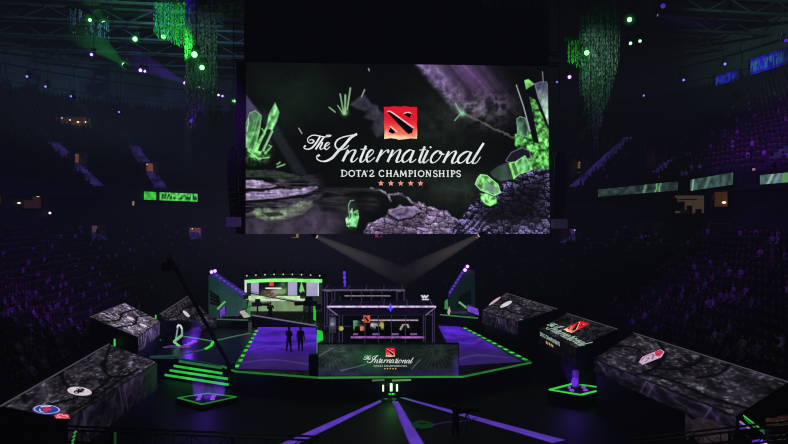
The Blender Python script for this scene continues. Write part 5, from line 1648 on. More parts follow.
# thin jib arms crossing in front of the studio
cb1 = Vector((T(283, 318, 59).x, 59.0, SZ))
crane('thin dark camera jib reaching left across the studio front', Vector((T(304, 316, 58.8).x, 58.8, SZ)), SZ + 1.1, T(246.5, 292.5, 58.6), T(318, 306, 58.9), .06, .3)


# ------------------------------------------------------------------ people
def skin_figure(name, joints, edges, mats, rule, subs=1, root=0, fat=1.0):
    """one continuous body grown round a joint skeleton"""
    me = bpy.data.meshes.new(name)
    me.from_pydata([j[:3] for j in joints], edges, [])
    o = bpy.data.objects.new(name, me); COL.objects.link(o)
    sk = o.modifiers.new('skin', 'SKIN'); sk.use_smooth_shade = True
    for i, j in enumerate(joints):
        v = me.skin_vertices[0].data[i]
        r = j[3]; r2 = j[4] if len(j) > 4 else r
        if r > .026: r, r2 = r * fat, r2 * fat
        v.radius = (r, r2); v.use_root = (i == root)
    if subs:
        sb = o.modifiers.new('sub', 'SUBSURF'); sb.levels = subs; sb.render_levels = subs
    dg = bpy.context.evaluated_depsgraph_get(); dg.update()
    out = bpy.data.meshes.new_from_object(o.evaluated_get(dg))
    bpy.data.objects.remove(o); bpy.data.meshes.remove(me)
    out.name = name
    out.materials.clear()
    for m in mats: out.materials.append(m)
    for p in out.polygons:
        p.material_index = rule(p.center); p.use_smooth = True
    return out


def standing(arms, stance=.1, lean=0.0, turn=0.0):
    """joints of a standing adult, 1.78 m, facing -y"""
    J, E = [], []
    def add(p, r, par=None, r2=None):
        J.append((p[0], p[1], p[2], r) + ((r2,) if r2 else ()))
        if par is not None: E.append((par, len(J) - 1))
        return len(J) - 1
    pel = add((0, 0, .95), .15, None, .11)
    ab = add((0, -lean * .3, 1.10), .145, pel, .10)
    ch = add((0, -lean * .7, 1.30), .165, ab, .115)
    nb = add((0, -lean * .9, 1.45), .10, ch, .08)
    nk = add((0, -lean, 1.51), .052, nb)
    jw = add((0, -lean - .015, 1.585), .066, nk, .078)
    hd = add((0, -lean - .01, 1.67), .076, jw, .094)
    tp = add((0, -lean, 1.745), .055, hd, .066)
    no = add((0, -lean - .105, 1.635), .014, hd)
    for s in (-1, 1):
        er = add((s * .082, -lean, 1.64), .014, hd)
        sh = add((s * .19, -lean * .9, 1.42), .068, nb)
        el, wr = arms[0 if s < 0 else 1]
        e = add(el, .046, sh); w_ = add(wr, .031, e)
        d = (Vector(wr) - Vector(el)).normalized()
        side = Vector((0, -1, 0)) if abs(d.y) < .7 else Vector((s, 0, 0))
        pm = add(tuple(Vector(wr) + d * .07), .030, w_, .018)
        for q in range(4):
            o_ = side * (.024 - .016 * q)
            ln = (.075, .088, .08, .062)[q]
            f1 = add(tuple(Vector(wr) + d * (.10 + ln * .4) + o_ * 1.2), .0095, pm)
            add(tuple(Vector(wr) + d * (.10 + ln) + o_ * 1.25 + Vector((-s * .02, 0, 0))), .008, f1)
        th = add(tuple(Vector(wr) + d * .055 + side * .045), .011, w_)
        add(tuple(Vector(wr) + d * .09 + side * .06), .009, th)
        hp = add((s * .095, 0, .90), .098, pel)
        kn = add((s * (.10 + stance * .4), -.02, .50), .062, hp)
        an = add((s * (.10 + stance * .7), .015, .09), .042, kn)
        add((s * (.11 + stance * .8), -.13, .045), .038, an, .032)
    return J, E


SKINM = mat('skin_tone', (150, 108, 90), .6, vary=.1)
HAIRM = mat('hair_dark', (24, 18, 16), .6, vary=.3, scale=40)
def cloth(nm, rgb): return mat(nm, rgb, .85, vary=.2, scale=12)
BLK1, BLK2, SHOE = cloth('shirt_black', (20, 20, 26)), cloth('trousers_black', (15, 15, 20)), cloth('shoe_black', (10, 10, 11))


def person(label, loc, rz, arms, k=1.0, shirt=BLK1, group=None, lean=0.02, stance=.1):
    J, E = standing(arms, stance, lean)
    def rule(c):
        if c.z > 1.50: return 0
        if c.z < .10: return 3
        if c.z < .97 and abs(c.x) < .24 and not (c.z > .70 and abs(c.x) > .22): return 2
        for el, wr in arms:
            if (c - Vector(wr)).length < .06 or (c - (Vector(wr) + (Vector(wr) - Vector(el)).normalized() * .1)).length < .11: return 0
        return 1
    me = skin_figure('person', J, E, [SKINM, shirt, BLK2, SHOE], rule, 2, fat=1.22)
    o = bpy.data.objects.new('person', me); COL.objects.link(o)
    o.location = loc; o.rotation_euler = (0, 0, rz); o.scale = (k, k, k)
    props(o, label, 'person', group)
    # hair cap and face
    hm = MB(); hm.ball((0, -lean + .012, 1.705), .088, .105, .082, 12, 8)
    hm.v = [Vector((v.x, v.y, max(v.z, 1.665 if v.y < -lean - .02 else 1.60))) for v in hm.v]
    h = hm.build('hair', HAIRM, None, True); h.parent = o
    for s in (-1, 1):
        m_ = MB(); m_.ball((s * .032, -lean - .098, 1.672), .012, .008, .008, 8, 4); e = m_.build('eye', mat('eye_dark', (18, 14, 14), .3), None); e.parent = o
    m_ = MB(); m_.ball((0, -lean - .098, 1.60), .024, .008, .006, 8, 4); e = m_.build('mouth', mat('lip_tone', (120, 66, 62), .5), None); e.parent = o
    return o


HANG = (((-.25, 0, 1.15), (-.27, -.06, .90)), ((.25, 0, 1.15), (.27, -.06, .90)))
FOLD = (((-.27, -.02, 1.16), (-.10, -.22, 1.12)), ((.27, -.02, 1.16), (.12, -.24, 1.10)))
HOLD = (((-.26, -.08, 1.18), (-.16, -.34, 1.25)), ((.26, -.06, 1.18), (.20, -.34, 1.15)))
p = S(288.8, 352.5); person('person in dark clothes standing on violet stage floor, left and broader of two', (p.x, p.y, SZ + .03), 2.6, FOLD, 1.02, stance=.14)
p = S(300.5, 352); person('slim person in dark clothes standing on violet stage floor nearer the booth', (p.x, p.y, SZ + .03), 3.0, HANG, 1.0, stance=.04)
p = Vector((T(271, 316, 58.6).x, 58.3, SZ)); person('dark figure standing in front of the bright studio desk', p, math.pi, HOLD, 1.08)
p = PZ(455.5, 437.5, 0); person('person in black standing on the floor beside the right violet stripe', p, 2.2, HOLD, 1.03)
# studio people behind the desk
for px, lb, sh in ((268.6, 'seated studio person with pale shirt left of two behind the desk', (150, 120, 116)), (273.4, 'seated studio person in dark jacket right of two behind the desk', (96, 70, 84))):
    q = T(px, 300, YS - .75)
    J = [(0, 0, .47, .15, .13), (0, -.02, .72, .15, .11), (0, -.03, .92, .17, .11), (0, -.03, 1.06, .06), (0, -.05, 1.18, .09, .10), (0, -.04, 1.27, .07), (-.19, -.03, .98, .065), (-.25, -.12, .74, .045), (-.12, -.38, .74, .035), (-.1, -.46, .74, .03), (.19, -.03, .98, .065), (.25, -.12, .74, .045), (.12, -.38, .74, .035), (.1, -.46, .74, .03), (-.11, -.42, .5, .085), (-.12, -.46, .08, .05), (-.12, -.58, .05, .04), (.11, -.42, .5, .085), (.12, -.46, .08, .05), (.12, -.58, .05, .04), (0, -.15, 1.18, .015)]
    E = [(0, 1), (1, 2), (2, 3), (3, 4), (4, 5), (2, 6), (6, 7), (7, 8), (8, 9), (2, 10), (10, 11), (11, 12), (12, 13), (0, 14), (14, 15), (15, 16), (0, 17), (17, 18), (18, 19), (4, 20)]
    me = skin_figure('person', J, E, [SKINM, mat('studio_shirt_%d' % sh[0], sh, .8), BLK2], lambda c: 0 if c.z > 1.05 or (c.y < -.36 and c.z > .66) else (2 if c.z < .6 else 1), 2)
    o = bpy.data.objects.new('person', me); COL.objects.link(o); o.location = (q.x, q.y, SZ + 1.06)
    props(o, lb, 'person')
    hm = MB(); hm.ball((0, -.03, 1.235), .095, .105, .085, 10, 6); h = hm.build('hair', HAIRM, None, True); h.parent = o
    t = thing('studio_chair', 'stool under the %s' % lb.replace('seated ', ''), 'chair', (q.x, q.y, SZ))
    mb = MB(); mb.rbox((q.x, q.y, SZ + 1.30), .42, .42, .08, 0, .1); mb.build('seat', CASE, t)
    mb = MB(); mb.tube((q.x, q.y, SZ), (q.x, q.y, SZ + 1.3), .04); mb.tube((q.x, q.y, SZ), (q.x, q.y, SZ + .04), .25, .2, 12); mb.build('stand', STEEL, t)
# camera on a tripod and cable coil beside the floor person
p = PZ(467, 436, 0)
t = thing('tripod_camera', 'dark video camera on tripod beside the person on the floor', 'camera', p)
for j in range(3):
    an = j * 2.09 + .3; mb = MB(); mb.tube(p + Vector((0, 0, 1.15)), p + Vector((.5 * math.cos(an), .5 * math.sin(an), .0)), .025, .02); mb.build('leg', CASE, t)
h = p + Vector((0, 0, 1.15))
mb = MB(); mb.rbox(h, .5, .16, .22, .2, .03); mb.build('body', CASE, t)
mb = MB(); mb.tube(h + Vector((.24, .05, .11)), h + Vector((.62, .13, .11)), .07, .09, 12); mb.build('lens', CASE, t)
mb = MB(); mb.tube(h + Vector((-.2, 0, .0)), h + Vector((-.8, -.1, -.12)), .015); mb.build('pan_handle', CASE, t)
p = PZ(422.5, 426, 0)
t = thing('cable_coil', 'small green lit coil of cable lying on the dark floor', 'cable', p)
mb = MB()
for k in range(3):
    r = .55 - .08 * k
    mb.path([(p.x + r * math.cos(a), p.y + r * .8 * math.sin(a), .05 + .05 * k) for a in np.linspace(0, 2 * math.pi, 19)], .035)
mb.build('loop', mat('cable_green', (30, 90, 50), .5, emit=(20, 90, 40), strength=.3), t)
mb = MB(); mb.path([(p.x + .5, p.y, .04), (p.x + 1.2, p.y + .5, .03), (p.x + 2.2, p.y + .7, .03), (p.x + 3.0, p.y + 1.2, .03)], .03); mb.build('cable_end', mat('cable_violet', (70, 44, 120), .5, emit=(60, 40, 110), strength=.4), t)


# ------------------------------------------------------------------ barrier trusses in the near foreground
def truss(label, a, b, hgt, posts, m):
    t = thing('barrier_truss', label, 'truss', Vector(((a.x + b.x) / 2, (a.y + b.y) / 2, 0)))
    dn, bk = Vector((0, 0, -hgt)), Vector((0, .35, 0))
    for nm, o in (('top_chord', Vector()), ('top_chord', bk), ('bottom_chord', dn), ('bottom_chord', dn + bk)):
        mb = MB(); mb.tube(a + o, b + o, .035, n=6); mb.build(nm, m, t)
    mb = MB(); n = int((b - a).length / .55)
    for i in range(n):
        p, q = a.lerp(b, i / n), a.lerp(b, (i + 1) / n)
        mb.tube(p + (dn if i % 2 else Vector()), q + (Vector() if i % 2 else dn), .016, n=5); mb.tube(p, p + dn, .014, n=5)
    mb.build('lattice', m, t)
    for u in posts:
        p = a.lerp(b, u); mb = MB(); mb.tube((p.x, p.y, 0), p, .05, n=8); mb.build('post', m, t)
    return t


TRM = mat('barrier_steel', (46, 50, 46), .5, .5)
tr = truss('long dark lattice truss along the bottom left before the near left booth', PY(-30, 426, 20), PY(318, 440.5, 20.5), .5, (.02, .40, .75, .98), TRM)
truss('dark lattice truss along the bottom right before the near right booth', PY(632, 443, 20.5), PY(830, 420.5, 20), .45, (.04, .5, .96), TRM)
for px, py, lb in ((74.5, 430, 'green glowing striped lamp on the left barrier truss'), (115.5, 432, 'narrow green lit post lamp on the left barrier truss')):
    q = PY(px, py, 19.8)
    t = thing('truss_lamp', lb, 'light', q + Vector((0, 0, -.45)))
    for k in range(4 if px < 100 else 1):
        mb = MB(); z = q.z - .12 * k
        if px < 100: mb.tube((q.x - .03 * k, 19.78, z - .1), (q.x + .06 - .03 * k, 19.78, z - .03), .03)
        else: mb.box(q.x - .03, q.x + .03, 19.75, 19.8, z - .45, z)
        mb.build('light_tube', glow('truss_lamp_green', (44, 150, 56), 1) if px < 100 else glow('truss_lamp_dim', (20, 54, 30), 1), t)
    mb = MB(); mb.box(q.x - .05, q.x + .05, 19.8, 19.9, q.z - .5, q.z - .1); mb.build('bracket', CASE, t)
# green lit triangle rig and violet lamp at the bottom right
YG = 24.0
t = thing('light_rig', 'bright green lit slanted lattice bar at the near end of right booth', 'light', PY(756, 432, YG))
A_, B_, C2_ = PY(743.5, 415.5, YG), PY(768, 435, YG), PY(754, 430, YG)
mb = MB(); mb.path([A_, PY(760, 428.5, YG)], .025); mb.build('top_bar', GREEN, t)
mb = MB(); mb.path([PY(744.5, 418, YG), PY(752, 426, YG), PY(753, 421.5, YG), PY(755, 428.5, YG), PY(759, 429, YG), PY(766, 435, YG), PY(765, 431.5, YG), PY(759, 427.5, YG)], .028); mb.path([PY(744.5, 418, YG), PY(755.5, 428.7, YG)], .022); mb.build('lattice', GREEN_DIM, t)
mb = MB(); mb.path([PY(766, 434.5, YG), PY(770, 437.5, YG)], .04); mb.build('lower_bar', GREEN, t)
mb = MB(); mb.path([PY(740, 421.5, YG), PY(750.5, 429.5, YG)], .04); mb.build('pale_bar', glow('rig_pale', (150, 130, 170), 1), t)
mb = MB(); mb.poly([PY(739.5, 423, YG), PY(749, 430, YG), PY(740, 430.5, YG)]); mb.build('violet_panel', glow('rig_violet', (70, 36, 130), 1), t)
mb = MB()
for px in (748, 762): q = PY(px, 432, YG); mb.tube((q.x, YG, 0), q, .04)
mb.build('stand', STEEL, t)
t = thing('floor_lamp_unit', 'violet glowing lamp at the bottom right below the green rig', 'light', PY(758, 442, 22.5))
q = PY(758, 442, 22.5); mb = MB(); mb.ball(q, .2, .15, .16); mb.build('lens', VIOLET, t, True)
q2 = PY(765, 443, 22.5); mb = MB(); mb.ball(q2, .07, .07, .07, 8, 5); mb.build('lens', VIOLET_HOT, t, True)
mb = MB(); mb.tube((q.x, q.y + .1, 0), q + Vector((0, .1, -.05)), .06); mb.build('stand', STEEL, t)
# grey tarpaulin over gear under the near end of the right booth
tq = [PY(688, 419, 25.6), PY(736, 436, 24.6), PY(728, 444, 24.4), PY(682, 441, 25.2)]
t = thing('covered_gear', 'gear under a crumpled grey cloth below near end of right booth', 'cloth', sum(tq, Vector()) / 4 * 1)
t.location.z = 0
bm_n = 16
mb = MB()
def tarp(u, v):
    p = bil(tq, u, v)
    return p + Vector((0, -.5 * v + .35 * float(vnoise(np.array(u * 6.), np.array(v * 5.), 3)), .45 * float(vnoise(np.array(u * 7.), np.array(v * 6.), 9)) - .1))
for i in range(bm_n):
    for j in range(bm_n):
        mb.quad(tarp(i / bm_n, j / bm_n), tarp((i + 1) / bm_n, j / bm_n), tarp((i + 1) / bm_n, (j + 1) / bm_n), tarp(i / bm_n, (j + 1) / bm_n))
mb.build('cloth', mat('tarp_grey', (120, 112, 112), .8, vary=.5, scale=2), t)
lamp('POINT', tarp(.4, .1) + Vector((-.6, -1.4, .9)), (200, 180, 200), 9, size=.1)  # added fill light on the cloth, no fixture there
mb = MB(); c = sum(tq, Vector()) / 4; mb.rbox((c.x, c.y + .35, 0), 1.3, .6, c.z - .1, -.4, .1); mb.build('crate', CASE, t)

# crumpled brown bundles on a dark stand at the right picture edge
for px, py, r, lb in ((774, 423, .32, 'crumpled brown bundle behind the right barrier truss, left of two'), (786, 421.5, .3, 'crumpled brown bundle cut by the right picture edge')):
    c = PY(px, py, 22.6)
    t = thing('cloth_bundle', lb, 'cloth', (c.x, c.y, 0))
    mb = MB(); mb.ball(c, r, r * .7, r * .62, 18, 12)
    mb.v = [c + (v - c) * (.7 + .6 * float(vnoise(np.array(v.x * 5.), np.array(v.z * 6. + v.y * 3), 4))) for v in mb.v]
    mb.build('bundle', mat('cloth_brown', (150, 110, 92), .9, vary=.4, scale=3), t, True)
    MB().rbox((c.x, c.y, 0), .5, .4, c.z - r * .45, 0, .05).build('crate', CASE, t)
# ================================================================== stands: aisles, exits, suites, ribbon displays
AISLES = []                                            # (plan point, outward normal, d0, d1, half width)
AISLE_M = mat('aisle_step', (46, 42, 56), .8, vary=.5, scale=1.3)
AISLE_L = glow('aisle_step_violet', (29, 20, 68), 1, .9, .7)  # violet light on the steps, put in as emission
def aisle(i, px, py, level, d0, d1, hw, lit=(0, 99)):
    p, d, n = hit(px, py, level)
    base = Vector((p.x, p.y, 0)) - n * d
    AISLES.append((base, n, d0, d1, hw, level))
    tn = Vector((-n.y, n.x, 0))
    mb = MB(); ml = MB()
    pitch, rise, z0, o = (L_PITCH, L_RISE, L_Z0, 0) if level == 'low' else (U_PITCH, U_RISE, U_Z0, U_D0)
    k0, k1 = int((d0 - o) / pitch), int((d1 - o) / pitch)
    for k in range(max(0, k0), k1):
        for h in (0, 1):
            da = o + (k + .5 * h) * pitch; z = z0 + k * rise + rise * .5 * h
            a = base + n * (da + .02); b = base + n * (da + pitch * .5)
            w = hw * .72
            (ml if lit[0] <= da < lit[1] else mb).hexa([Vector((q.x, q.y, z)) for q in (a - tn * w, b - tn * w, b + tn * w, a + tn * w)], [Vector((q.x, q.y, z + .46 if h else z + .44)) for q in (a - tn * w, b - tn * w, b + tn * w, a + tn * w)])
    if mb.v: props(mb.build('trim_stair_aisle', AISLE_M), kind='structure')
    if ml.v: props(ml.build('trim_lit_stair_aisle', AISLE_L), kind='structure')
    return base, n


def exit_portal(label, base, n, d, z, w, h, rgb, stren):
    """lit exit tunnel mouth let into the stand"""
    tn = Vector((-n.y, n.x, 0)); c = base + n * d
    t = thing('exit_portal', label, 'exit', Vector((c.x, c.y, z)))
    def P(a, b, zz): q = c + tn * a + n * b; return Vector((q.x, q.y, zz))
    M = mat('portal_wall', (120, 96, 84), .8, vary=.3, scale=.8)
    for s in (-1, 1):
        mb = MB(); mb.hexa([P(s * w / 2, -.3, z), P(s * (w / 2 + .12), -.3, z), P(s * (w / 2 + .12), 1.2, z), P(s * w / 2, 1.2, z)], [P(s * w / 2, -.3, z + h), P(s * (w / 2 + .12), -.3, z + h), P(s * (w / 2 + .12), 1.2, z + h), P(s * w / 2, 1.2, z + h)]); mb.build('side_wall', M, t)
    mb = MB(); mb.hexa([P(-w / 2, -.3, z + h), P(w / 2, -.3, z + h), P(w / 2, 1.2, z + h), P(-w / 2, 1.2, z + h)], [P(-w / 2, -.3, z + h + .1), P(w / 2, -.3, z + h + .1), P(w / 2, 1.2, z + h + .1), P(-w / 2, 1.2, z + h + .1)]); mb.build('lintel', M, t)
    mb = MB(); mb.quad(P(-w / 2, 1.1, z), P(w / 2, 1.1, z), P(w / 2, 1.1, z + h), P(-w / 2, 1.1, z + h)); mb.build('lit_wall', glow('portal_glow_%d_%d' % (rgb[0], rgb[2]), rgb, stren, .5, 1.1), t)  # interior light put in as a glowing back wall
    q = P(.2, .9, z + h - .15); mb = MB(); mb.ball(q, .1, .1, .06, 8, 4); mb.build('lamp', WARM, t, True)
    return t


UPA = [(90, 178, 24.0, 'upper left', (79, 169)), (160, 186, 24.0, 'x', (151, 177)), (572, 188, 24, 'x', (577, 178)), (648, 178, 24, 'x', (653, 169)), (766, 166, 24, 'x', None)]
for i, (px, py, d1, nm, vom) in enumerate(UPA):
    base, n = aisle(i, px, py, 'up', U_D0 + .0, U_D0 + (9.5, 10.5, 11.0, 9.0, 5.0)[i], 1.0, (0, 99) if i < 3 else (U_D0 + 1.5, U_D0 + 4.5))
    if vom:
        p, d, nn = hit(vom[0], vom[1], 'up')
        exit_portal(['warm lit exit of the upper stand at far left, left of two', 'warm lit exit of the upper stand above the green ribbon display', 'warm lit exit of the upper stand just right of the screen', 'warm lit exit of the upper stand above the lit suites'][i], Vector((p.x, p.y, 0)) - nn * d, nn, d, zup(d) + .1, 1.5, 2.0, (108, 66, 50), .8)
LOA = [(97, 236, 'lit exit of the lower stand at left with orange tinted wall', 1), (196, 239, 'dim lit exit of the lower stand beside the left loudspeaker', 1), (570, 239, 'violet lit exit of the lower stand right of the screen', 0), (648, 237, 'violet lit exit of lower stand below the warm suites', 0), (722, 238, 'violet lit exit of the lower stand at far right', 0)]
for i, (px, py, lb, warm) in enumerate(LOA):
    p, d, nn = hit(px, py, 'low')
    base = Vector((p.x, p.y, 0)) - nn * d
    aisle(i, px, py, 'low', 0, min(d + 2.0, SD - .5), 1.0, (d - (1.0 if i != 1 else .5), d + 2.5))
    exit_portal(lb, base, nn, d, zlow(d), 2.6 if not warm else 2.0, 1.5, (84, 52, 70) if warm else (52, 28, 96), .8)
for px, lb, rgb in ((295, 'golden lit exit at the far end below left part of screen', (110, 88, 50)), (378.5, 'small reddish lit exit at the far end below middle of screen', (110, 30, 60)), (475.5, 'warm lit exit at far end below right part of screen', (140, 104, 70))):
    p, d, nn = hit(px, 239.5, 'low')
    exit_portal(lb, Vector((p.x, p.y, 0)) - nn * d, nn, d, zlow(d) + .1, 1.0, 1.4, rgb, .9)


def suite(label, x0, x1, y0, y1, level, rgb, wall_rgb, lamps, strength, out=.5, clutter=()):
    pl, dl, nl = hit((x0 + x1) / 2, (y0 + y1) / 2, level)
    dep = pl.y
    n = nl; tn = Vector((-n.y, n.x, 0))
    def ray(px, py, k):
        """pixel ray meets the plane k metres in front of the wall"""
        o = Vector((0, 0, CH)); dr = Vector(((px - CX) / F, 1, -(py - HY) / F))
        pp = pl - n * k
        return o + dr * ((pp - o).dot(n) / dr.dot(n))
    q = [ray(x0, y1, out), ray(x1, y1, out), ray(x1, y0, out), ray(x0, y0, out)]
    b = [p + n * (out - .06) for p in q]
    t = thing('lit_suite', label, 'suite', (b[0] + b[1]) / 2)
    M = mat('suite_wall_%d' % wall_rgb[0], wall_rgb, .8, vary=.35, scale=.7, emit=wall_rgb, strength=strength)  # room light put into the wall as emission
    MB().quad(*b).build('back_wall', M, t)
    FR = mat('suite_frame_dark', (28, 24, 26), .7)
    for nm, i, j in (('sill', 0, 1), ('side_wall', 1, 2), ('ceiling_board', 2, 3), ('side_wall', 3, 0)):
        u = Vector((0, 0, .08)) if nm in ('sill', 'ceiling_board') else tn * .08
        MB().hexa([q[i], q[j], b[j], b[i]], [q[i] + u, q[j] + u, b[j] + u, b[i] + u]).build(nm, FR, t)
    for lx, ly, r in lamps:
        p = ray(lx, ly, out * .5)
        MB().ball(p, r, r, r * .6, 10, 6).build('downlight', glow('suite_lamp', (255, 226, 170), 1.5), t, True)
    for cx, cy, sx, sy, rgb2 in clutter:
        p = ray(cx, cy, .25)
        MB().hexa([p - tn * sx, p + tn * sx, p + tn * sx - n * .1, p - tn * sx - n * .1], [v + Vector((0, 0, sy)) for v in (p - tn * sx, p + tn * sx, p + tn * sx - n * .1, p - tn * sx - n * .1)]).build('furniture', mat('suite_furniture_%d' % rgb2[0], rgb2, .7), t)
    if lamps:
        p = ray((x0 + x1) / 2, y0 + (y1 - y0) * .25, out * .6)
    return t


suite('warm lit suite with pale wall and dark shelves, left of the lit pair', 670, 704.5, 195.5, 214, 'wall', (255, 200, 150), (104, 80, 70), [], .35, .6, [(690, 213, .35, .7, (54, 40, 38)), (699, 214, .4, .45, (30, 24, 24)), (688, 200, 1.4, .1, (40, 30, 30)), (679, 211, .9, .9, (40, 26, 24)), (675, 203, .4, .5, (60, 30, 28)), (684, 215, .5, .5, (150, 130, 120))])
suite('small brown lit suite with one bright bulb, right of lit pair', 710, 728, 191.5, 207.5, 'wall', (255, 200, 150), (92, 56, 32), [(724, 202.5, .17)], .4, .5, [(713, 200, .3, .5, (130, 110, 100))])
suite('dim brown lit suite with small lamps in the left stand', 24, 45, 192, 209, 'wall', (255, 180, 120), (64, 38, 32), [(19, 203, .15), (38, 196, .17)], .32, .5, [(27, 200, .7, .6, (30, 24, 22))])
suite('golden lit suite cut by the left edge of picture', -8, 5.5, 190, 204, 'wall', (255, 180, 120), (110, 74, 34), [(1, 192, .15)], .4, .5, [(0, 196, .6, .5, (20, 18, 16))])
suite('golden press box with two downlights high in the upper left stand', 56, 90, 116.5, 133, 'up', (255, 210, 120), (64, 52, 30), [(78, 122, .16), (86, 122, .16), (62, 118, .09), (70, 120, .12)], .25, .8)
q = hit(78, 126, 'up')[0]
for px in (78.5, 86):
    p, d, n = hit(px, 126, 'up'); lamp('SPOT', p - n * 1.0 + Vector((0, 0, 1.3)), (255, 200, 90), 60, p + Vector((0, 0, -.8)), 80, .7, .1)
t = thing('aisle_lamp', 'single bright small lamp below the dim left suite', 'lamp', hit(47.5, 213, 'wall')[0])
p = hit(47.5, 213, 'wall')[0] - hit(47.5, 213, 'wall')[2] * .3
MB().ball(p, .13, .13, .13, 8, 6).build('globe', glow('lamp_white', (255, 240, 220), 1.5), t, True)
MB().tube(p, p + hit(47.5, 213, 'wall')[2] * .35, .03).build('bracket', STEEL, t)
for px, py, lb in ((132.5, 203.5, 'small upright pale lamp beside the green ribbon display'), (756, 172, 'tiny pale lamp in the upper stand at far right')):
    p, d, n = hit(px, py, 'wall' if px < 200 else 'up'); p = p - n * .2
    t = thing('aisle_lamp', lb, 'lamp', p)
    MB().box(p.x - .08, p.x + .08, p.y - .06, p.y + .06, p.z - .25, p.z + .3).build('lens', glow('lamp_dim_pale', (150, 120, 110), 1), t)
    MB().tube(p + Vector((0, 0, -.2)), p + n * .35 + Vector((0, 0, -.2)), .03).build('bracket', STEEL, t)


def ribbon(label, x0, x1, ya, yb, hgt, paint, dref, n=60, nv=8):
    """curved ribbon display on the balcony front; ya, yb pixel rows of its lower edge at both ends"""
    V, P = [], []
    for i in range(n + 1):
        u = i / n; px = x0 + (x1 - x0) * u; py = ya + (yb - ya) * u
        y = 8.0
        while sdf((px - CX) / F * y, y) < dref and y < 170: y += .05
        P.append(PY(px, py, y))
    o0 = P[n // 2]
    t = thing('ribbon_display', label, 'display', o0)
    U, W = np.meshgrid(np.linspace(0, 1, n + 1), np.linspace(0, 1, nv + 1))
    rgb = lin_np(paint(U, W)).reshape(-1, 3)
    co = np.array([[tuple(P[i] + Vector((0, 0, hgt * j / nv)) - o0) for i in range(n + 1)] for j in range(nv + 1)]).reshape(-1, 3)
    idx = np.arange((n + 1) * (nv + 1)).reshape(nv + 1, n + 1)
    f = np.stack([idx[:-1, :-1], idx[:-1, 1:], idx[1:, 1:], idx[1:, :-1]], -1).reshape(-1, 4)
    me = bpy.data.meshes.new('ribbon_picture'); me.from_pydata(co.tolist(), [], f.tolist())
    ca = me.color_attributes.new('Col', 'FLOAT_COLOR', 'POINT')
    ca.data.foreach_set('color', np.concatenate([rgb, np.ones((len(rgb), 1))], 1).reshape(-1).astype(np.float32))
    me.materials.append(painted_glow())
    o = bpy.data.objects.new('ribbon_picture', me); COL.objects.link(o); o.parent = t
    mb = MB()
    for i in range(0, n, 6):
        a, b = P[i], P[min(n, i + 6)]; k = Vector((0, .5, 0)); g = Vector((0, .3, 0)); up = Vector((0, 0, hgt + .06))
        mb.hexa([a + g, b + g, b + k, a + k], [a + g + up, b + g + up, b + k + up, a + k + up])
    mb.build('housing', CASE, t)
    return t, P


def rb_green(U, V):
    n = vnoise(U * 26, V * 2, 5); m = vnoise(U * 60, V * 3, 8)
    c = np.array([56, 190, 58.]) * (.7 + .5 * n)[..., None]
    txt = (U > .30) & (m > .52) & (V > .15) & (V < .85)
    c = mixc(c, txt * .85, (16, 44, 20)); c = mixc(c, ((U > .3) & (m < .3)) * .6, (150, 240, 150))
    return mixc(c, (np.abs(U - .26) < .03) * 1.0, (8, 14, 10))
def rb_teal(lo, hi, streaks):
    def f(U, V):
        n = fbm(U * 14, V * 2, 3, int(hi * 3)); c = np.array([46, 64, 62.]) * (lo + (hi - lo) * n * 1.4)[..., None]
        for a, w, s, col in streaks: c = mixc(c, (1 - sstep(w * .5, w, np.abs(U - a - s * V))) * .8, col)
        return c
    return f
DREF = U_D0 - 1.2
ribbon('bright green ribbon display with dark lettering on the left balcony front', 144, 197.5, 199.6, 201.6, 1.05, rb_green, DREF)
ribbon('dim teal ribbon display with pale green slashes on the right balcony front', 598, 678, 196.8, 190.3, .85, rb_teal(.25, 1.1, [(.57, .02, .03, (110, 160, 110)), (.72, .012, .02, (130, 200, 130)), (.76, .012, .02, (130, 200, 130))]), DREF)
ribbon('grey green ribbon display over the lit suites on right balcony', 690, 733, 190.8, 184.6, 1.0, rb_teal(.5, 1.5, [(.05, .03, .03, (140, 190, 160)), (.35, .05, .1, (90, 120, 100))]), DREF)
ribbon('green ribbon display with slanted streaks at the right picture edge', 760, 800, 184.5, 181.3, .72, rb_teal(1.0, 1.9, [(.2, .05, .12, (170, 180, 170)), (.36, .05, .12, (130, 140, 170)), (.62, .10, .02, (96, 150, 90))]), DREF)
def rb_blue(seed, txt):
    def f(U, V):
        n = vnoise(U * 20, V * 2, seed); c = np.array([24, 24, 150.]) * (.5 + .7 * n)[..., None]
        m = vnoise(U * 44, V * 3, seed + 4)
        c = mixc(c, ((m > .55) & (V > .2) & (V < .85)) * txt, (40, 96, 150))
        return c * (1 - .6 * sstep(.6, 1, U))[..., None]
    return f
RREF = UD1 - 1.0
ribbon('blue glowing ribbon display high on right wall, left one', 715.5, 740, 86.3, 78.5, 1.3, rb_blue(3, .4), RREF, 30)
ribbon('blue glowing ribbon display with faint lettering high on right wall, right one', 750.5, 789, 75.4, 63.5, 2.0, rb_blue(9, .8), RREF, 40)

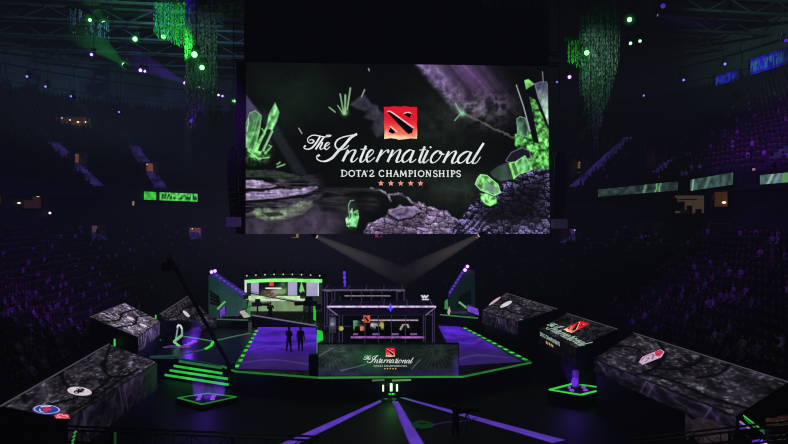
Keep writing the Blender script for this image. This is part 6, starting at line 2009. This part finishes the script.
# ================================================================== spectators
def seated_joints(arm):
    J = [(0, 0, .50, .16, .13), (0, -.03, .74, .155, .11), (0, -.04, .94, .175, .11), (0, -.04, 1.07, .06), (0, -.06, 1.16, .075, .085), (0, -.055, 1.27, .085, .095), (0, -.04, 1.34, .05)]
    E = [(0, 1), (1, 2), (2, 3), (3, 4), (4, 5), (5, 6)]
    def add(p, r, par): J.append((*p, r)); E.append((par, len(J) - 1)); return len(J) - 1
    for s in (-1, 1):
        sh = add((s * .20, -.04, 1.0), .065, 2)
        if arm == 'lap': el, wr = (s * .27, -.12, .76), (s * .12, -.36, .70)
        elif arm == 'up': el, wr = (s * .30, -.20, 1.02), (s * .22, -.26, 1.34)
        else: el, wr = (s * .26, -.16, .78), (s * .05, -.30, .96)
        e = add(el, .045, sh); w_ = add(wr, .032, e)
        add((wr[0] * .95, wr[1] - .09, wr[2] + (.02 if arm != 'up' else .07)), .03, w_)
        kn = add((s * .13, -.42, .52), .085, 0); an = add((s * .13, -.44, .10), .05, kn); add((s * .13, -.58, .05), .04, an)
    J.append((0, -.155, 1.22, .016)); E.append((5, len(J) - 1))
    return J, E


def crowd_cloth(name, dark, bright):
    m = bpy.data.materials.new(name); m.use_nodes = True
    nt = m.node_tree; b = nt.nodes['Principled BSDF']; b.inputs['Roughness'].default_value = .9
    oi = nt.nodes.new('ShaderNodeObjectInfo'); rp = nt.nodes.new('ShaderNodeValToRGB')
    rp.color_ramp.elements[0].position = .72; rp.color_ramp.elements[1].position = 1.0
    rp.color_ramp.elements[0].color = lin(dark) + [1]; rp.color_ramp.elements[1].color = lin(bright) + [1]
    nt.links.new(oi.outputs['Random'], rp.inputs['Fac']); nt.links.new(rp.outputs['Color'], b.inputs['Base Color'])
    return m
CSH = crowd_cloth('spectator_shirt', (24, 22, 30), (200, 186, 214))
CTR = crowd_cloth('spectator_trousers', (22, 22, 28), (60, 60, 76))
protos = []
for arm in ('lap', 'chin', 'up'):
    J, E = seated_joints(arm)
    def rule(c):
        if c.z > 1.30 or (c.z > 1.18 and c.y > -.06): return 3
        if c.z > 1.08: return 0
        if c.y < -.27 and abs(c.x) < .20 and c.z > .62: return 0
        return 1 if c.z > .58 or c.y > -.08 else 2
    protos.append(skin_figure('spectator', J, E, [SKINM, CSH, CTR, HAIRM], rule, 1))

slots = []
def in_aisle(p, d, level):
    for base, n, d0, d1, hw, lv in AISLES:
        if lv != level: continue
        r = Vector((p.x, p.y, 0)) - base
        if abs(r.dot(Vector((-n.y, n.x, 0)))) < hw and d0 - .5 <= r.dot(n) <= d1 + 3.0: return True
    return False


def row_points(d, pitch):
    """evenly spaced seats along the ring at distance d"""
    P = [RING[i][0] + RING[i][1] * (RAD + d) for i in range(len(RING))]
    N = [RING[i][1] for i in range(len(RING))]
    acc = 0.0
    for i in range(len(P) - 1):
        L = (P[i + 1] - P[i]).length
        while acc < L:
            t = acc / L
            yield P[i].lerp(P[i + 1], t), (N[i].lerp(N[i + 1], t)).normalized()
            acc += pitch
        acc -= L


portals = [(o.location.x, o.location.y) for o in bpy.data.objects if o.name.split('.')[0] in ('exit_portal', 'lit_suite')]
for level, rows, pitch, rise, z0, o in (('low', L_ROWS, L_PITCH, L_RISE, L_Z0, 0), ('up', U_ROWS, U_PITCH, U_RISE, U_Z0, U_D0)):
    for k in range(rows):
        d = o + k * pitch + .58
        for p, n in row_points(d, .60 if level == 'low' else .66):
            if rng.random() < (.07 if level == 'low' else .12): continue
            if p.y < 8: continue
            px = CX + F * p.x / p.y; z = z0 + k * rise; py = HY - F * (z + .7 - CH) / p.y
            if not (-60 < px < 850 and -30 < py < 470): continue
            if in_aisle(p, d, level): continue
            if any((p.x - a) ** 2 + (p.y - b) ** 2 < 1.9 for a, b in portals): continue
            slots.append((p.x, p.y, z, n.x, n.y, px, py, level))


def hidden(px, py):
    """behind booths, stage or screen in the photograph"""
    if 238 < px < 556 and py < 236: return True
    line = [(-60, 432), (1, 402), (109, 341), (90, 316), (125, 301), (160, 312), (188, 294), (208, 290), (208, 270), (246, 272), (450, 290), (506, 291), (560, 308), (567, 312), (620, 329), (634, 331), (788, 381), (850, 402)]
    for (x0, y0), (x1, y1) in zip(line[:-1], line[1:]):
        if x0 <= px < x1: return py > y0 + (y1 - y0) * (px - x0) / (x1 - x0)
    return False


vis = [s for s in slots if 3 < s[5] < 785 and 0 < s[6] < 440 and not hidden(s[5], s[6])]
vis.sort(key=lambda s: s[1])
near = vis[:300]
nearset = set((s[0], s[1]) for s in near)
for s_ in near:
    me = protos[int(rng.integers(0, 3) if rng.random() < .5 else 0)]
    o = bpy.data.objects.new('spectator', me); COL.objects.link(o)
    o.location = s_[:3]
    o.rotation_euler = (0, 0, math.atan2(-s_[4], -s_[3]) + math.pi / 2 + rng.uniform(-.25, .25))
    k = rng.uniform(.93, 1.07); o.scale = (k, k, k)
    left = s_[0] < 0
    props(o, 'seated spectator in dark clothes in the violet lit lower %s stand' % ('left' if left else 'right'), 'person', 'spectators in the near rows of the %s stand' % ('left' if left else 'right'))

# the rest of the crowd: one object
rest = [s for s in slots if (s[0], s[1]) not in nearset]
def ringv(z, y, rx, ry, n=6): return [(rx * math.cos(2 * math.pi * i / n), y + ry * math.sin(2 * math.pi * i / n), z) for i in range(n)]
lowv = ringv(.42, 0, .2, .16) + ringv(.75, -.03, .2, .13) + ringv(1.0, -.04, .24, .12) + ringv(1.06, -.04, .07, .06) + ringv(1.12, -.06, .07, .08) + ringv(1.22, -.06, .095, .11) + ringv(1.33, -.05, .05, .06)
lowf, colc = [], []
for r in range(6):
    for i in range(6):
        j = (i + 1) % 6
        lowf.append((r * 6 + i, r * 6 + j, r * 6 + 6 + j, r * 6 + 6 + i)); colc.append(0 if r < 2 else (1 if r < 4 else 2))
lowf.append(tuple(36 + i for i in range(6))); colc.append(2)
nv0 = len(lowv)
lowv += [(-.22, -.05, .60), (.22, -.05, .60), (.2, -.50, .60), (-.2, -.50, .60), (-.22, -.05, .40), (.22, -.05, .40), (.18, -.52, .06), (-.18, -.52, .06)]
lowf += [(nv0, nv0 + 3, nv0 + 2, nv0 + 1), (nv0 + 3, nv0 + 7, nv0 + 6, nv0 + 2), (nv0, nv0 + 4, nv0 + 7, nv0 + 3), (nv0 + 1, nv0 + 2, nv0 + 6, nv0 + 5)]; colc += [3] * 4
LV = np.array(lowv); NP = len(rest)
R_ = np.array([[s[0], s[1], s[2], s[3], s[4]] for s in rest])
th = np.arctan2(-R_[:, 4], -R_[:, 3]) + math.pi / 2 + rng.uniform(-.3, .3, NP)
ct, sn = np.cos(th), np.sin(th); sc_ = rng.uniform(.92, 1.08, NP)
co = np.empty((NP, len(LV), 3))
co[:, :, 0] = (LV[None, :, 0] * ct[:, None] - LV[None, :, 1] * sn[:, None]) * sc_[:, None] + R_[:, 0:1]
co[:, :, 1] = (LV[None, :, 0] * sn[:, None] + LV[None, :, 1] * ct[:, None]) * sc_[:, None] + R_[:, 1:2]
co[:, :, 2] = LV[None, :, 2] * sc_[:, None] + R_[:, 2:3]
lp = np.array([i for f in lowf for i in f]); ls = np.array([len(f) for f in lowf])
loops = (lp[None, :] + (np.arange(NP) * len(LV))[:, None]).reshape(-1)
tot = np.tile(ls, NP)
me = bpy.data.meshes.new('spectator_crowd')
me.vertices.add(NP * len(LV)); me.vertices.foreach_set('co', co.reshape(-1).astype(np.float32))
me.loops.add(len(loops)); me.loops.foreach_set('vertex_index', loops.astype(np.int32))
me.polygons.add(len(tot)); me.polygons.foreach_set('loop_start', np.concatenate([[0], np.cumsum(tot)[:-1]]).astype(np.int32)); me.polygons.foreach_set('loop_total', tot.astype(np.int32))
me.update()
br = rng.random(NP)
shirt = np.where(br[:, None] > .90, np.array([200, 186, 214.]) * (br[:, None]), np.array([22, 20, 26.]) + br[:, None] * np.array([24, 22, 28.]))
side = np.array([(.14 if s[7] == 'up' else .75) if s[0] < 0 else (max(.10, .95 - .075 * (s[2] - U_Z0)) if s[7] == 'up' else .9) for s in rest])  # dim light of upper and far stands darkened into the figures' colours
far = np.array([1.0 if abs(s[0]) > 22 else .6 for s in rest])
pal = np.empty((NP, len(lowf), 3))
cc = np.array(colc)
pal[:, cc == 0] = shirt[:, None]
pal[:, cc == 1] = np.array([136, 100, 84.])
pal[:, cc == 2] = np.array([36, 26, 24.]) + (br[:, None, None] > .93) * np.array([90, 60, 40.])
pal[:, cc == 3] = np.array([28, 28, 36.])
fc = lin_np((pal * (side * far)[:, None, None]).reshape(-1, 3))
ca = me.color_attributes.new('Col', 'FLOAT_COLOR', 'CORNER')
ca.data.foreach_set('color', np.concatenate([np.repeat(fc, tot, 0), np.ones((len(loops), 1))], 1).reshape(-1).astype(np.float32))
cm = bpy.data.materials.new('crowd_cloth'); cm.use_nodes = True
vc = cm.node_tree.nodes.new('ShaderNodeVertexColor'); vc.layer_name = 'Col'
cm.node_tree.links.new(vc.outputs['Color'], cm.node_tree.nodes['Principled BSDF'].inputs['Base Color'])
cm.node_tree.nodes['Principled BSDF'].inputs['Roughness'].default_value = .9
me.materials.append(cm)
o = bpy.data.objects.new('spectator_crowd', me); COL.objects.link(o)
props(o, 'dark violet lit crowd filling the lower and upper stands', 'crowd', kind='stuff')
print('SLOTS', len(slots), len(vis), len(rest), 'nearest', near[0][1], near[-1][1])

# ================================================================== lighting rig
def halo_mat(name, rgb, k):
    """emission volume standing for lit haze round a lamp, fading outward"""
    m = bpy.data.materials.new(name); m.use_nodes = True
    nt = m.node_tree; nt.nodes.clear()
    o = nt.nodes.new('ShaderNodeOutputMaterial'); e = nt.nodes.new('ShaderNodeEmission'); e.inputs['Color'].default_value = lin(rgb) + [1]
    tc = nt.nodes.new('ShaderNodeTexCoord'); a = nt.nodes.new('ShaderNodeVectorMath'); a.operation = 'SUBTRACT'; a.inputs[1].default_value = (.5, .5, .5)
    l = nt.nodes.new('ShaderNodeVectorMath'); l.operation = 'LENGTH'
    r = nt.nodes.new('ShaderNodeMapRange'); r.inputs[1].default_value = 0; r.inputs[2].default_value = .5; r.inputs[3].default_value = 1; r.inputs[4].default_value = 0
    q = nt.nodes.new('ShaderNodeMath'); q.operation = 'POWER'; q.inputs[1].default_value = 2.5
    z = nt.nodes.new('ShaderNodeMath'); z.operation = 'MULTIPLY'; z.inputs[1].default_value = k
    nt.links.new(tc.outputs['Generated'], a.inputs[0]); nt.links.new(a.outputs[0], l.inputs[0]); nt.links.new(l.outputs['Value'], r.inputs[0])
    nt.links.new(r.outputs[0], q.inputs[0]); nt.links.new(q.outputs[0], z.inputs[0]); nt.links.new(z.outputs[0], e.inputs['Strength']); nt.links.new(e.outputs[0], o.inputs['Volume'])
    return m


HALO = {'g': halo_mat('halo_green', (40, 255, 90), .34), 'v': halo_mat('halo_violet', (120, 60, 255), .40)}


def moving_head(label, px, py, z, rgb, lens, aim=None, size=.32, blen=0, bw=1.0, hz=None, depth=None, watts=0, group=None, ang=30, tgt=None, halo=0, halo_c='g'):
    if lens.name == 'green_lamp_lens': halo = .8
    if lens.name == 'violet_lamp_lens': halo, halo_c = .6, 'v'
    p = PY(px, py, depth) if depth else PY(px, py, F * (z - CH) / (HY - py))
    t = thing('moving_head_light', label, 'stage light', p, group)
    d = (PY(aim[0], aim[1], p.y + aim[2]) - p).normalized() if aim else Vector((-.1, -.9, -.35)).normalized()
    mb = MB(); mb.tube(p + Vector((0, .55, .85)), (p.x, p.y + .55, min(ZC, p.z + 40)), .035, n=6); mb.build('hanger_pipe', STEEL, t)
    mb = MB(); mb.rbox((p.x, p.y + .55, p.z + .6), .5, .4, .25, 0, .05); mb.build('base', CASE, t)
    for s in (-1, 1): MB().tube((p.x + s * .3, p.y + .45, p.z + .62), (p.x + s * .3, p.y + .3, p.z + .0), .05, n=6).build('yoke', CASE, t)
    mb = MB(); mb.tube(p - d * -.02 - d * .62, p - d * .03, .18, .25, 12); hd = mb.build('head', CASE, t)
    size = size * .68
    mb = MB(); mb.ball(p, size, size, size, 10, 6); mb.build('lens', lens, hd, True)
    if halo: MBs = MB().ball(p, halo, halo, halo, 16, 10).build('haze_glow', HALO[halo_c], t, True)
    if hz: beam(t, p, p + d * blen, size * .8, bw, hz)
    if watts: lamp('SPOT', p + d * .5, rgb, watts, tgt if tgt is not None else p + d * 10, ang, .7, .25)
    return t


GH = haze('green_haze', (40, 255, 110), .055); GH2 = haze('green_haze_soft', (40, 255, 110), .030)
VH = haze('violet_beam_haze', (116, 60, 255), .12); WH = haze('warm_grey_haze', (250, 232, 236), .085); GR = haze('grey_haze', (170, 190, 220), .012)
moving_head('green stage light of the upper left pair, left one', 90, 20, 31, (60, 255, 90), GREEN_HOT, size=.26)
moving_head('green stage light of upper left pair, with soft beam going up', 104, 23, 31, (60, 255, 90), GREEN_HOT, (86, -8, 1), .3, 9, 2.2, GH2)
moving_head('bright green stage light hanging before the green bead scrap', 135, 39, 30, (60, 255, 90), GREEN_HOT, size=.38)
moving_head('bright green stage light beside the slanted truss at upper left', 163.5, 36.5, 30.5, (60, 255, 90), GREEN_HOT, size=.40)
moving_head('green stage light throwing a wide green beam to the upper left', 124, 64.5, 29, (60, 255, 90), GREEN_HOT, (96, 42, 1), .32, 10, 2.6, GH)
moving_head('green stage light in front of the tall left bead curtain, upper', 194.5, 54.5, 29, (60, 255, 90), GREEN_HOT, size=.36, depth=51)
moving_head('green stage light in front of the tall left bead curtain, lower', 202, 67.5, 29, (60, 255, 90), GREEN_HOT, size=.3, depth=51)
moving_head('small green stage light right of the tall left bead curtain', 213, 92.5, 29, (60, 255, 90), glow('green_lens_dim', (110, 220, 130), 1.2), size=.24)
moving_head('green stage light closest to the left edge of big screen', 234, 101, 29.5, (60, 255, 90), GREEN_HOT, size=.34)
for px, py, sz, lb in ((91.5, 54.5, .24, 'small violet stage light at far upper left'), (140.5, 70.3, .32, 'violet stage light right below the wide green beam, brighter of pair'), (144.8, 71.2, .24, 'violet stage light beside its brighter twin below the green beam'), (198.5, 87, .24, 'violet stage light below the left bead curtain lamps, left of pair'), (202.8, 88.8, .2, 'violet stage light below the left bead curtain lamps, right of pair'), (218.5, 95, .26, 'violet stage light between two small green lamps, left of pair'), (222.5, 96, .22, 'violet stage light between two small green lamps, right of pair')):
    moving_head(lb, px, py, 29.3, (140, 80, 255), VIOLET_HOT, size=sz)
moving_head('violet stage light throwing a violet beam to the left', 185, 83, 29.3, (140, 80, 255), VIOLET_HOT, (145, 64, -1), .32, 10, 2.0, VH)
moving_head('blue violet stage lamp low under the left bead curtain', 191.5, 121, 26, (110, 80, 255), glow('blue_violet_lens', (120, 90, 255), 1.3), size=.45)
for px, py, lb in ((27, 76.5, 'first small blue lamp from the left high in the left stand'), (45.5, 86.5, 'second small blue lamp from left high in the left stand'), (71, 96.3, 'third small blue lamp from left high in the left stand'), (119, 112, 'fourth small blue lamp from left high in the left stand')):
    moving_head(lb, px, py, 27, (90, 90, 255), BLUE_HOT, size=.2)
moving_head('bright green stage light right of the tapering bead curtain', 629.5, 19.6, 31, (60, 255, 90), GREEN_HOT, size=.36)
moving_head('pale green stage light of the right pair, left one', 630.5, 43.3, 30, (120, 255, 140), glow('pale_green_lens', (170, 255, 180), 1.8), size=.26)
moving_head('pale green stage light of the right pair, right one', 640, 41, 30, (120, 255, 140), glow('pale_green_lens', (170, 255, 180), 1.8), size=.24)
moving_head('green stage light in front of the tapering bead curtain', 586.8, 52.8, 0, (60, 255, 90), GREEN_HOT, size=.3, depth=51)
moving_head('violet stage light at the top right with faint beam to the right', 656.8, 15, 30, (150, 90, 255), glow('violet_lens_dim', (130, 90, 220), 1.2), (690, 22, 0), .2, 9, 1.3, haze('violet_faint', (130, 80, 255), .02))
for px, py, z, sz, c, lb in ((569.5, 77, 29, .34, VIOLET_HOT, 'bright violet stage light left of the tapering curtain tip'), (557, 82, 29, .22, glow('violet_lens_dim', (130, 90, 220), 1.2), 'small violet stage light closest to screen right edge'), (643.7, 95.6, 27, .18, BLUE_HOT, 'lone small pale blue lamp in the right stand, lowest of row'), (683.6, 80, 27, .2, BLUE_HOT, 'small violet blue lamp in the right stand, second of the rising row'), (725, 64, 27, .2, BLUE_HOT, 'small violet blue lamp above the left blue ribbon display'), (561.5, 122, 26, .2, BLUE_HOT, 'small blue lamp beside the right edge of the big screen'), (663, 6, 31, .34, glow('violet_lens_deep', (70, 40, 170), 1), 'dim violet lamp at the top edge right of curtain'), (786, 40.5, 28, .26, glow('violet_lens_deep', (70, 40, 170), 1), 'dim violet lamp at the upper right corner')):
    moving_head(lb, px, py, z, (120, 90, 255), c, size=sz)
# two lamps under the screen with their pale beams crossing over the booths
for px, py, ax, ay, lb in ((316, 236.3, 420, 284, 'lamp under left part of screen with pale beam slanting right'), (479.5, 235, 389, 284, 'lamp under right part of screen with pale beam slanting left')):
    p = PY(px, py, 48.6)
    t = thing('spotlight', lb, 'stage light', p)
    e = PY(ax, ay, 52.0); d = (e - p).normalized()
    MB().tube(p - d * .45, p, .1, .17, 12).build('housing', CASE, t)
    MB().ball(p, .15, .15, .15, 8, 5).build('lens', glow('spot_lens_warm', (190, 160, 140), 1), t, True)
    MB().tube(p - d * .2, p - d * .2 + Vector((0, .3, .45)), .04).build('clamp', STEEL, t)
    beam(t, p, e, .16, .95, WH)
for a, b, y, r, lb in (((76, 99), (121, 156), 62, .35, 'thin pale beam lamp slanting down across the upper left stand'), ((187.5, 112), (187, 190), 64, .5, 'faint grey beam lamp shining straight down under the left bead curtain'), ((594, 118), (566, 156), 56, .3, 'thin pale beam lamp slanting down beside the tapering curtain')):
    p = PY(*a, y); e = PY(*b, y + 3)
    t = thing('beam_light', lb, 'stage light', p)
    d = (e - p).normalized()
    MB().tube(p - d * .5, p, .12, .2, 10).build('housing', CASE, t)
    MB().tube(p - d * .3, (p.x, p.y, ZC), .02, n=5).build('hanger_pipe', STEEL, t)
    MB().ball(p, .07, .07, .07, 8, 5).build('lens', glow('lens_grey', (70, 74, 84), 1), t)
    beam(t, p, e, r * .5, r * 1.4, GR)

# added lights that do the real lighting; most have no fixture in view
LW = dict()
def spot(loc, tgt, rgb, w, ang=60, size=.06): return lamp('SPOT', loc, rgb, w, tgt, ang, .8, size)
spot((22, 50, 31), (46, 54, 17), (140, 36, 240), 15000, 95)
spot((2, 44, 21), (29, 50, 6), (140, 36, 240), 3600, 62)        # right stand, violet, aimed high
spot((6, 60, 31), (26, 88, 10), (100, 40, 255), 3000, 80)
spot((-6, 42, 22), (-36, 54, 7), (140, 40, 250), 9000, 62)
spot((-14, 46, 31), (-44, 66, 20), (70, 50, 255), 5000, 75)        # left stand
spot((-14, 60, 31), (-44, 84, 20), (56, 50, 255), 5000, 80)
spot((-3, 60, 31), (-8, 96, 8), (100, 70, 255), 4500, 80)          # far end
spot((-18, 60, 30.5), (-46, 86, 32.5), (120, 190, 180), 6500, 55)   # left rim
spot((-24, 68, 30.5), (-30, 104, 32), (110, 150, 220), 9000, 80)
spot((24, 52, 30.5), (48, 74, 32.5), (130, 190, 180), 8000, 55)     # right rim
spot(PY(176, 58, 48), PY(175, 28, 57), (50, 255, 60), 11000, 42, .05)
spot(PY(204, 62, 48), PY(201, 60, 52), (80, 255, 130), 120, 80, .06)
spot(PY(588, 52, 48.5), PY(592, 60, 52), (70, 255, 120), 150, 110, .06)
spot(PY(600, 20, 47), PY(598, 70, 52), (170, 215, 200), 330, 80, .06)
spot(PY(204, 0, 46), PY(200, 60, 52), (170, 215, 205), 260, 80, .06)
spot(PY(572, 60, 54), PY(574, 50, 56), (50, 255, 60), 300, 110, .06)
spot((-4, 44, 24), (-6, 54, 1), (120, 90, 255), 1500, 50)         # stage wash
spot(T(222, 306, 54), T(222, 296, 60.5), (130, 225, 215), 330, 100, .06)
spot(T(474, 306, 55), T(474, 290, 60.5), (110, 210, 200), 60, 90, .06)
spot((10, 26, 22), (16, 31, 3), (150, 120, 200), 700, 50)         # near right booth end and front rows
spot((-10, 22, 22), (-13, 28, 3), (150, 120, 200), 400, 60)
spot((-9, 40, 14), (-13.5, 47, 1), (60, 64, 255), 4200, 55)
spot((-5, 15, 9), (-5, 20, 4), (150, 180, 160), 60, 90)  # this and the next: added fill for the barrier trusses
spot((9, 15, 9), (12, 21, 3.5), (170, 150, 160), 60, 90)
lamp('POINT', PY(392, 394, 37), (60, 255, 90), 5, size=.2)
lamp('POINT', PY(778, 405, 21.6), (255, 215, 190), 5, size=.06)  # added fill on the brown bundles
lamp('POINT', S(191, 346) + Vector((0, -.6, .8)), (120, 50, 255), 40, size=.3)
lamp('POINT', c1 + Vector((0, -.2, 1.2)), (120, 60, 255), 30, size=.3)
lamp('POINT', c2 + Vector((-.4, -.4, 1.0)), (120, 50, 255), 30, size=.3)
# thin blue haze filling the arena, glowing by itself to lift the dark air
mb = MB(); mb.box(-84, 84, -6, 160, -1, 37)
hz = mb.build('arena_haze', None)
hm_ = bpy.data.materials.new('arena_haze'); hm_.use_nodes = True
nt = hm_.node_tree; nt.nodes.clear()
ov = nt.nodes.new('ShaderNodeOutputMaterial'); ev = nt.nodes.new('ShaderNodeEmission')
ev.inputs['Strength'].default_value = 1.0
tc = nt.nodes.new('ShaderNodeTexCoord')
acc = None
for c_, r_, col_ in (((-12, 74, 9), (27, 16, 12), (2.6e-4, 2.2e-4, 5.4e-4)), ((-42, 84, 24), (30, 28, 14), (.7e-4, 1.1e-4, 3.0e-4)), ((48, 70, 24), (26, 30, 12), (.5e-4, .8e-4, 2.2e-4))):
    mp = nt.nodes.new('ShaderNodeMapping'); mp.vector_type = 'TEXTURE'
    mp.inputs['Location'].default_value = c_; mp.inputs['Scale'].default_value = r_
    ln = nt.nodes.new('ShaderNodeVectorMath'); ln.operation = 'LENGTH'
    mr = nt.nodes.new('ShaderNodeMapRange'); mr.interpolation_type = 'SMOOTHSTEP'; mr.inputs[1].default_value = 1.0; mr.inputs[2].default_value = 0.0
    vs = nt.nodes.new('ShaderNodeVectorMath'); vs.operation = 'SCALE'; vs.inputs[0].default_value = col_
    nt.links.new(tc.outputs['Object'], mp.inputs['Vector']); nt.links.new(mp.outputs[0], ln.inputs[0]); nt.links.new(ln.outputs['Value'], mr.inputs[0]); nt.links.new(mr.outputs[0], vs.inputs['Scale'])
    ad = nt.nodes.new('ShaderNodeVectorMath'); ad.operation = 'ADD'
    if acc is None: ad.inputs[1].default_value = (4.0e-5, 4.4e-5, 6.5e-5)
    else: nt.links.new(acc, ad.inputs[1])
    nt.links.new(vs.outputs[0], ad.inputs[0]); acc = ad.outputs[0]
nt.links.new(acc, ev.inputs['Color'])
nt.links.new(ev.outputs[0], ov.inputs['Volume'])
hz.data.materials.append(hm_)
props(hz, 'thin bluish haze filling the dark arena air', 'haze', kind='stuff')

# ------------------------------------------------------------------ world and camera
w = bpy.data.worlds.new('arena_dark'); sc.world = w
w.use_nodes = True
w.node_tree.nodes['Background'].inputs[0].default_value = (.25, .28, .5, 1)
w.node_tree.nodes['Background'].inputs[1].default_value = .02
cam = bpy.data.cameras.new('camera'); cam.sensor_width = 36; cam.lens = 36 * F / 788; cam.shift_y = -7 / 788
cam.clip_end = 400
co = bpy.data.objects.new('camera', cam); COL.objects.link(co)
co.location = (0, 0, CH); co.rotation_euler = (math.pi / 2, 0, 0)
sc.camera = co
sc.view_settings.view_transform = 'Standard'
sc.view_settings.look = 'None'
sc.cycles.filter_width = 1.1
